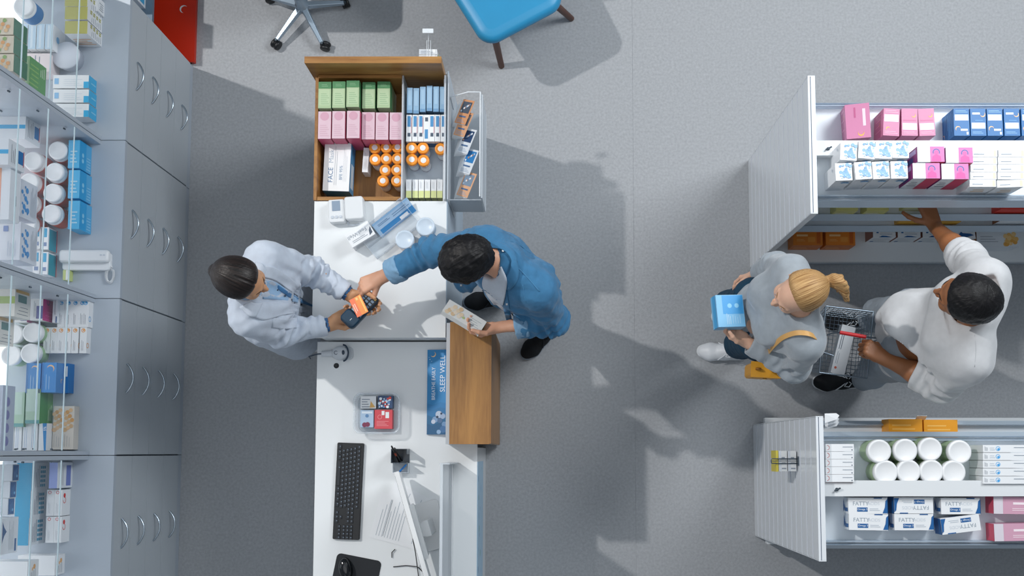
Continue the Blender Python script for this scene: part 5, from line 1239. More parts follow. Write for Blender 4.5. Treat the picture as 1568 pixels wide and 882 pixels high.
# ------------------------------------------------------------------ head
def head_axes(f, roll=0.0):
    f = unit(f); r = unit(np.cross(f, [0, 0, 1])); u = np.cross(r, f)
    c, s = cos(roll), sin(roll); r2 = r*c+u*s; u2 = u*c-r*s
    return f, r2, u2
def head_field(f, C_, fwd, r, u, female=False, S=1.0):
    A = (r, fwd, u); P3 = lambda a, b, c: C_+(r*a+fwd*b+u*c)*S
    f.ell(P3(0, -0.012, 0.034), (0.074*S, 0.094*S, 0.082*S), A, 0.02)
    f.ell(P3(0, 0.028, -0.028), (0.058*S, 0.060*S, 0.078*S), A, 0.03)
    f.cone(P3(0.030, 0.035, -0.078), P3(-0.030, 0.035, -0.078), 0.020*S, 0.020*S, 0.03)
    f.cone(P3(0, 0.062, -0.096), P3(0, 0.055, -0.090), (0.016 if female else 0.019)*S, 0.022*S, 0.025)
    for q in (1, -1):
        f.ell(P3(0.036*q, 0.060, -0.018), (0.022*S, 0.022*S, 0.020*S), A, 0.025)          # cheek
        f.cone(P3(0.012*q, 0.083, 0.026), P3(0.042*q, 0.068, 0.026), 0.0085*S, 0.007*S, 0.014)  # brow
        f.ell(P3(0.031*q, 0.088, 0.008), (0.013*S, 0.010*S, 0.009*S), A, 0.012, 'sub')     # socket
        f.ell(P3(0.031*q, 0.0745, 0.008), (0.0125*S, 0.0115*S, 0.0115*S), A, 0.003)          # eyeball under lid
        f.ell(P3(0.077*q, -0.012, -0.004), (0.008*S, 0.019*S, 0.030*S), (unit(r-fwd*0.35*q), unit(fwd+r*0.35*q), u), 0.006)
        f.ell(P3(0.084*q, -0.006, -0.002), (0.005*S, 0.010*S, 0.017*S), A, 0.005, 'sub')
        f.ell(P3(0.0105*q, 0.094, -0.030), (0.0075*S, 0.009*S, 0.006*S), A, 0.006)
    f.cone(P3(0, 0.082, 0.014), P3(0, 0.106, -0.024), 0.0070*S, 0.0092*S, 0.010)
    f.cone(P3(0.018, 0.077, -0.056), P3(-0.018, 0.077, -0.056), 0.0055*S, 0.0055*S, 0.008)
    f.cone(P3(0, 0.084, -0.053), P3(0, 0.084, -0.055), 0.0075*S, 0.0075*S, 0.008)
    f.cone(P3(0.013, 0.077, -0.067), P3(-0.013, 0.077, -0.067), 0.0070*S, 0.0070*S, 0.008)
    f.rbox(P3(0, 0.094, -0.0605), (0.019*S, 0.008*S, 0.0011*S), A, 0.0008, 0.003, 'sub')

SKIN_A = mat('skin_fair', '#d6a184', 0.5, noise=0.05, nscale=18, bump=0.08, bscale=420, sss=0.08)
SKIN_B = mat('skin_light', '#e2b59b', 0.5, noise=0.05, nscale=18, bump=0.08, bscale=420, sss=0.08)
SKIN_C = mat('skin_tan', '#cf9a72', 0.5, noise=0.05, nscale=18, bump=0.08, bscale=420, sss=0.08)
SKIN_D = mat('skin_brown', '#9a6440', 0.48, noise=0.06, nscale=18, bump=0.08, bscale=420, sss=0.05)
NAIL = mat('nail', '#e8c0ae', 0.3); NAILD = mat('nail_brown', '#b98a6e', 0.3)
EYEW = mat('eye_white', '#e6e2dc', 0.2); IRIS = mat('iris', '#3a2a20', 0.2); LIP = mat('lip', '#b3655a', 0.45); LIPD = mat('lip_brown', '#7d4a3a', 0.5)

def cloth(name, hexc, wv=900, fuzz=0.3, nz=0.05, rough=0.9):
    return mat(name, hexc, rough, noise=nz, nscale=35, bump=0.35, bscale=wv, sheen=fuzz)

def hair_mat(name, ca, cb, rough=0.35, spec=0.5):
    """strand colour follows the per-vertex 'strand' value"""
    m = bpy.data.materials.new(name); m.use_nodes = True; nt = m.node_tree; b = nt.nodes['Principled BSDF']
    b.inputs['Roughness'].default_value = rough; b.inputs['Specular IOR Level'].default_value = spec
    at = nt.nodes.new('ShaderNodeAttribute'); at.attribute_name = 'strand'
    n = nt.nodes.new('ShaderNodeTexNoise'); n.noise_dimensions = '2D'; n.inputs['Scale'].default_value = 1.0; n.inputs['Detail'].default_value = 5
    nt.links.new(at.outputs['Vector'], n.inputs['Vector'])
    cr = nt.nodes.new('ShaderNodeValToRGB'); cr.color_ramp.elements[0].position = 0.33; cr.color_ramp.elements[1].position = 0.66
    cr.color_ramp.elements[0].color = lin(ca); cr.color_ramp.elements[1].color = lin(cb)
    nt.links.new(n.outputs['Fac'], cr.inputs[0]); nt.links.new(cr.outputs[0], b.inputs['Base Color'])
    bp = nt.nodes.new('ShaderNodeBump'); bp.inputs['Strength'].default_value = 0.55; bp.inputs['Distance'].default_value = 0.003
    nt.links.new(n.outputs['Fac'], bp.inputs['Height']); nt.links.new(bp.outputs[0], b.inputs['Normal'])
    MATS[name] = m; return m

def sdf_obj(name, f, m, parent=None, relax_it=1, fold=None, mb=None, strand=None, origin=None):
    V, Q = f.mesh()
    if relax_it: V = relax(V, Q, relax_it, 0.4)
    if fold: V = fold(V, vnormals(V, Q))
    b = mb or MB(); nv = len(b.v); b.raw(V, Q, m, True)
    me = b.mesh(name)
    if strand is not None:
        a = me.attributes.new('strand', 'FLOAT_VECTOR', 'POINT'); a.data.foreach_set('vector', np.ascontiguousarray(strand(V), dtype=np.float32).ravel())
    o = bpy.data.objects.new(name, me); COL.objects.link(o)
    if parent: o.parent = parent
    return o

def eyes_and_lips(parent, C_, fwd, r, u, S=1.0, iris=None, lip=None, brow=None, closed=0.55):
    P3 = lambda a, b, c: tuple(C_+(r*a+fwd*b+u*c)*S)
    for q in (1, -1):
        e = MB(); e.ball(P3(0.031*q, 0.0752, 0.0050), 0.0108*S, EYEW, 8); eo = e.build('eye', parent)
        e = MB(); e.ball(tuple(np.array(P3(0.031*q, 0.0752, 0.0050))+fwd*0.0072*S-u*0.0030*S), 0.0050*S, iris or IRIS, 6); e.build('iris', eo)
        if brow:
            pts = [P3(q*(0.014+0.034*t), 0.0880-0.026*t*t, 0.0285+0.005*sin(pi*t*0.8)) for t in [k/8 for k in range(9)]]
            MB().tube(pts, 0.0030*S, brow, 6, r2=0.0014*S).build('eyebrow', parent)
    if lip:
        e = MB(); e.tube([P3(0.019*t, 0.0850-0.006*t*t, -0.0550+0.0015*(1-abs(t))) for t in [k/6-1 for k in range(13)]], 0.0032*S, lip, 8)
        e.tube([P3(0.016*t, 0.0838-0.006*t*t, -0.0655-0.001*(1-abs(t))) for t in [k/6-1 for k in range(13)]], 0.0038*S, lip, 8); e.build('lips', parent)

# ------------------------------------------------------------------ torso, legs, shoes
def torso(f, J, g, k=0.04):
    """trunk from hips to neck; g = how far the surface stands off the skin"""
    shl, shr, hl, hr, nb = J['shl'], J['shr'], J['hipl'], J['hipr'], J['neck']
    ms = (shl+shr)/2; mh = (hl+hr)/2; ax = ms-mh; lat = unit(shl-shr); fr = J['front']; bw = J.get('bw', 1.0)
    ch = ms-unit(ax)*0.10; wa = mh+ax*0.28
    for q in (1, -1):
        f.cone(ms+lat*q*0.085*bw-unit(ax)*0.035, ch+lat*q*0.072*bw, 0.074*bw+g, 0.090*bw+g, k)
        f.cone(ch+lat*q*0.072*bw, wa+lat*q*0.052*bw, 0.090*bw+g, 0.078*bw+g, k)
        f.cone(wa+lat*q*0.052*bw, mh+lat*q*0.070*bw, 0.080*bw+g, 0.092*bw+g, k)
        f.cone(nb-unit(ax)*0.01+lat*q*0.02, (shl if q > 0 else shr)-lat*q*0.012, 0.048*bw+g, 0.052*bw+g, k)
    if J.get('bust'):
        for q in (1, -1): f.ell(ch+lat*q*0.07+fr*0.062-unit(ax)*0.035, (0.060+g,)*3, None, 0.05)
    else: f.cone(ch+lat*0.05+fr*0.03+unit(ax)*0.02, ch-lat*0.05+fr*0.03+unit(ax)*0.02, 0.078*bw+g, 0.078*bw+g, 0.05)
    f.ell(wa+fr*0.03, (0.105*bw+g,)*3, None, 0.06)
def arm(f, sh, el, wr, ra, re, rw, k=0.03):
    f.cone(sh, el, ra, re, k); f.cone(el, wr, re, rw, k*0.8)
def bounds(pts, m):
    p = np.array(pts); return p.min(0)-m, p.max(0)+m
def leg_field(J, g, h=0.008, hem=None):
    pts = [J[k] for k in ('hipl','hipr','kneel','kneer','ankl','ankr')]
    lo, hi = bounds(pts, 0.16); lo[2] = min(p[2] for p in pts)-0.06; f = Field(lo, hi, h)
    mh = (J['hipl']+J['hipr'])/2
    f.cone(J['hipl'], J['hipr'], 0.098+g, 0.098+g, 0.04)
    for q in 'lr':
        f.cone(J['hip'+q]-np.array([0,0,0.02]), J['knee'+q], 0.083+g, 0.056+g, 0.03)
        c = J['knee'+q]*0.62+J['ank'+q]*0.38-J['front']*0.012
        f.cone(J['knee'+q], c, 0.056+g, 0.050+g, 0.03); f.cone(c, J['ank'+q]+np.array([0,0,0.01]), 0.050+g, 0.040+g, 0.03)
    for q in 'lr': cutplane(f, J['ank'+q]+np.array([0,0,-0.005]), (0,0,-1), 0.06)
    return f
def shoe(parent, heel, toe_dir, L, up_mat, sole_mat, lace_mat, wdt=0.047, tongue=True):
    """low lace-up sneaker: sole slab, upper, laces"""
    d = unit((toe_dir[0], toe_dir[1], 0)); s_ = np.array([-d[1], d[0], 0.0]); heel = np.array((heel[0], heel[1], 0.0)); u = np.array([0,0,1.0])
    Q3 = lambda a, b, c: heel+d*a+s_*b+u*c
    f = Field(*bounds([Q3(-0.06,-0.08,-0.01), Q3(L+0.06,0.08,0.16), Q3(-0.06,0.08,0), Q3(L+0.06,-0.08,0)], 0.02), 0.0045)
    f.cone(Q3(0.035,0,0.035), Q3(L*0.45,0.0,0.035), 0.034, 0.040, 0.02, flat=(s_, 0.98))
    f.cone(Q3(L*0.45,0,0.035), Q3(L*0.74,0.002,0.026), 0.041, 0.0455, 0.02, flat=(u, 0.86))
    f.cone(Q3(L*0.74,0.002,0.026), Q3(L-0.040,0.0,0.022), 0.0455, 0.034, 0.02, flat=(u, 0.72))
    f.cone(Q3(0.045,0,0.06), Q3(0.055,0,0.088), 0.034, 0.036, 0.02); f.cone(Q3(0.06,0,0.08), Q3(L*0.52,0,0.056), 0.033, 0.026, 0.02)
    f.cone(Q3(0.055,0,0.075), Q3(0.050,0,0.14), 0.029, 0.034, 0.004, 'sub')
    cutplane(f, Q3(L*0.5,0,0.012), (0,0,-1), 0.22, 0.0); cutplane(f, Q3(0.05,0,0.098), (0,0,1), 0.09, 0.0)
    so = sdf_obj('shoe', f, up_mat, parent)
    f2 = Field(*bounds([Q3(-0.05,-0.07,-0.005), Q3(L+0.05,0.07,0.05), Q3(-0.05,0.07,0), Q3(L+0.05,-0.07,0)], 0.015), 0.004)
    f2.cone(Q3(0.036,0,0.013), Q3(L*0.45,0,0.013), 0.0385, 0.043, 0.01); f2.cone(Q3(L*0.45,0,0.013), Q3(L*0.74,0.002,0.013), 0.043, 0.049, 0.01); f2.cone(Q3(L*0.74,0.002,0.013), Q3(L-0.038,0,0.013), 0.049, 0.037, 0.01)
    cutplane(f2, Q3(L*0.5,0,0.023), (0,0,1), 0.22, 0.0); cutplane(f2, Q3(L*0.5,0,0.0008), (0,0,-1), 0.22, 0.0)
    sdf_obj('sole', f2, sole_mat, so)
    if tongue:
        b = MB()
        for k in range(6):
            a = L*(0.40+0.055*k); z = 0.083-0.0052*k-0.0008*k*k
            b.tube([Q3(a,-0.024,z-0.008), Q3(a+0.004,-0.012,z+0.0015), Q3(a+0.006,0,z+0.003), Q3(a+0.004,0.012,z+0.0015), Q3(a,0.024,z-0.008)], 0.0034, lace_mat, 6)
        for q in (1, -1):
            b.tube([Q3(L*0.40,0.004*q,0.090), Q3(L*0.36,0.018*q,0.102), Q3(L*0.40,0.034*q,0.094), Q3(L*0.47,0.030*q,0.080), Q3(L*0.42,0.010*q,0.092)], 0.0028, lace_mat, 6)
            b.tube([Q3(L*0.41,0.003*q,0.091), Q3(L*0.52,0.030*q,0.075), Q3(L*0.60,0.046*q,0.050)], 0.0028, lace_mat, 6)
        b.build('laces', so)
    return so

# ------------------------------------------------------------------ cloth pieces laid on a garment
from mathutils.bvhtree import BVHTree
def resample(pts, n):
    p = np.array(pts, float); q = np.linspace(0, len(p)-1, n); out = []
    for t in q:
        i = min(int(t), len(p)-2); f = t-i; a, b = p[i], p[i+1]; m0 = (p[i+1]-p[i-1])/2 if i > 0 else b-a; m1 = (p[i+2]-p[i])/2 if i < len(p)-2 else b-a
        out.append((2*f**3-3*f*f+1)*a+(f**3-2*f*f+f)*m0+(-2*f**3+3*f*f)*b+(f**3-f*f)*m1)
    return np.array(out)
def drape(name, parent, targets, ea, eb, m, off=0.003, n=22, k=9, th=0.004, puff=0.0):
    """a piece of cloth between two edge lines, laid on the garment under it with its own thickness"""
    cp = Vector((0, 0, CAM_H)); trees = []
    for t in targets:
        me = t.data; trees.append(BVHTree.FromPolygons([v.co for v in me.vertices], [p.vertices for p in me.polygons]))
    A, B = resample(ea, n), resample(eb, n); G = []; last = 1.2
    for i in range(n):
        for j in range(k):
            uv = A[i]+(B[i]-A[i])*j/(k-1); d = (P(uv[0], uv[1], 0)-cp).normalized(); best = None
            for t in trees:
                h = t.ray_cast(cp, d)
                if h[0] is not None and (best is None or h[3] < best[1]): best = (h[0], h[3])
            if best is None: hit = P(uv[0], uv[1], last)
            else: hit = best[0]; last = hit.z
            G.append((np.array(hit), -np.array(d), sin(pi*j/(k-1))*sin(pi*i/(n-1))))
    V = np.array([g[0] for g in G]); D = np.array([g[1] for g in G]); pf = np.array([g[2] for g in G])[:, None]
    dep = ((V-np.array(cp))**2).sum(1)**0.5; dep2 = dep.reshape(n, k).copy()
    for _ in range(3):
        q = dep2.copy(); q[1:-1] = (dep2[1:-1]*2+dep2[2:]+dep2[:-2])/4; q[:, 1:-1] = (q[:, 1:-1]*2+q[:, 2:]+q[:, :-2])/4; dep2 = np.minimum(q, dep.reshape(n, k)+0.003)
    V = np.array(cp)-D*dep2.reshape(-1, 1)
    top = V+D*(off+th+puff*pf); bot = V+D*(off-0.004); N = n*k
    vs = np.concatenate([top, bot]); fs = []
    for i in range(n-1):
        for j in range(k-1):
            a = i*k+j; fs += [(a, a+1, a+k+1, a+k), (N+a+k, N+a+k+1, N+a+1, N+a)]
    rim = [i*k for i in range(n)]+[(n-1)*k+j for j in range(1, k)]+[i*k+k-1 for i in range(n-2, -1, -1)]+[j for j in range(k-2, 0, -1)]
    for i in range(len(rim)): a, b = rim[i], rim[(i+1) % len(rim)]; fs.append((a, b, N+b, N+a))
    mb = MB(); mb.raw(vs, np.array(fs), m, True); return mb.build(name, parent)
# ================================================================== the four people
HAIR_BR = hair_mat('hair_dark_brown', '#0d0a0a', '#2a201d', 0.42, 0.4)
HAIR_BK = hair_mat('hair_black', '#0a0a0b', '#18171a', 0.5, 0.3)
HAIR_BL = hair_mat('hair_blonde', '#8a6238', '#cfa873', 0.5, 0.35)
COAT = cloth('lab_coat', '#c6d0de', 700, 0.1); SHIRTB = cloth('pale_blue_shirt', '#9cbfe0', 900, 0.1)
DENIM = cloth('denim_shirt', '#3a76a0', 800, 0.15, 0.10); DENIML = cloth('denim_inside', '#7ea6c6', 900, 0.15, 0.06)
TEE = cloth('white_tee', '#c9d2de', 900, 0.1); NAVY = cloth('navy_trousers', '#10141c', 800, 0.0); JEANT = cloth('teal_jeans', '#0f3a52', 800, 0.0, 0.1)
KNIT = cloth('grey_knit', '#9ba4ac', 420, 0.4, 0.08); CREAM = cloth('cream_sweatshirt', '#c4c6c9', 520, 0.3); SLATE = cloth('light_grey_trousers', '#9ca6b0', 700, 0.0)
SHOEK = cloth('black_canvas', '#0f1318', 900, 0.0); SHOEW = mat('white_leather', '#dfe3e8', 0.4); SOLEW = mat('sole_white', '#d5dade', 0.5); SOLEK = mat('sole_grey', '#8d99a6', 0.6)
LACEW = mat('lace_white', '#dfe5ea', 0.7); LACEK = mat('lace_black', '#1a1f26', 0.7)
BTN = mat('shirt_button', '#dfe4e8', 0.3); BTND = mat('dark_button', '#3b4f66', 0.4)
V3 = lambda *a: np.array(a, float)

def join_mesh(parts, m):
    b = MB()
    for f in parts:
        V, Q = f.mesh(); V = relax(V, Q, 1, 0.35); b.raw(V, Q, m, True)
    return b
def make_body(label, J, skin, nail, head, fwd, roll, hands, female=False, S=1.0, lean=None):
    """one mesh: trunk and legs under the clothes, neck and head, forearms and hands"""
    fw, r, u = head_axes(fwd, roll)
    core = Field(*bounds([J[k] for k in ('shl','shr','hipl','hipr','kneel','kneer','ankl','ankr','neck','ell','elr')], 0.16), 0.011)
    torso(core, J, -0.016); 
    for q in 'lr':
        core.cone(J['sh'+q], J['el'+q], 0.040, 0.026, 0.03); core.cone(J['hip'+q], J['knee'+q], 0.070, 0.046, 0.03); core.cone(J['knee'+q], J['ank'+q], 0.046, 0.030, 0.03)
    hf = Field(*bounds([head-u*0.20, head+u*0.16, head+fw*0.15, head-fw*0.14, head+r*0.13, head-r*0.13, J['neck']], 0.04), 0.0036)
    head_field(hf, head, fw, r, u, female, S)
    nr = 0.046 if female else 0.056
    hf.cone(head-u*0.055*S-fw*0.022, J['neck']-V3(0,0,0.02), nr, nr*1.08, 0.03)
    hf.cone(J['neck']-V3(0,0,0.015), J['neck']+(J['shl']-J['neck'])*0.35, nr*0.9, nr*0.8, 0.04); hf.cone(J['neck']-V3(0,0,0.015), J['neck']+(J['shr']-J['neck'])*0.35, nr*0.9, nr*0.8, 0.04)
    fs = [core, hf]; nails = []
    for hk in hands: f, nl = hand_field(**hk); fs.append(f); nails += nl
    mb = join_mesh(fs, skin); add_nails(mb, nails, nail)
    body = mb.build('person'); tag(body, label, 'person')
    return body, fw, r, u
def hair_cap(head, fw, r, u, S=1.0, thick=0.011, low=0.0, extra=None, line=((0.070,0.100),(0.012,-0.030)), h=0.004, back=0.0):
    P3 = lambda a, b, c: head+(r*a+fw*b+u*c)*S
    f = Field(*bounds([P3(-.13,0,0), P3(.13,0,0), P3(0,.16,0), P3(0,-.27-back,0), P3(0,0,.16), P3(0,0,-.20)], 0.03), h)
    A = (r, fw, u)
    f.ell(P3(0,-0.014,0.036), ((0.075+thick)*S, (0.095+thick)*S, (0.082+thick)*S), A, 0.01)
    f.ell(P3(0,-0.045,-0.020-low), (0.070*S, 0.060*S, (0.062+low)*S), A, 0.03)
    (y0, z0), (y1, z1) = line; ny, nz = -(z1-z0), (y1-y0); cutplane(f, P3(0,y0,z0), fw*ny+u*nz, 0.22, 0.030)
    for q in (1, -1): f.ell(P3(0.085*q, 0.012, -0.030), (0.026*S, 0.036*S, 0.046*S), A, 0.012, 'sub')
    if extra: extra(f, P3, A)
    return f
def strands_axis(c, ax, ref, fr, al):
    ax = unit(ax); e1 = unit(np.cross(ax, ref)); e2 = np.cross(ax, e1)
    def fn(V):
        q = V-c; az = np.arctan2(q @ e2, q @ e1); t = q @ ax
        return np.stack([az*fr, t*al, np.zeros(len(V))], 1)
    return fn
def groove(fn, amp, k=1.0):
    def fold(V, N):
        s = fn(V); x = s[:, 0]*k+0.5*np.sin(s[:, 1]*2.0+s[:, 0]*0.3); return V+N*(amp*(np.sin(x*2.1)+0.6*np.sin(x*4.7+1.3)+0.4*np.sin(x*9.1)))[:, None]
    return fold

# ------------------------------------------------------------------ pharmacist
J = dict(shl=npP(405,394,1.33), shr=npP(380,490,1.33), neck=npP(380,438,1.395), ell=npP(476,414,1.10), elr=npP(428,510,1.10), wrl=npP(536,452,1.075), wrr=npP(506,497,1.048),
         hipl=V3(-1.225,0.745,0.93), hipr=V3(-1.225,0.575,0.93), kneel=V3(-1.20,0.75,0.50), kneer=V3(-1.20,0.57,0.50), ankl=V3(-1.23,0.75,0.09), ankr=V3(-1.23,0.57,0.09),
         front=unit(V3(0.98,-0.15,0)), bw=0.92, bust=True)
hd = npP(369,428,1.52)
rh = dict(wrist=J['wrr'], d=(0.86,0.46,0.02), n=(-0.05,0,1), side=(0.45,-0.85,0), curls=[(22,45,35),(24,48,35),(28,50,35),(34,50,35)], thumb=[(0.70,0.66,0.45),(0.92,0.25,0.45),(0.96,-0.10,0.25)], elbow=J['elr'], r_el=0.040, scale=0.98)
lh = dict(wrist=J['wrl'], d=(0.90,-0.38,-0.10), n=(-0.1,-0.45,0.9), side=(0.3,0.9,0.3), curls=[(18,40,30),(22,42,30),(26,45,30),(30,45,30)], thumb=[(0.70,0.66,0.40),(0.9,0.2,0.45),(0.95,-0.1,0.3)], elbow=J['ell'], r_el=0.040, scale=0.98)
body, fw, r, u = make_body('pharmacist in white lab coat over pale blue shirt holding a card terminal', J, SKIN_C, NAIL, hd, (0.90,-0.32,-0.26), 0.0, [rh, lh], True, 0.97)
eyes_and_lips(body, hd, fw, r, u, 0.97, None, LIP, mat('brow_dark', '#1e1815', 0.7))
def ex(f, P3, A):
    f.cone(P3(0,-0.075,-0.03), P3(0,-0.105,-0.060), 0.030, 0.026, 0.03); f.cone(P3(0,-0.105,-0.060), P3(0.012,-0.100,-0.135), 0.026, 0.012, 0.02)
f = hair_cap(hd, fw, r, u, 0.97, 0.011, 0.015, ex, ((0.078,0.098),(0.012,-0.04)))
sf = strands_axis(hd, fw*0.9-u*0.3, u, 22.0, 8.0)
def pharm_fold(V, N):
    V = groove(sf, 0.0004, 2.5)(V, N); q = V-hd; par = np.exp(-((q @ r-0.004)/0.004)**2)*(q @ u > 0.05)*(q @ fw > -0.02)   # parting
    return V-N*(0.0035*par)[:, None]
sdf_obj('hair', f, HAIR_BR, body, 1, pharm_fold, strand=sf)
# shirt
f = Field(*bounds([J['shl'],J['shr'],J['hipl'],J['hipr'],J['neck']], 0.17), 0.0065); torso(f, J, 0.006)
f.cone(J['neck']-V3(0,0,0.03), J['neck']+V3(0.004,0,0.030), 0.066, 0.062, 0.02)
f.cone(J['neck']-V3(0,0,0.06), J['neck']+unit(hd-J['neck'])*0.10, 0.054, 0.052, 0.0, 'sub')
cutplane(f, J['neck']+V3(0.01,0,0.034), (0.35,0,1), 0.10)
shirt = sdf_obj('shirt', f, SHIRTB, body, 1, lambda V, N: V+N*(0.003*wob(V,0.10,3))[:,None])
# coat
f = Field(*bounds([J['shl'],J['shr'],J['hipl'],J['hipr'],J['neck'],J['ell'],J['elr'],J['wrl'],J['wrr'],V3(-1.22,0.66,0.38)], 0.17), 0.0062)
torso(f, J, 0.020, 0.045)
mh = (J['hipl']+J['hipr'])/2
for q in (1, -1): f.cone(mh+V3(0,0.075*q,0.06), V3(-1.215,0.66+0.088*q,0.36), 0.122, 0.122, 0.05)
cutplane(f, V3(-1.2,0.66,0.42), (0,0,-1), 0.35)
arm(f, J['shl'], J['ell'], J['wrl'], 0.068, 0.058, 0.043, 0.035); arm(f, J['shr'], J['elr'], J['wrr'], 0.068, 0.058, 0.044, 0.035)
for q in 'lr':
    dv = unit(J['wr'+q]-J['el'+q]); cutplane(f, J['wr'+q]-dv*0.018, dv, 0.07); f.cone(J['wr'+q]-dv*0.07, J['wr'+q]+dv*0.01, 0.034, 0.035, 0.0, 'sub')
f.cone(J['neck']-V3(0,0,0.06), J['neck']+unit(hd-J['neck'])*0.12, 0.062, 0.066, 0.004, 'sub')
def coat_fold(V, N):
    V = V+N*(0.0035*wob(V,0.13,11))[:,None]
    for a, b_, t0, w_, am, wl, sd in ((J['shl'],J['ell'],0.95,0.060,0.0115,0.052,1),(J['ell'],J['wrl'],0.10,0.065,0.0105,0.045,2),(J['ell'],J['wrl'],0.75,0.08,0.004,0.036,6),(J['shr'],J['elr'],0.95,0.060,0.0115,0.052,3),(J['elr'],J['wrr'],0.12,0.065,0.0105,0.045,4),(J['elr'],J['wrr'],0.7,0.08,0.004,0.04,7)):
        V = sleeve_folds(V, N, a, b_, t0, w_, am, wl, sd)
    for o_, sd in (('l',5),('r',8)): V = tension(V, N, (J['sh'+o_]+mh)/2+V3(0.05,0,0.08), (0.3,-0.25 if o_ == 'l' else 0.25,-0.9), 0.15, 0.0080, 0.060, sd)
    return V
coat = sdf_obj('lab_coat', f, COAT, body, 1, coat_fold)
drape('shirt_front', coat, [coat], [(404,429),(424,433),(448,450),(470,462),(486,470)], [(402,458),(424,459),(450,462),(470,467),(486,473)], SHIRTB, 0.000, 26, 10, 0.002)
drape('shaded_placket', coat, [coat], [(426,436),(448,451),(470,463),(486,470)], [(424,442),(446,457),(468,466),(486,472)], mat('placket_shade_blue','#4f86b8',0.8), 0.003, 20, 5, 0.002)  # button strip; shadow along the shirt's upper edge is put into its darker blue
drape('lapel', coat, [coat], [(403,424),(424,431),(448,448),(474,464)], [(402,405),(426,412),(452,432),(476,462)], COAT, 0.004, 24, 10, 0.004, 0.003)
drape('lapel', coat, [coat], [(400,462),(424,461),(450,465),(476,474)], [(378,480),(404,490),(436,482),(472,477)], COAT, 0.004, 24, 10, 0.004, 0.003)
drape('collar', coat, [coat, shirt], [(392,400),(402,404),(408,414)], [(388,414),(396,420),(403,427)], COAT, 0.008, 12, 8, 0.004, 0.003)
drape('collar', coat, [coat, shirt], [(366,470),(380,484),(392,486)], [(384,462),(394,464),(404,461)], COAT, 0.008, 12, 8, 0.004, 0.003)
drape('chest_pocket', coat, [coat], [(418,486),(437,488),(455,486)], [(416,502),(436,504),(455,502)], COAT, 0.001, 12, 8, 0.0025)
for q_, (u_, v_) in enumerate([(425,444),(437,453),(448,459),(462,466)]): drape('button', coat, [coat], [(u_-1.3,v_-1.3),(u_+1.3,v_-1.3)], [(u_-1.3,v_+1.3),(u_+1.3,v_+1.3)], BTND, 0.006, 3, 3, 0.0015)
for q in 'lr':   # shirt cuff showing at the sleeve end
    dv = unit(J['wr'+q]-J['el'+q]); c = J['wr'+q]
    fc = Field(*bounds([c], 0.09), 0.004); fc.cone(c-dv*0.045, c+dv*0.01, 0.0325, 0.0325, 0.0, flat=((0,0,1),0.9)); cutplane(fc, c-dv*0.006, dv, 0.06, 0); fc.cone(c-dv*0.06, c+dv*0.03, 0.0285, 0.0285, 0.0, 'sub', flat=((0,0,1),0.9))
    sdf_obj('shirt_cuff', fc, mat('cuff_navy','#3f6c9c',0.8), body)
sdf_obj('trousers', leg_field(J, 0.012), NAVY, body)
for q in 'lr': shoe(body, J['ank'+q][:2]-V3(0.04,0), (1,0), 0.24, SHOEW, SOLEW, LACEW)

# card terminal and bank card
tm = thing('card_terminal', 'dark teal payment terminal with keypad held by the pharmacist', 'card terminal', tuple(npP(551,474,1.10)-V3(0,0,0.013)), radians(47))
TD = mat('terminal_teal','#16384f',0.35)
b = MB(); b.rbox((0,0),0.176,0.074,0,0.026,0.016,TD,ch=0.005); b.rbox((-0.055,0),0.062,0.077,0.004,0.034,0.018,TD,ch=0.007); b.build('terminal_body', tm)
MB().box((-0.022,-0.028,0.0261),(0.016,0.028,0.0268),mat('terminal_screen','#a9d3e6',0.15)).build('screen', tm)
MB().rbox((0.052,0),0.066,0.066,0.0262,0.029,0.008,BLACK,ch=0.001).build('keypad_plate', tm)
for rr in range(4):
    for cc in range(3 if rr < 4 else 0):
        MB().rbox((0.030+0.0155*rr, -0.020+0.020*cc),0.010,0.014,0.029,0.0318,0.003,mat('terminal_key','#6f8399',0.4) if rr < 3 else [C('#d8b33f'),C('#c9453a'),C('#3f9a5a')][cc]).build('key', tm)
MB().tube([(-0.062+0.006*k,0.010*sin(1.1)*(1 if k else 1)*0+0.004*k*0-0.006+0.0*k,0.0345) for k in range(3)],0.0012,W).build('contactless_mark', tm)
def d_bc(b): b.rect('top',0.0,0.42,1,1,C('#f08a2a')).rect('top',0.04,0.80,0.94,0.92,C('#f5c45a')).lines('top',0.3,0.08,0.8,0.36,2,C('#f7c3aa'),False,0.5).rect('top',0.06,0.5,0.20,0.68,C('#e8c270'))
me = carton('bank_card', 0.0856, 0.054, 0.0009, C('#ee6a33'), d_bc)
put('bank_card', me, tuple(npP(549.5,468.5,1.133)), 'orange bank card held over the payment terminal', 'bank card', rot=(radians(6),radians(-8),radians(-63)))

# ------------------------------------------------------------------ customer in the denim shirt
J = dict(shr=npP(742,374,1.39), shl=npP(826,447,1.37), neck=npP(775,404,1.43), elr=npP(662,385,1.235), ell=npP(846,491,1.10), wrr=npP(583,425,1.135), wrl=npP(765,501,1.075),
         hipr=V3(-0.135,0.795,0.95), hipl=V3(-0.045,0.655,0.95), kneer=V3(-0.185,0.82,0.52), kneel=V3(-0.01,0.635,0.52), ankr=V3(-0.195,0.825,0.10), ankl=V3(0.045,0.665,0.10), front=unit(V3(-0.80,-0.55,0.0)), bw=1.03)
hd = npP(716,398,1.50)
rh = dict(wrist=J['wrr'], d=(-0.90,-0.38,-0.12), n=(0.15,-0.22,-1), side=(0.35,-0.9,0.1), curls=[(38,38,22),(52,50,30),(56,52,30),(56,50,30)], thumb=[(0.72,0.60,0.40),(0.85,0.22,0.42),(0.88,-0.02,0.42)], elbow=J['elr'], r_el=0.043, scale=1.03)
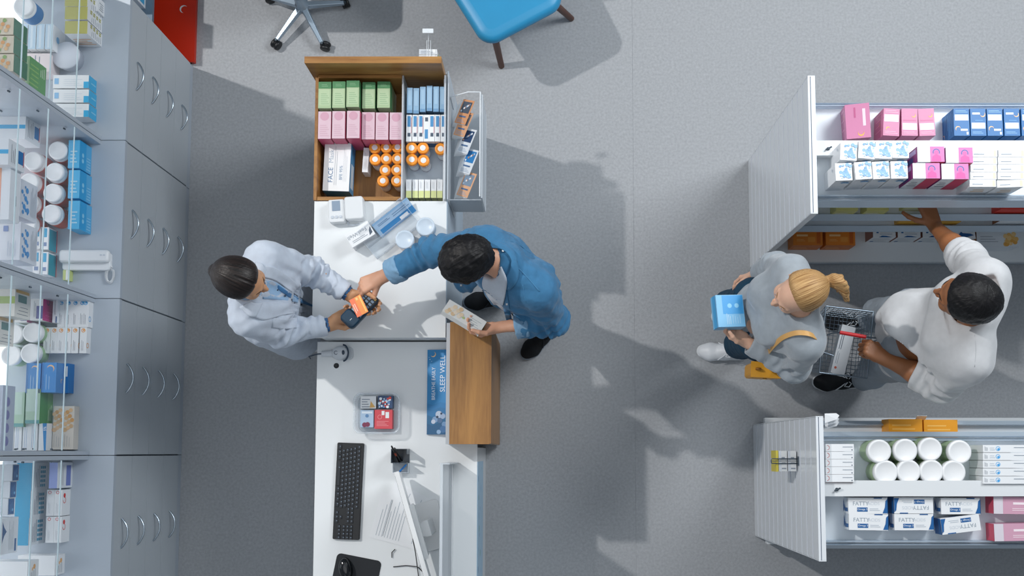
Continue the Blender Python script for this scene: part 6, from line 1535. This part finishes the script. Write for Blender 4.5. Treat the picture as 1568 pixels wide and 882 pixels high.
lh = dict(wrist=J['wrl'], d=(-0.93,-0.20,-0.05), n=(-0.25,0.72,0.62), side=(0.1,-0.60,0.78), curls=[(38,40,25),(42,42,25),(46,42,25),(48,42,25)], thumb=[(0.76,0.62,0.20),(0.85,0.15,0.50),(0.85,-0.15,0.50)], elbow=J['ell'], r_el=0.043, scale=1.0)
body, fw, r, u = make_body('dark haired customer in blue denim shirt reaching a bank card across the counter', J, SKIN_A, NAIL, hd, (-0.74,-0.36,-0.58), 0.0, [rh, lh])
eyes_and_lips(body, hd, fw, r, u, 1.0, None, LIP, MATS['brow_dark'])
f = hair_cap(hd, fw, r, u, 1.0, 0.018, -0.006, None, ((0.088,0.080),(0.020,-0.03)))
cr = unit(fw*0.9+u*0.2); sf = strands_axis(hd-fw*0.02, cr, u, 16.0, 10.0)
def tuft(V, N): return groove(sf, 0.0006, 3.0)(V+N*(0.0045*wob(V,0.075,31)+0.0022*wob(V,0.03,33))[:,None], N)
sdf_obj('hair', f, HAIR_BK, body, 1, tuft, strand=sf)
f = Field(*bounds([J['shl'],J['shr'],J['hipl'],J['hipr'],J['neck']], 0.18), 0.0065); torso(f, J, 0.004)
f.cone(J['neck']-V3(0,0,0.05), J['neck']+(hd-J['neck'])*0.55, 0.058, 0.060, 0.0, 'sub'); f.ell(J['neck']+J['front']*0.05+V3(0,0,0.01), (0.062,0.062,0.05), None, 0.004, 'sub')
sdf_obj('tee_shirt', f, TEE, body, 1, lambda V, N: V+N*(0.004*wob(V,0.09,13))[:,None])
f = Field(*bounds([J['shl'],J['shr'],J['hipl'],J['hipr'],J['neck'],J['ell'],J['elr'],J['wrl'],J['wrr']], 0.19), 0.0062)
torso(f, J, 0.020, 0.045)
mh = (J['hipl']+J['hipr'])/2; lat = unit(J['shl']-J['shr'])
arm(f, J['shr'], J['elr'], J['wrr'], 0.072, 0.060, 0.050, 0.035); arm(f, J['shl'], J['ell'], J['wrl'], 0.074, 0.066, 0.054, 0.035)
cutplane(f, mh+V3(0,0,-0.10), (0,0,-1), 0.35)
cuffs = {}
for q, s_ in (('r',0.78),('l',0.66)):
    dv = unit(J['wr'+q]-J['el'+q]); c = J['el'+q]+(J['wr'+q]-J['el'+q])*s_; cuffs[q] = (c, dv); cutplane(f, c, dv, 0.10); f.cone(c-dv*0.09, c+dv*0.02, 0.044, 0.045, 0.0, 'sub')
nb = J['neck']; fr = J['front']
f.cone(nb-V3(0,0,0.06), nb+(hd-nb)*0.75, 0.064, 0.070, 0.004, 'sub')
# shirt tails hanging forward of the hips
f.cone(npP(735,400,1.26), npP(712,432,1.03), 0.060, 0.050, 0.02, flat=(fr,0.40)); f.cone(npP(712,432,1.03), npP(703,437,0.99), 0.050, 0.044, 0.02, flat=(fr,0.40))
f.cone(mh+lat*0.10+fr*0.08+V3(0,0,0.12), mh+lat*0.115+fr*0.10+V3(0,0,-0.06), 0.050, 0.050, 0.02, flat=(fr,0.35))
def den_fold(V, N):
    V = V+N*(0.0045*wob(V,0.12,21)+0.0012*wob(V,0.03,22))[:,None]
    for a, b_, t0, w_, am, wl, sd in ((J['shr'],J['elr'],0.92,0.06,0.008,0.052,1),(J['elr'],J['wrr'],0.12,0.06,0.008,0.048,2),(J['shr'],J['elr'],0.25,0.06,0.006,0.06,9),(J['shl'],J['ell'],0.90,0.07,0.010,0.055,3),(J['ell'],J['wrl'],0.15,0.06,0.010,0.048,4),(J['shl'],J['ell'],0.3,0.06,0.006,0.06,5)):
        V = sleeve_folds(V, N, a, b_, t0, w_, am, wl, sd)
    V = tension(V, N, J['shl']-lat*0.06-fr*0.06-V3(0,0,0.12), (0.55,-0.1,-0.8), 0.17, 0.006, 0.07, 6)
    V = tension(V, N, J['shr']-fr*0.04-V3(0,0,0.10), (0.7,-0.2,-0.6), 0.13, 0.005, 0.06, 7)
    V = tension(V, N, mh-fr*0.10+V3(0,0,0.10), (0.1,0.1,-1), 0.16, 0.006, 0.06, 8); return V
ds = sdf_obj('denim_shirt', f, DENIM, body, 1, den_fold)
for q in 'rl':   # turned-back cuffs, paler inside of the cloth
    c, dv = cuffs[q]; r0 = 0.058 if q == 'r' else 0.061
    fc = Field(*bounds([c-dv*0.06, c+dv*0.03], 0.10), 0.0045); fc.cone(c-dv*0.055, c+dv*0.04, r0, r0-0.002, 0.0); cutplane(fc, c+dv*0.010, dv, 0.12, 0.004); cutplane(fc, c-dv*0.052, -dv, 0.12, 0.004); fc.cone(c-dv*0.10, c+dv*0.10, r0-0.010, r0-0.010, 0.0, 'sub')
    sdf_obj('turned_cuff', fc, DENIML, ds, 1, lambda V, N: V+N*(0.0028*wob(V,0.06,41))[:,None])
drape('tee_front', ds, [ds], [(742,418),(738,436),(745,452),(756,467)], [(768,408),(776,428),(774,450),(770,468)], TEE, 0.018, 24, 10, 0.002)
drape('collar', ds, [ds], [(783,397),(781,411),(774,426),(765,441)], [(792,400),(795,418),(790,434),(780,445)], DENIM, 0.006, 18, 8, 0.004, 0.004)
drape('collar', ds, [ds, body], [(750,379),(768,382),(779,391),(784,402)], [(746,368),(768,371),(786,383),(793,401)], DENIM, 0.006, 18, 8, 0.004, 0.004)
drape('front_placket', ds, [ds], [(766,441),(768,456),(771,474),(776,494)], [(776,444),(778,457),(781,474),(785,494)], DENIM, 0.003, 18, 6, 0.003)
for ea, eb in (([(790,408),(806,424),(826,447)],[(791,407),(807,423),(827,446)]),([(766,366),(790,372),(812,388)],[(766.5,365),(790.5,371),(812.5,387)]),([(800,436),(803,456),(808,474)],[(801,436),(804,456),(809,474)])): drape('stitched_seam', ds, [ds], ea, eb, mat('denim_seam','#4a86b0',0.8), 0.0005, 16, 2, 0.0008)
for u_, v_ in ((777.5,440),(770,384),(706,437),(776,466)): drape('button', ds, [ds], [(u_-1.4,v_-1.4),(u_+1.4,v_-1.4)], [(u_-1.4,v_+1.4),(u_+1.4,v_+1.4)], BTN, 0.008, 3, 3, 0.0015)
sdf_obj('trousers', leg_field(J, 0.010), NAVY, body, 1, lambda V, N: V+N*(0.004*wob(V,0.10,23))[:,None])
shoe(body, J['ankr'][:2]+V3(0.045,0.008), (-1,-0.16), 0.285, SHOEK, SOLEK, LACEK); shoe(body, J['ankl'][:2]+V3(0.035,0.035), (-0.70,-0.72), 0.285, SHOEK, SOLEK, LACEK)
def d_hb(b):
    for k in range(10): b.disc('top', 0.10+0.36*((k*31)%10)/10, 0.15+0.7*((k*47)%11)/11, 0.010, C(['#ead6b8','#e2c6a0','#efe2cf'][k%3]))
    b.disc('top',0.50,0.35,0.006,C('#b9cf8f')).lines('top',0.62,0.2,0.92,0.8,4,INK,False,0.15).rect('right',0.05,0.05,0.95,0.95,C('#8f9a3f'))
me = carton('held_carton', 0.185, 0.066, 0.034, C('#e6e8e6'), d_hb)
put('held_carton', me, tuple(npP(708,488,1.125)-V3(0,0,0.034)), 'white carton with beige print held in the denim man left hand', 'carton', rot=(radians(-24),radians(4),radians(-31)))

# ------------------------------------------------------------------ blonde customer
J = dict(shr=npP(1212,414,1.335), shl=npP(1236,527,1.335), neck=npP(1226,468,1.395), elr=npP(1186,408,1.06), ell=npP(1216,563,1.06), wrr=npP(1158,419,0.90), wrl=npP(1146,525,1.085),
         hipr=V3(0.945,0.675,0.92), hipl=V3(0.965,0.505,0.92), kneer=V3(0.895,0.715,0.50), kneel=V3(0.945,0.52,0.49), ankr=V3(1.11,0.69,0.09), ankl=V3(1.035,0.535,0.09), front=unit(V3(-1,0.05,0)), bw=0.92, bust=True)
hd = npP(1222,449,1.50)
rh = dict(wrist=J['wrr'], d=(-0.42,-0.02,-0.9), n=(0.25,-1,0.0), side=(-0.9,-0.2,0.42), curls=[(20,28,18),(24,32,20),(28,34,20),(30,34,20)], thumb=[(0.80,0.50,0.30),(0.92,0.15,0.30),(0.95,0.0,0.25)], elbow=J['elr'], r_el=0.038, scale=0.95)
lh = dict(wrist=J['wrl'], d=(-0.82,0.50,0.08), n=(-0.10,0.55,0.80), side=(0.1,-0.70,0.78), curls=[(30,38,22),(34,40,25),(38,42,25),(42,42,25)], thumb=[(0.76,0.55,0.35),(0.85,0.10,0.50),(0.9,-0.15,0.40)], elbow=J['ell'], r_el=0.038, scale=0.95)
body, fw, r, u = make_body('blonde woman in grey sweater and teal jeans reading a light blue carton', J, SKIN_B, NAIL, hd, (-0.90,-0.38,-0.10), 0.08, [rh, lh], True, 0.97)
eyes_and_lips(body, hd, fw, r, u, 0.97, mat('iris_blue', '#4f6f8f', 0.2), LIP, mat('brow_blond', '#8a6a44', 0.7))
tie = hd-fw*0.112+u*0.030
def ex(f, P3, A):
    rr = np.random.RandomState(4); t0 = tie-fw*0.004
    for i in range(20):
        a = i*2.4; q = sqrt((i+0.5)/20); o_ = (r*cos(a)+V3(0,0,1)*sin(a))*q
        m1 = t0+V3(0.026,-0.002,0.010)+o_*0.022; m2 = t0+V3(0.048+0.010*rr.rand(),-0.014,0.006)+o_*0.038; m3 = t0+V3(0.060+0.020*rr.rand(),-0.036-0.026*rr.rand(),-0.026)+o_*0.042
        f.cone(t0+o_*0.010, m1, 0.011, 0.013, 0.006); f.cone(m1, m2, 0.013, 0.011, 0.006); f.cone(m2, m3, 0.011, 0.0045, 0.005)
f = hair_cap(hd, fw, r, u, 0.97, 0.012, 0.006, ex, ((0.048,0.110),(-0.004,-0.03)), 0.0034)
sf0 = strands_axis(tie+fw*0.03, fw, u, 26.0, 8.0)
sdf_obj('hair', f, HAIR_BL, body, 1, groove(sf0, 0.00045, 2.5), strand=sf0)
fb = Field(*bounds([tie], 0.06), 0.003)
b = MB(); b.tube([tuple(tie-fw*0.004+(r*cos(a)+u*sin(a))*0.0175) for a in [2*pi*k/18 for k in range(18)]], 0.0042, mat('hair_tie','#b99a6e',0.6), 8, True); b.build('hair_tie', body)
f = Field(*bounds([J['shl'],J['shr'],J['hipl'],J['hipr'],J['neck'],J['ell'],J['elr'],J['wrl'],J['wrr']], 0.18), 0.0062)
torso(f, J, 0.022, 0.05)
arm(f, J['shr'], J['elr'], J['wrr'], 0.064, 0.058, 0.044, 0.035); arm(f, J['shl'], J['ell'], J['wrl'], 0.066, 0.060, 0.047, 0.035)
mh = (J['hipl']+J['hipr'])/2
cutplane(f, mh+V3(0,0,0.02), (0,0,-1), 0.35); f.cone(J['neck']-V3(0,0,0.03), J['neck']+V3(-0.004,0,0.026), 0.068, 0.062, 0.015)
f.cone(J['neck']-V3(0,0,0.08), J['neck']+V3(-0.01,0,0.10), 0.051, 0.053, 0.003, 'sub'); cutplane(f, J['neck']+V3(-0.02,0,0.030), (-0.25,0,1), 0.10, 0.008)
for q, s_ in (('r',0.90),('l',0.97)):
    dv = unit(J['wr'+q]-J['el'+q]); c = J['el'+q]+(J['wr'+q]-J['el'+q])*s_; f.cone(c-dv*0.055, c-dv*0.004, 0.045, 0.042, 0.010); cutplane(f, c, dv, 0.09, 0.006); f.cone(c-dv*0.045, c+dv*0.03, 0.030, 0.031, 0.0, 'sub')
def kn_fold(V, N):
    V0 = V.copy(); V = V+N*(0.0035*wob(V,0.15,51))[:,None]
    for a, b_, t0, w_, am, wl, sd in ((J['shl'],J['ell'],0.92,0.060,0.012,0.060,1),(J['ell'],J['wrl'],0.18,0.065,0.012,0.055,2),(J['ell'],J['wrl'],0.6,0.06,0.004,0.05,6),(J['shr'],J['elr'],0.9,0.06,0.006,0.06,3),(J['elr'],J['wrr'],0.2,0.05,0.005,0.05,4)): V = sleeve_folds(V, N, a, b_, t0, w_, am, wl, sd)
    V = tension(V, N, J['shl']+V3(-0.10,0.06,-0.16), (-0.3,0.6,-0.7), 0.14, 0.009, 0.075, 6); V = tension(V, N, mh+V3(-0.06,0.02,0.16), (-0.2,0.9,-0.3), 0.14, 0.006, 0.07, 9)
    for q in 'lr':   # knitted cuffs stay even
        c = J['el'+q]+(J['wr'+q]-J['el'+q])*0.95; w = np.exp(-((np.linalg.norm(V0-c, axis=1))/0.06)**4)[:, None]; V = V*(1-w)+V0*w
    return V
sweater = sdf_obj('sweater', f, KNIT, body, 1, kn_fold)
sdf_obj('jeans', leg_field(J, 0.008), JEANT, body, 1, lambda V, N: V+N*(0.003*wob(V,0.09,53))[:,None])
shoe(body, npP(1146,541,0.02)[:2], (-1,0.05), 0.275, SHOEW, SOLEW, LACEW); shoe(body, J['ankr'][:2]+V3(0.045,0), (-1,0.12), 0.270, SHOEW, SOLEW, LACEW)
def d_lb(b):
    b.rect('top',0.22,0.40,0.98,0.98,C('#3f9fdf')).disc('top',0.48,0.66,0.010,C('#8fd0f4')).disc('top',0.74,0.66,0.010,C('#8fd0f4')).lines('top',0.34,0.08,0.52,0.42,3,C('#d9eef9'),True,0.3).lines('top',0.56,0.10,0.9,0.36,4,C('#bfe0f4'),True,0.2)
    b.rect('left',0.0,0.3,1,0.8,C('#4fa9e0')).rect('front',0,0,1,1,C('#8fc4e8'))
me = carton('reading_carton', 0.122, 0.138, 0.058, C('#7fbfe8'), d_lb)
put('light_blue_carton', me, tuple(npP(1114,478,1.175)-V3(0,0,0.055)), 'light blue carton held up by the blonde woman', 'carton', rot=(radians(-5),radians(13),radians(3)))
MUST = mat('mustard_leather','#d79a2b',0.4,noise=0.05,nscale=20,bump=0.1,bscale=300); MUSTD = mat('mustard_dark','#8a5a1c',0.45); TANS = mat('tan_strap','#d6a765',0.5)
bp = npP(1174,566,0.93)
bag = thing('shoulder_bag', 'mustard yellow leather shoulder bag at the blonde woman side', 'bag', (bp[0], bp[1], 0.76), radians(-3))
b = MB(); b.box((-0.068,-0.032,0),(0.062,0.032,0.165),MUST); b.build('bag_body', bag, bevel=0.014, seg=4)
b = MB(); b.box((-0.070,-0.036,0.115),(0.064,-0.0335,0.160),MUST).box((-0.070,-0.036,0.1655),(0.064,0.034,0.171),MUST); b.build('flap', bag, bevel=0.002)
b = MB(); b.tube([(-0.045,0.0,0.171),(-0.048,0.0,0.186),(-0.032,0.0,0.190),(-0.030,0.0,0.172)],0.0055,MUSTD,8).tube([(0.030,-0.006,0.172),(0.032,-0.006,0.190),(0.048,-0.006,0.184),(0.046,-0.006,0.171)],0.0055,MUSTD,8); b.build('strap_loop', bag)
MB().lathe([(0.001,0),(0.009,0),(0.010,0.002),(0.008,0.004),(0.001,0.0045)],mat('brass','#c9a24f',0.3,metal=0.9),n=14).build('clasp', bag).matrix_local = Matrix.Translation((0.0,-0.037,0.135)) @ Matrix.Rotation(pi/2,4,'X')
L_ = Matrix.Rotation(radians(3),4,'Z')
sp = [npP(1172,548,0.975), npP(1176,540,1.10), npP(1184,530,1.24), npP(1197,518,1.345), npP(1213,511,1.405), npP(1228,509.5,1.43), npP(1243,513,1.425), npP(1256,523,1.37), npP(1258,534,1.25), npP(1240,548,1.05), npP(1210,560,0.95)]
sp = [tuple(L_ @ Vector((p-V3(bp[0],bp[1],0.76)).tolist())) for p in sp]
MB().strip([tuple(p) for p in resample(sp, 60)], 0.020, 0.004, TANS, (0.35,-1,0.15)).build('strap', bag)

# ------------------------------------------------------------------ man in the cream sweatshirt
J = dict(shr=npP(1512,428,1.43), shl=npP(1482,556,1.40), neck=npP(1496,482,1.455), elr=npP(1480,398,1.20), ell=npP(1440,588,1.16), wrr=npP(1431,345,0.965), wrl=npP(1354,549,1.07),
         hipr=V3(1.62,0.60,0.97), hipl=V3(1.60,0.42,0.97), kneer=V3(1.62,0.66,0.52), kneel=V3(1.60,0.40,0.52), ankr=V3(1.70,0.690,0.10), ankl=V3(1.66,0.375,0.10), front=unit(V3(-0.95,0.20,0)), bw=1.10)
hd = npP(1480,458,1.57)
rh = dict(wrist=J['wrr'], d=(-0.30,0.93,-0.10), n=(0.0,-0.10,-1), side=(-0.95,-0.3,0.0), curls=[(14,22,15),(16,24,15),(18,24,15),(20,26,15)], thumb=[(0.55,0.82,0.15),(0.72,0.66,0.15),(0.85,0.45,0.2)], elbow=J['elr'], r_el=0.050, scale=1.06, spread=1.2)
lh = dict(wrist=J['wrl'], d=(-0.80,0.58,-0.16), n=(0.10,-0.25,-1), side=(0.6,0.75,-0.1), curls=[(62,80,45),(66,82,45),(70,82,45),(72,80,45)], thumb=[(0.75,0.55,0.45),(0.78,-0.10,0.62),(0.70,-0.45,0.55)], elbow=J['ell'], r_el=0.050, scale=1.04)
body, fw, r, u = make_body('man in cream sweatshirt carrying a wire basket and reaching into the shelf', J, SKIN_D, NAILD, hd, (-0.84,0.34,-0.30), 0.05, [rh, lh], False, 1.10)
eyes_and_lips(body, hd, fw, r, u, 1.10, None, LIPD, MATS['brow_dark'])
f = hair_cap(hd, fw, r, u, 1.10, 0.012, -0.008, None, ((0.072,0.090),(0.010,-0.03)))
cr = unit(u*0.9-fw*0.4); sf2 = strands_axis(hd, cr, fw, 14.0, 60.0)
sdf_obj('hair', f, HAIR_BK, body, 1, lambda V, N: V+N*(0.0012*wob(V,0.014,61)+0.0025*wob(V,0.06,62))[:,None], strand=sf2)
f = Field(*bounds([J['shl'],J['shr'],J['hipl'],J['hipr'],J['neck'],J['ell'],J['elr'],J['wrl'],J['wrr']], 0.19), 0.0064)
torso(f, J, 0.026, 0.05)
mh = (J['hipl']+J['hipr'])/2; lat = unit(J['shl']-J['shr']); fr = J['front']; nb = J['neck']
f.ell(mh+fr*0.04+V3(0,0,0.10), (0.14,0.165,0.14), None, 0.06)
arm(f, J['shr'], J['elr'], J['elr']+(J['wrr']-J['elr'])*0.6, 0.080, 0.068, 0.060, 0.04); arm(f, J['shl'], J['ell'], J['ell']+(J['wrl']-J['ell'])*0.75, 0.082, 0.072, 0.062, 0.04)
cutplane(f, mh+V3(0,0,-0.05), (0,0,-1), 0.35)
f.cone(nb-V3(0,0,0.03), nb+(hd-nb)*0.22, 0.080, 0.074, 0.015); f.cone(nb-V3(0,0,0.08), nb+(hd-nb)*0.8, 0.060, 0.063, 0.003, 'sub'); cutplane(f, nb+(hd-nb)*0.20, unit(hd-nb), 0.11, 0.008)
for q, s_ in (('r',0.26),('l',0.46)):
    dv = unit(J['wr'+q]-J['el'+q]); c = J['el'+q]+(J['wr'+q]-J['el'+q])*s_; f.cone(c-dv*0.050, c-dv*0.006, 0.069, 0.067, 0.012); cutplane(f, c, dv, 0.12, 0.008); f.cone(c-dv*0.06, c+dv*0.03, 0.050, 0.051, 0.0, 'sub')
def cr_fold(V, N):
    V0 = V.copy(); V = V+N*(0.0045*wob(V,0.16,71))[:,None]
    for a, b_, t0, w_, am, wl, sd in ((J['shl'],J['ell'],0.88,0.07,0.010,0.062,1),(J['ell'],J['wrl'],0.15,0.06,0.010,0.05,2),(J['shr'],J['elr'],0.85,0.06,0.009,0.055,3),(J['elr'],J['wrr'],0.06,0.05,0.008,0.045,4)): V = sleeve_folds(V, N, a, b_, t0, w_, am, wl, sd)
    V = tension(V, N, J['shl']-lat*0.05+fr*0.07-V3(0,0,0.20), (-0.3,0.35,-0.8), 0.18, 0.0085, 0.085, 6)
    V = tension(V, N, mh+fr*0.10+V3(0,0,0.12), (0.1,0.9,-0.2), 0.17, 0.008, 0.08, 7)
    for q, s_ in (('r',0.22),('l',0.43)):
        c = J['el'+q]+(J['wr'+q]-J['el'+q])*s_; w = np.exp(-((np.linalg.norm(V0-c, axis=1))/0.075)**6)[:, None]; V = V*(1-w)+V0*w
    return V
sweat = sdf_obj('sweatshirt', f, CREAM, body, 1, cr_fold)
for ea, eb in (([(1492,512),(1494,535),(1492,562)],[(1493,512),(1495,535),(1493,562)]),): drape('stitched_seam', sweat, [sweat], ea, eb, mat('cream_seam','#babcc0',0.9), 0.0002, 14, 2, 0.0005)
sdf_obj('trousers', leg_field(J, 0.020), SLATE, body, 1, lambda V, N: V+N*(0.005*wob(V,0.10,73))[:,None])
shoe(body, J['ankr'][:2]+V3(0.045,0.0), (-1,0.02), 0.290, SHOEK, SOLEW, LACEW); shoe(body, J['ankl'][:2]+V3(0.045,0.0), (-1,-0.03), 0.290, SHOEK, SOLEW, LACEW)

# wire basket with a carton inside
ra = [npP(1268,471,0.78), npP(1339,476,0.78), npP(1326,581,0.78), npP(1251,568,0.78)]
cen = sum(ra)/4; ex_ = unit((ra[1]-ra[0])+(ra[2]-ra[3])); ey_ = unit((ra[0]-ra[3])+(ra[1]-ra[2])); rzb = atan2(ex_[1], ex_[0])
wd = (np.linalg.norm(ra[1]-ra[0])+np.linalg.norm(ra[2]-ra[3]))/2; ln = (np.linalg.norm(ra[0]-ra[3])+np.linalg.norm(ra[1]-ra[2]))/2
bk = thing('wire_basket', 'wire shopping basket with red grip carried by the cream sweatshirt man', 'basket', (cen[0], cen[1], 0.61), rzb)
BWIRE = mat('basket_wire','#8d9ba8',0.3,metal=0.85); BGRIP = mat('red_grip','#d0262c',0.4)
b = MB(); hw, hl, tp = wd/2, ln/2, 0.90
rect = lambda a, z: [(-hw*a,-hl*a,z),(hw*a,-hl*a,z),(hw*a,hl*a,z),(-hw*a,hl*a,z)]
def loop(b, a, z, rr):
    q = rect(a, z)
    for i in range(4): b.tube([q[i], q[(i+1) % 4]], rr, BWIRE, 6)
loop(b, 1.0, 0.17, 0.0038); b.build('rim', bk)
b = MB()
for i in range(5): loop(b, tp+(1-tp)*i/5, 0.001+0.034*i, 0.0016)
for i in range(11):
    x = -hw+2*hw*i/10; b.tube([(x,-hl,0.17),(x*tp,-hl*tp,0),(x*tp,hl*tp,0),(x,hl,0.17)],0.0016,BWIRE,5)
for i in range(16):
    y = -hl+2*hl*i/15; b.tube([(-hw,y,0.17),(-hw*tp,y*tp,0),(hw*tp,y*tp,0),(hw,y,0.17)],0.0016,BWIRE,5)
b.build('wire_mesh', bk)
gp_ = [npP(1286,509,0.985), npP(1326,516,1.00)]
inv = lambda p: tuple(Matrix.Rotation(-rzb,4,'Z') @ Vector((p-V3(cen[0],cen[1],0.61)).tolist()))
g0, g1_ = inv(gp_[0]), inv(gp_[1])
b = MB(); b.tube([(-hw,0.012,0.17),(-hw*0.96,0.012,0.31),g0],0.0035,BWIRE,8).tube([(hw,0.012,0.17),(hw*0.96,0.012,0.33),g1_],0.0035,BWIRE,8).tube([(-hw,-0.008,0.17),(-hw*0.9,-0.06,0.175),(-hw*0.5,-0.07,0.178)],0.003,BWIRE,6); b.build('handle_wire', bk)
MB().tube([g0, tuple(Vector(g0).lerp(Vector(g1_),0.5)), g1_],0.0085,BGRIP,12).build('red_grip', bk)
def d_ib(b): b.lines('top',0.15,0.5,0.42,0.85,2,INKD,True,0.5).lines('top',0.15,0.2,0.4,0.45,2,INK,True).disc('top',0.25,0.12,0.006,C('#c9604a')).rect('right',0,0,1,1,C('#cfd6dd'))
me = carton('basket_carton', 0.065, 0.235, 0.05, C('#e3e6ea'), d_ib)
put('long_white_carton', me, (cen[0]+0.018, cen[1]-0.025, 0.6135), 'long white carton lying in the wire basket', 'carton', rz=rzb+radians(-8))
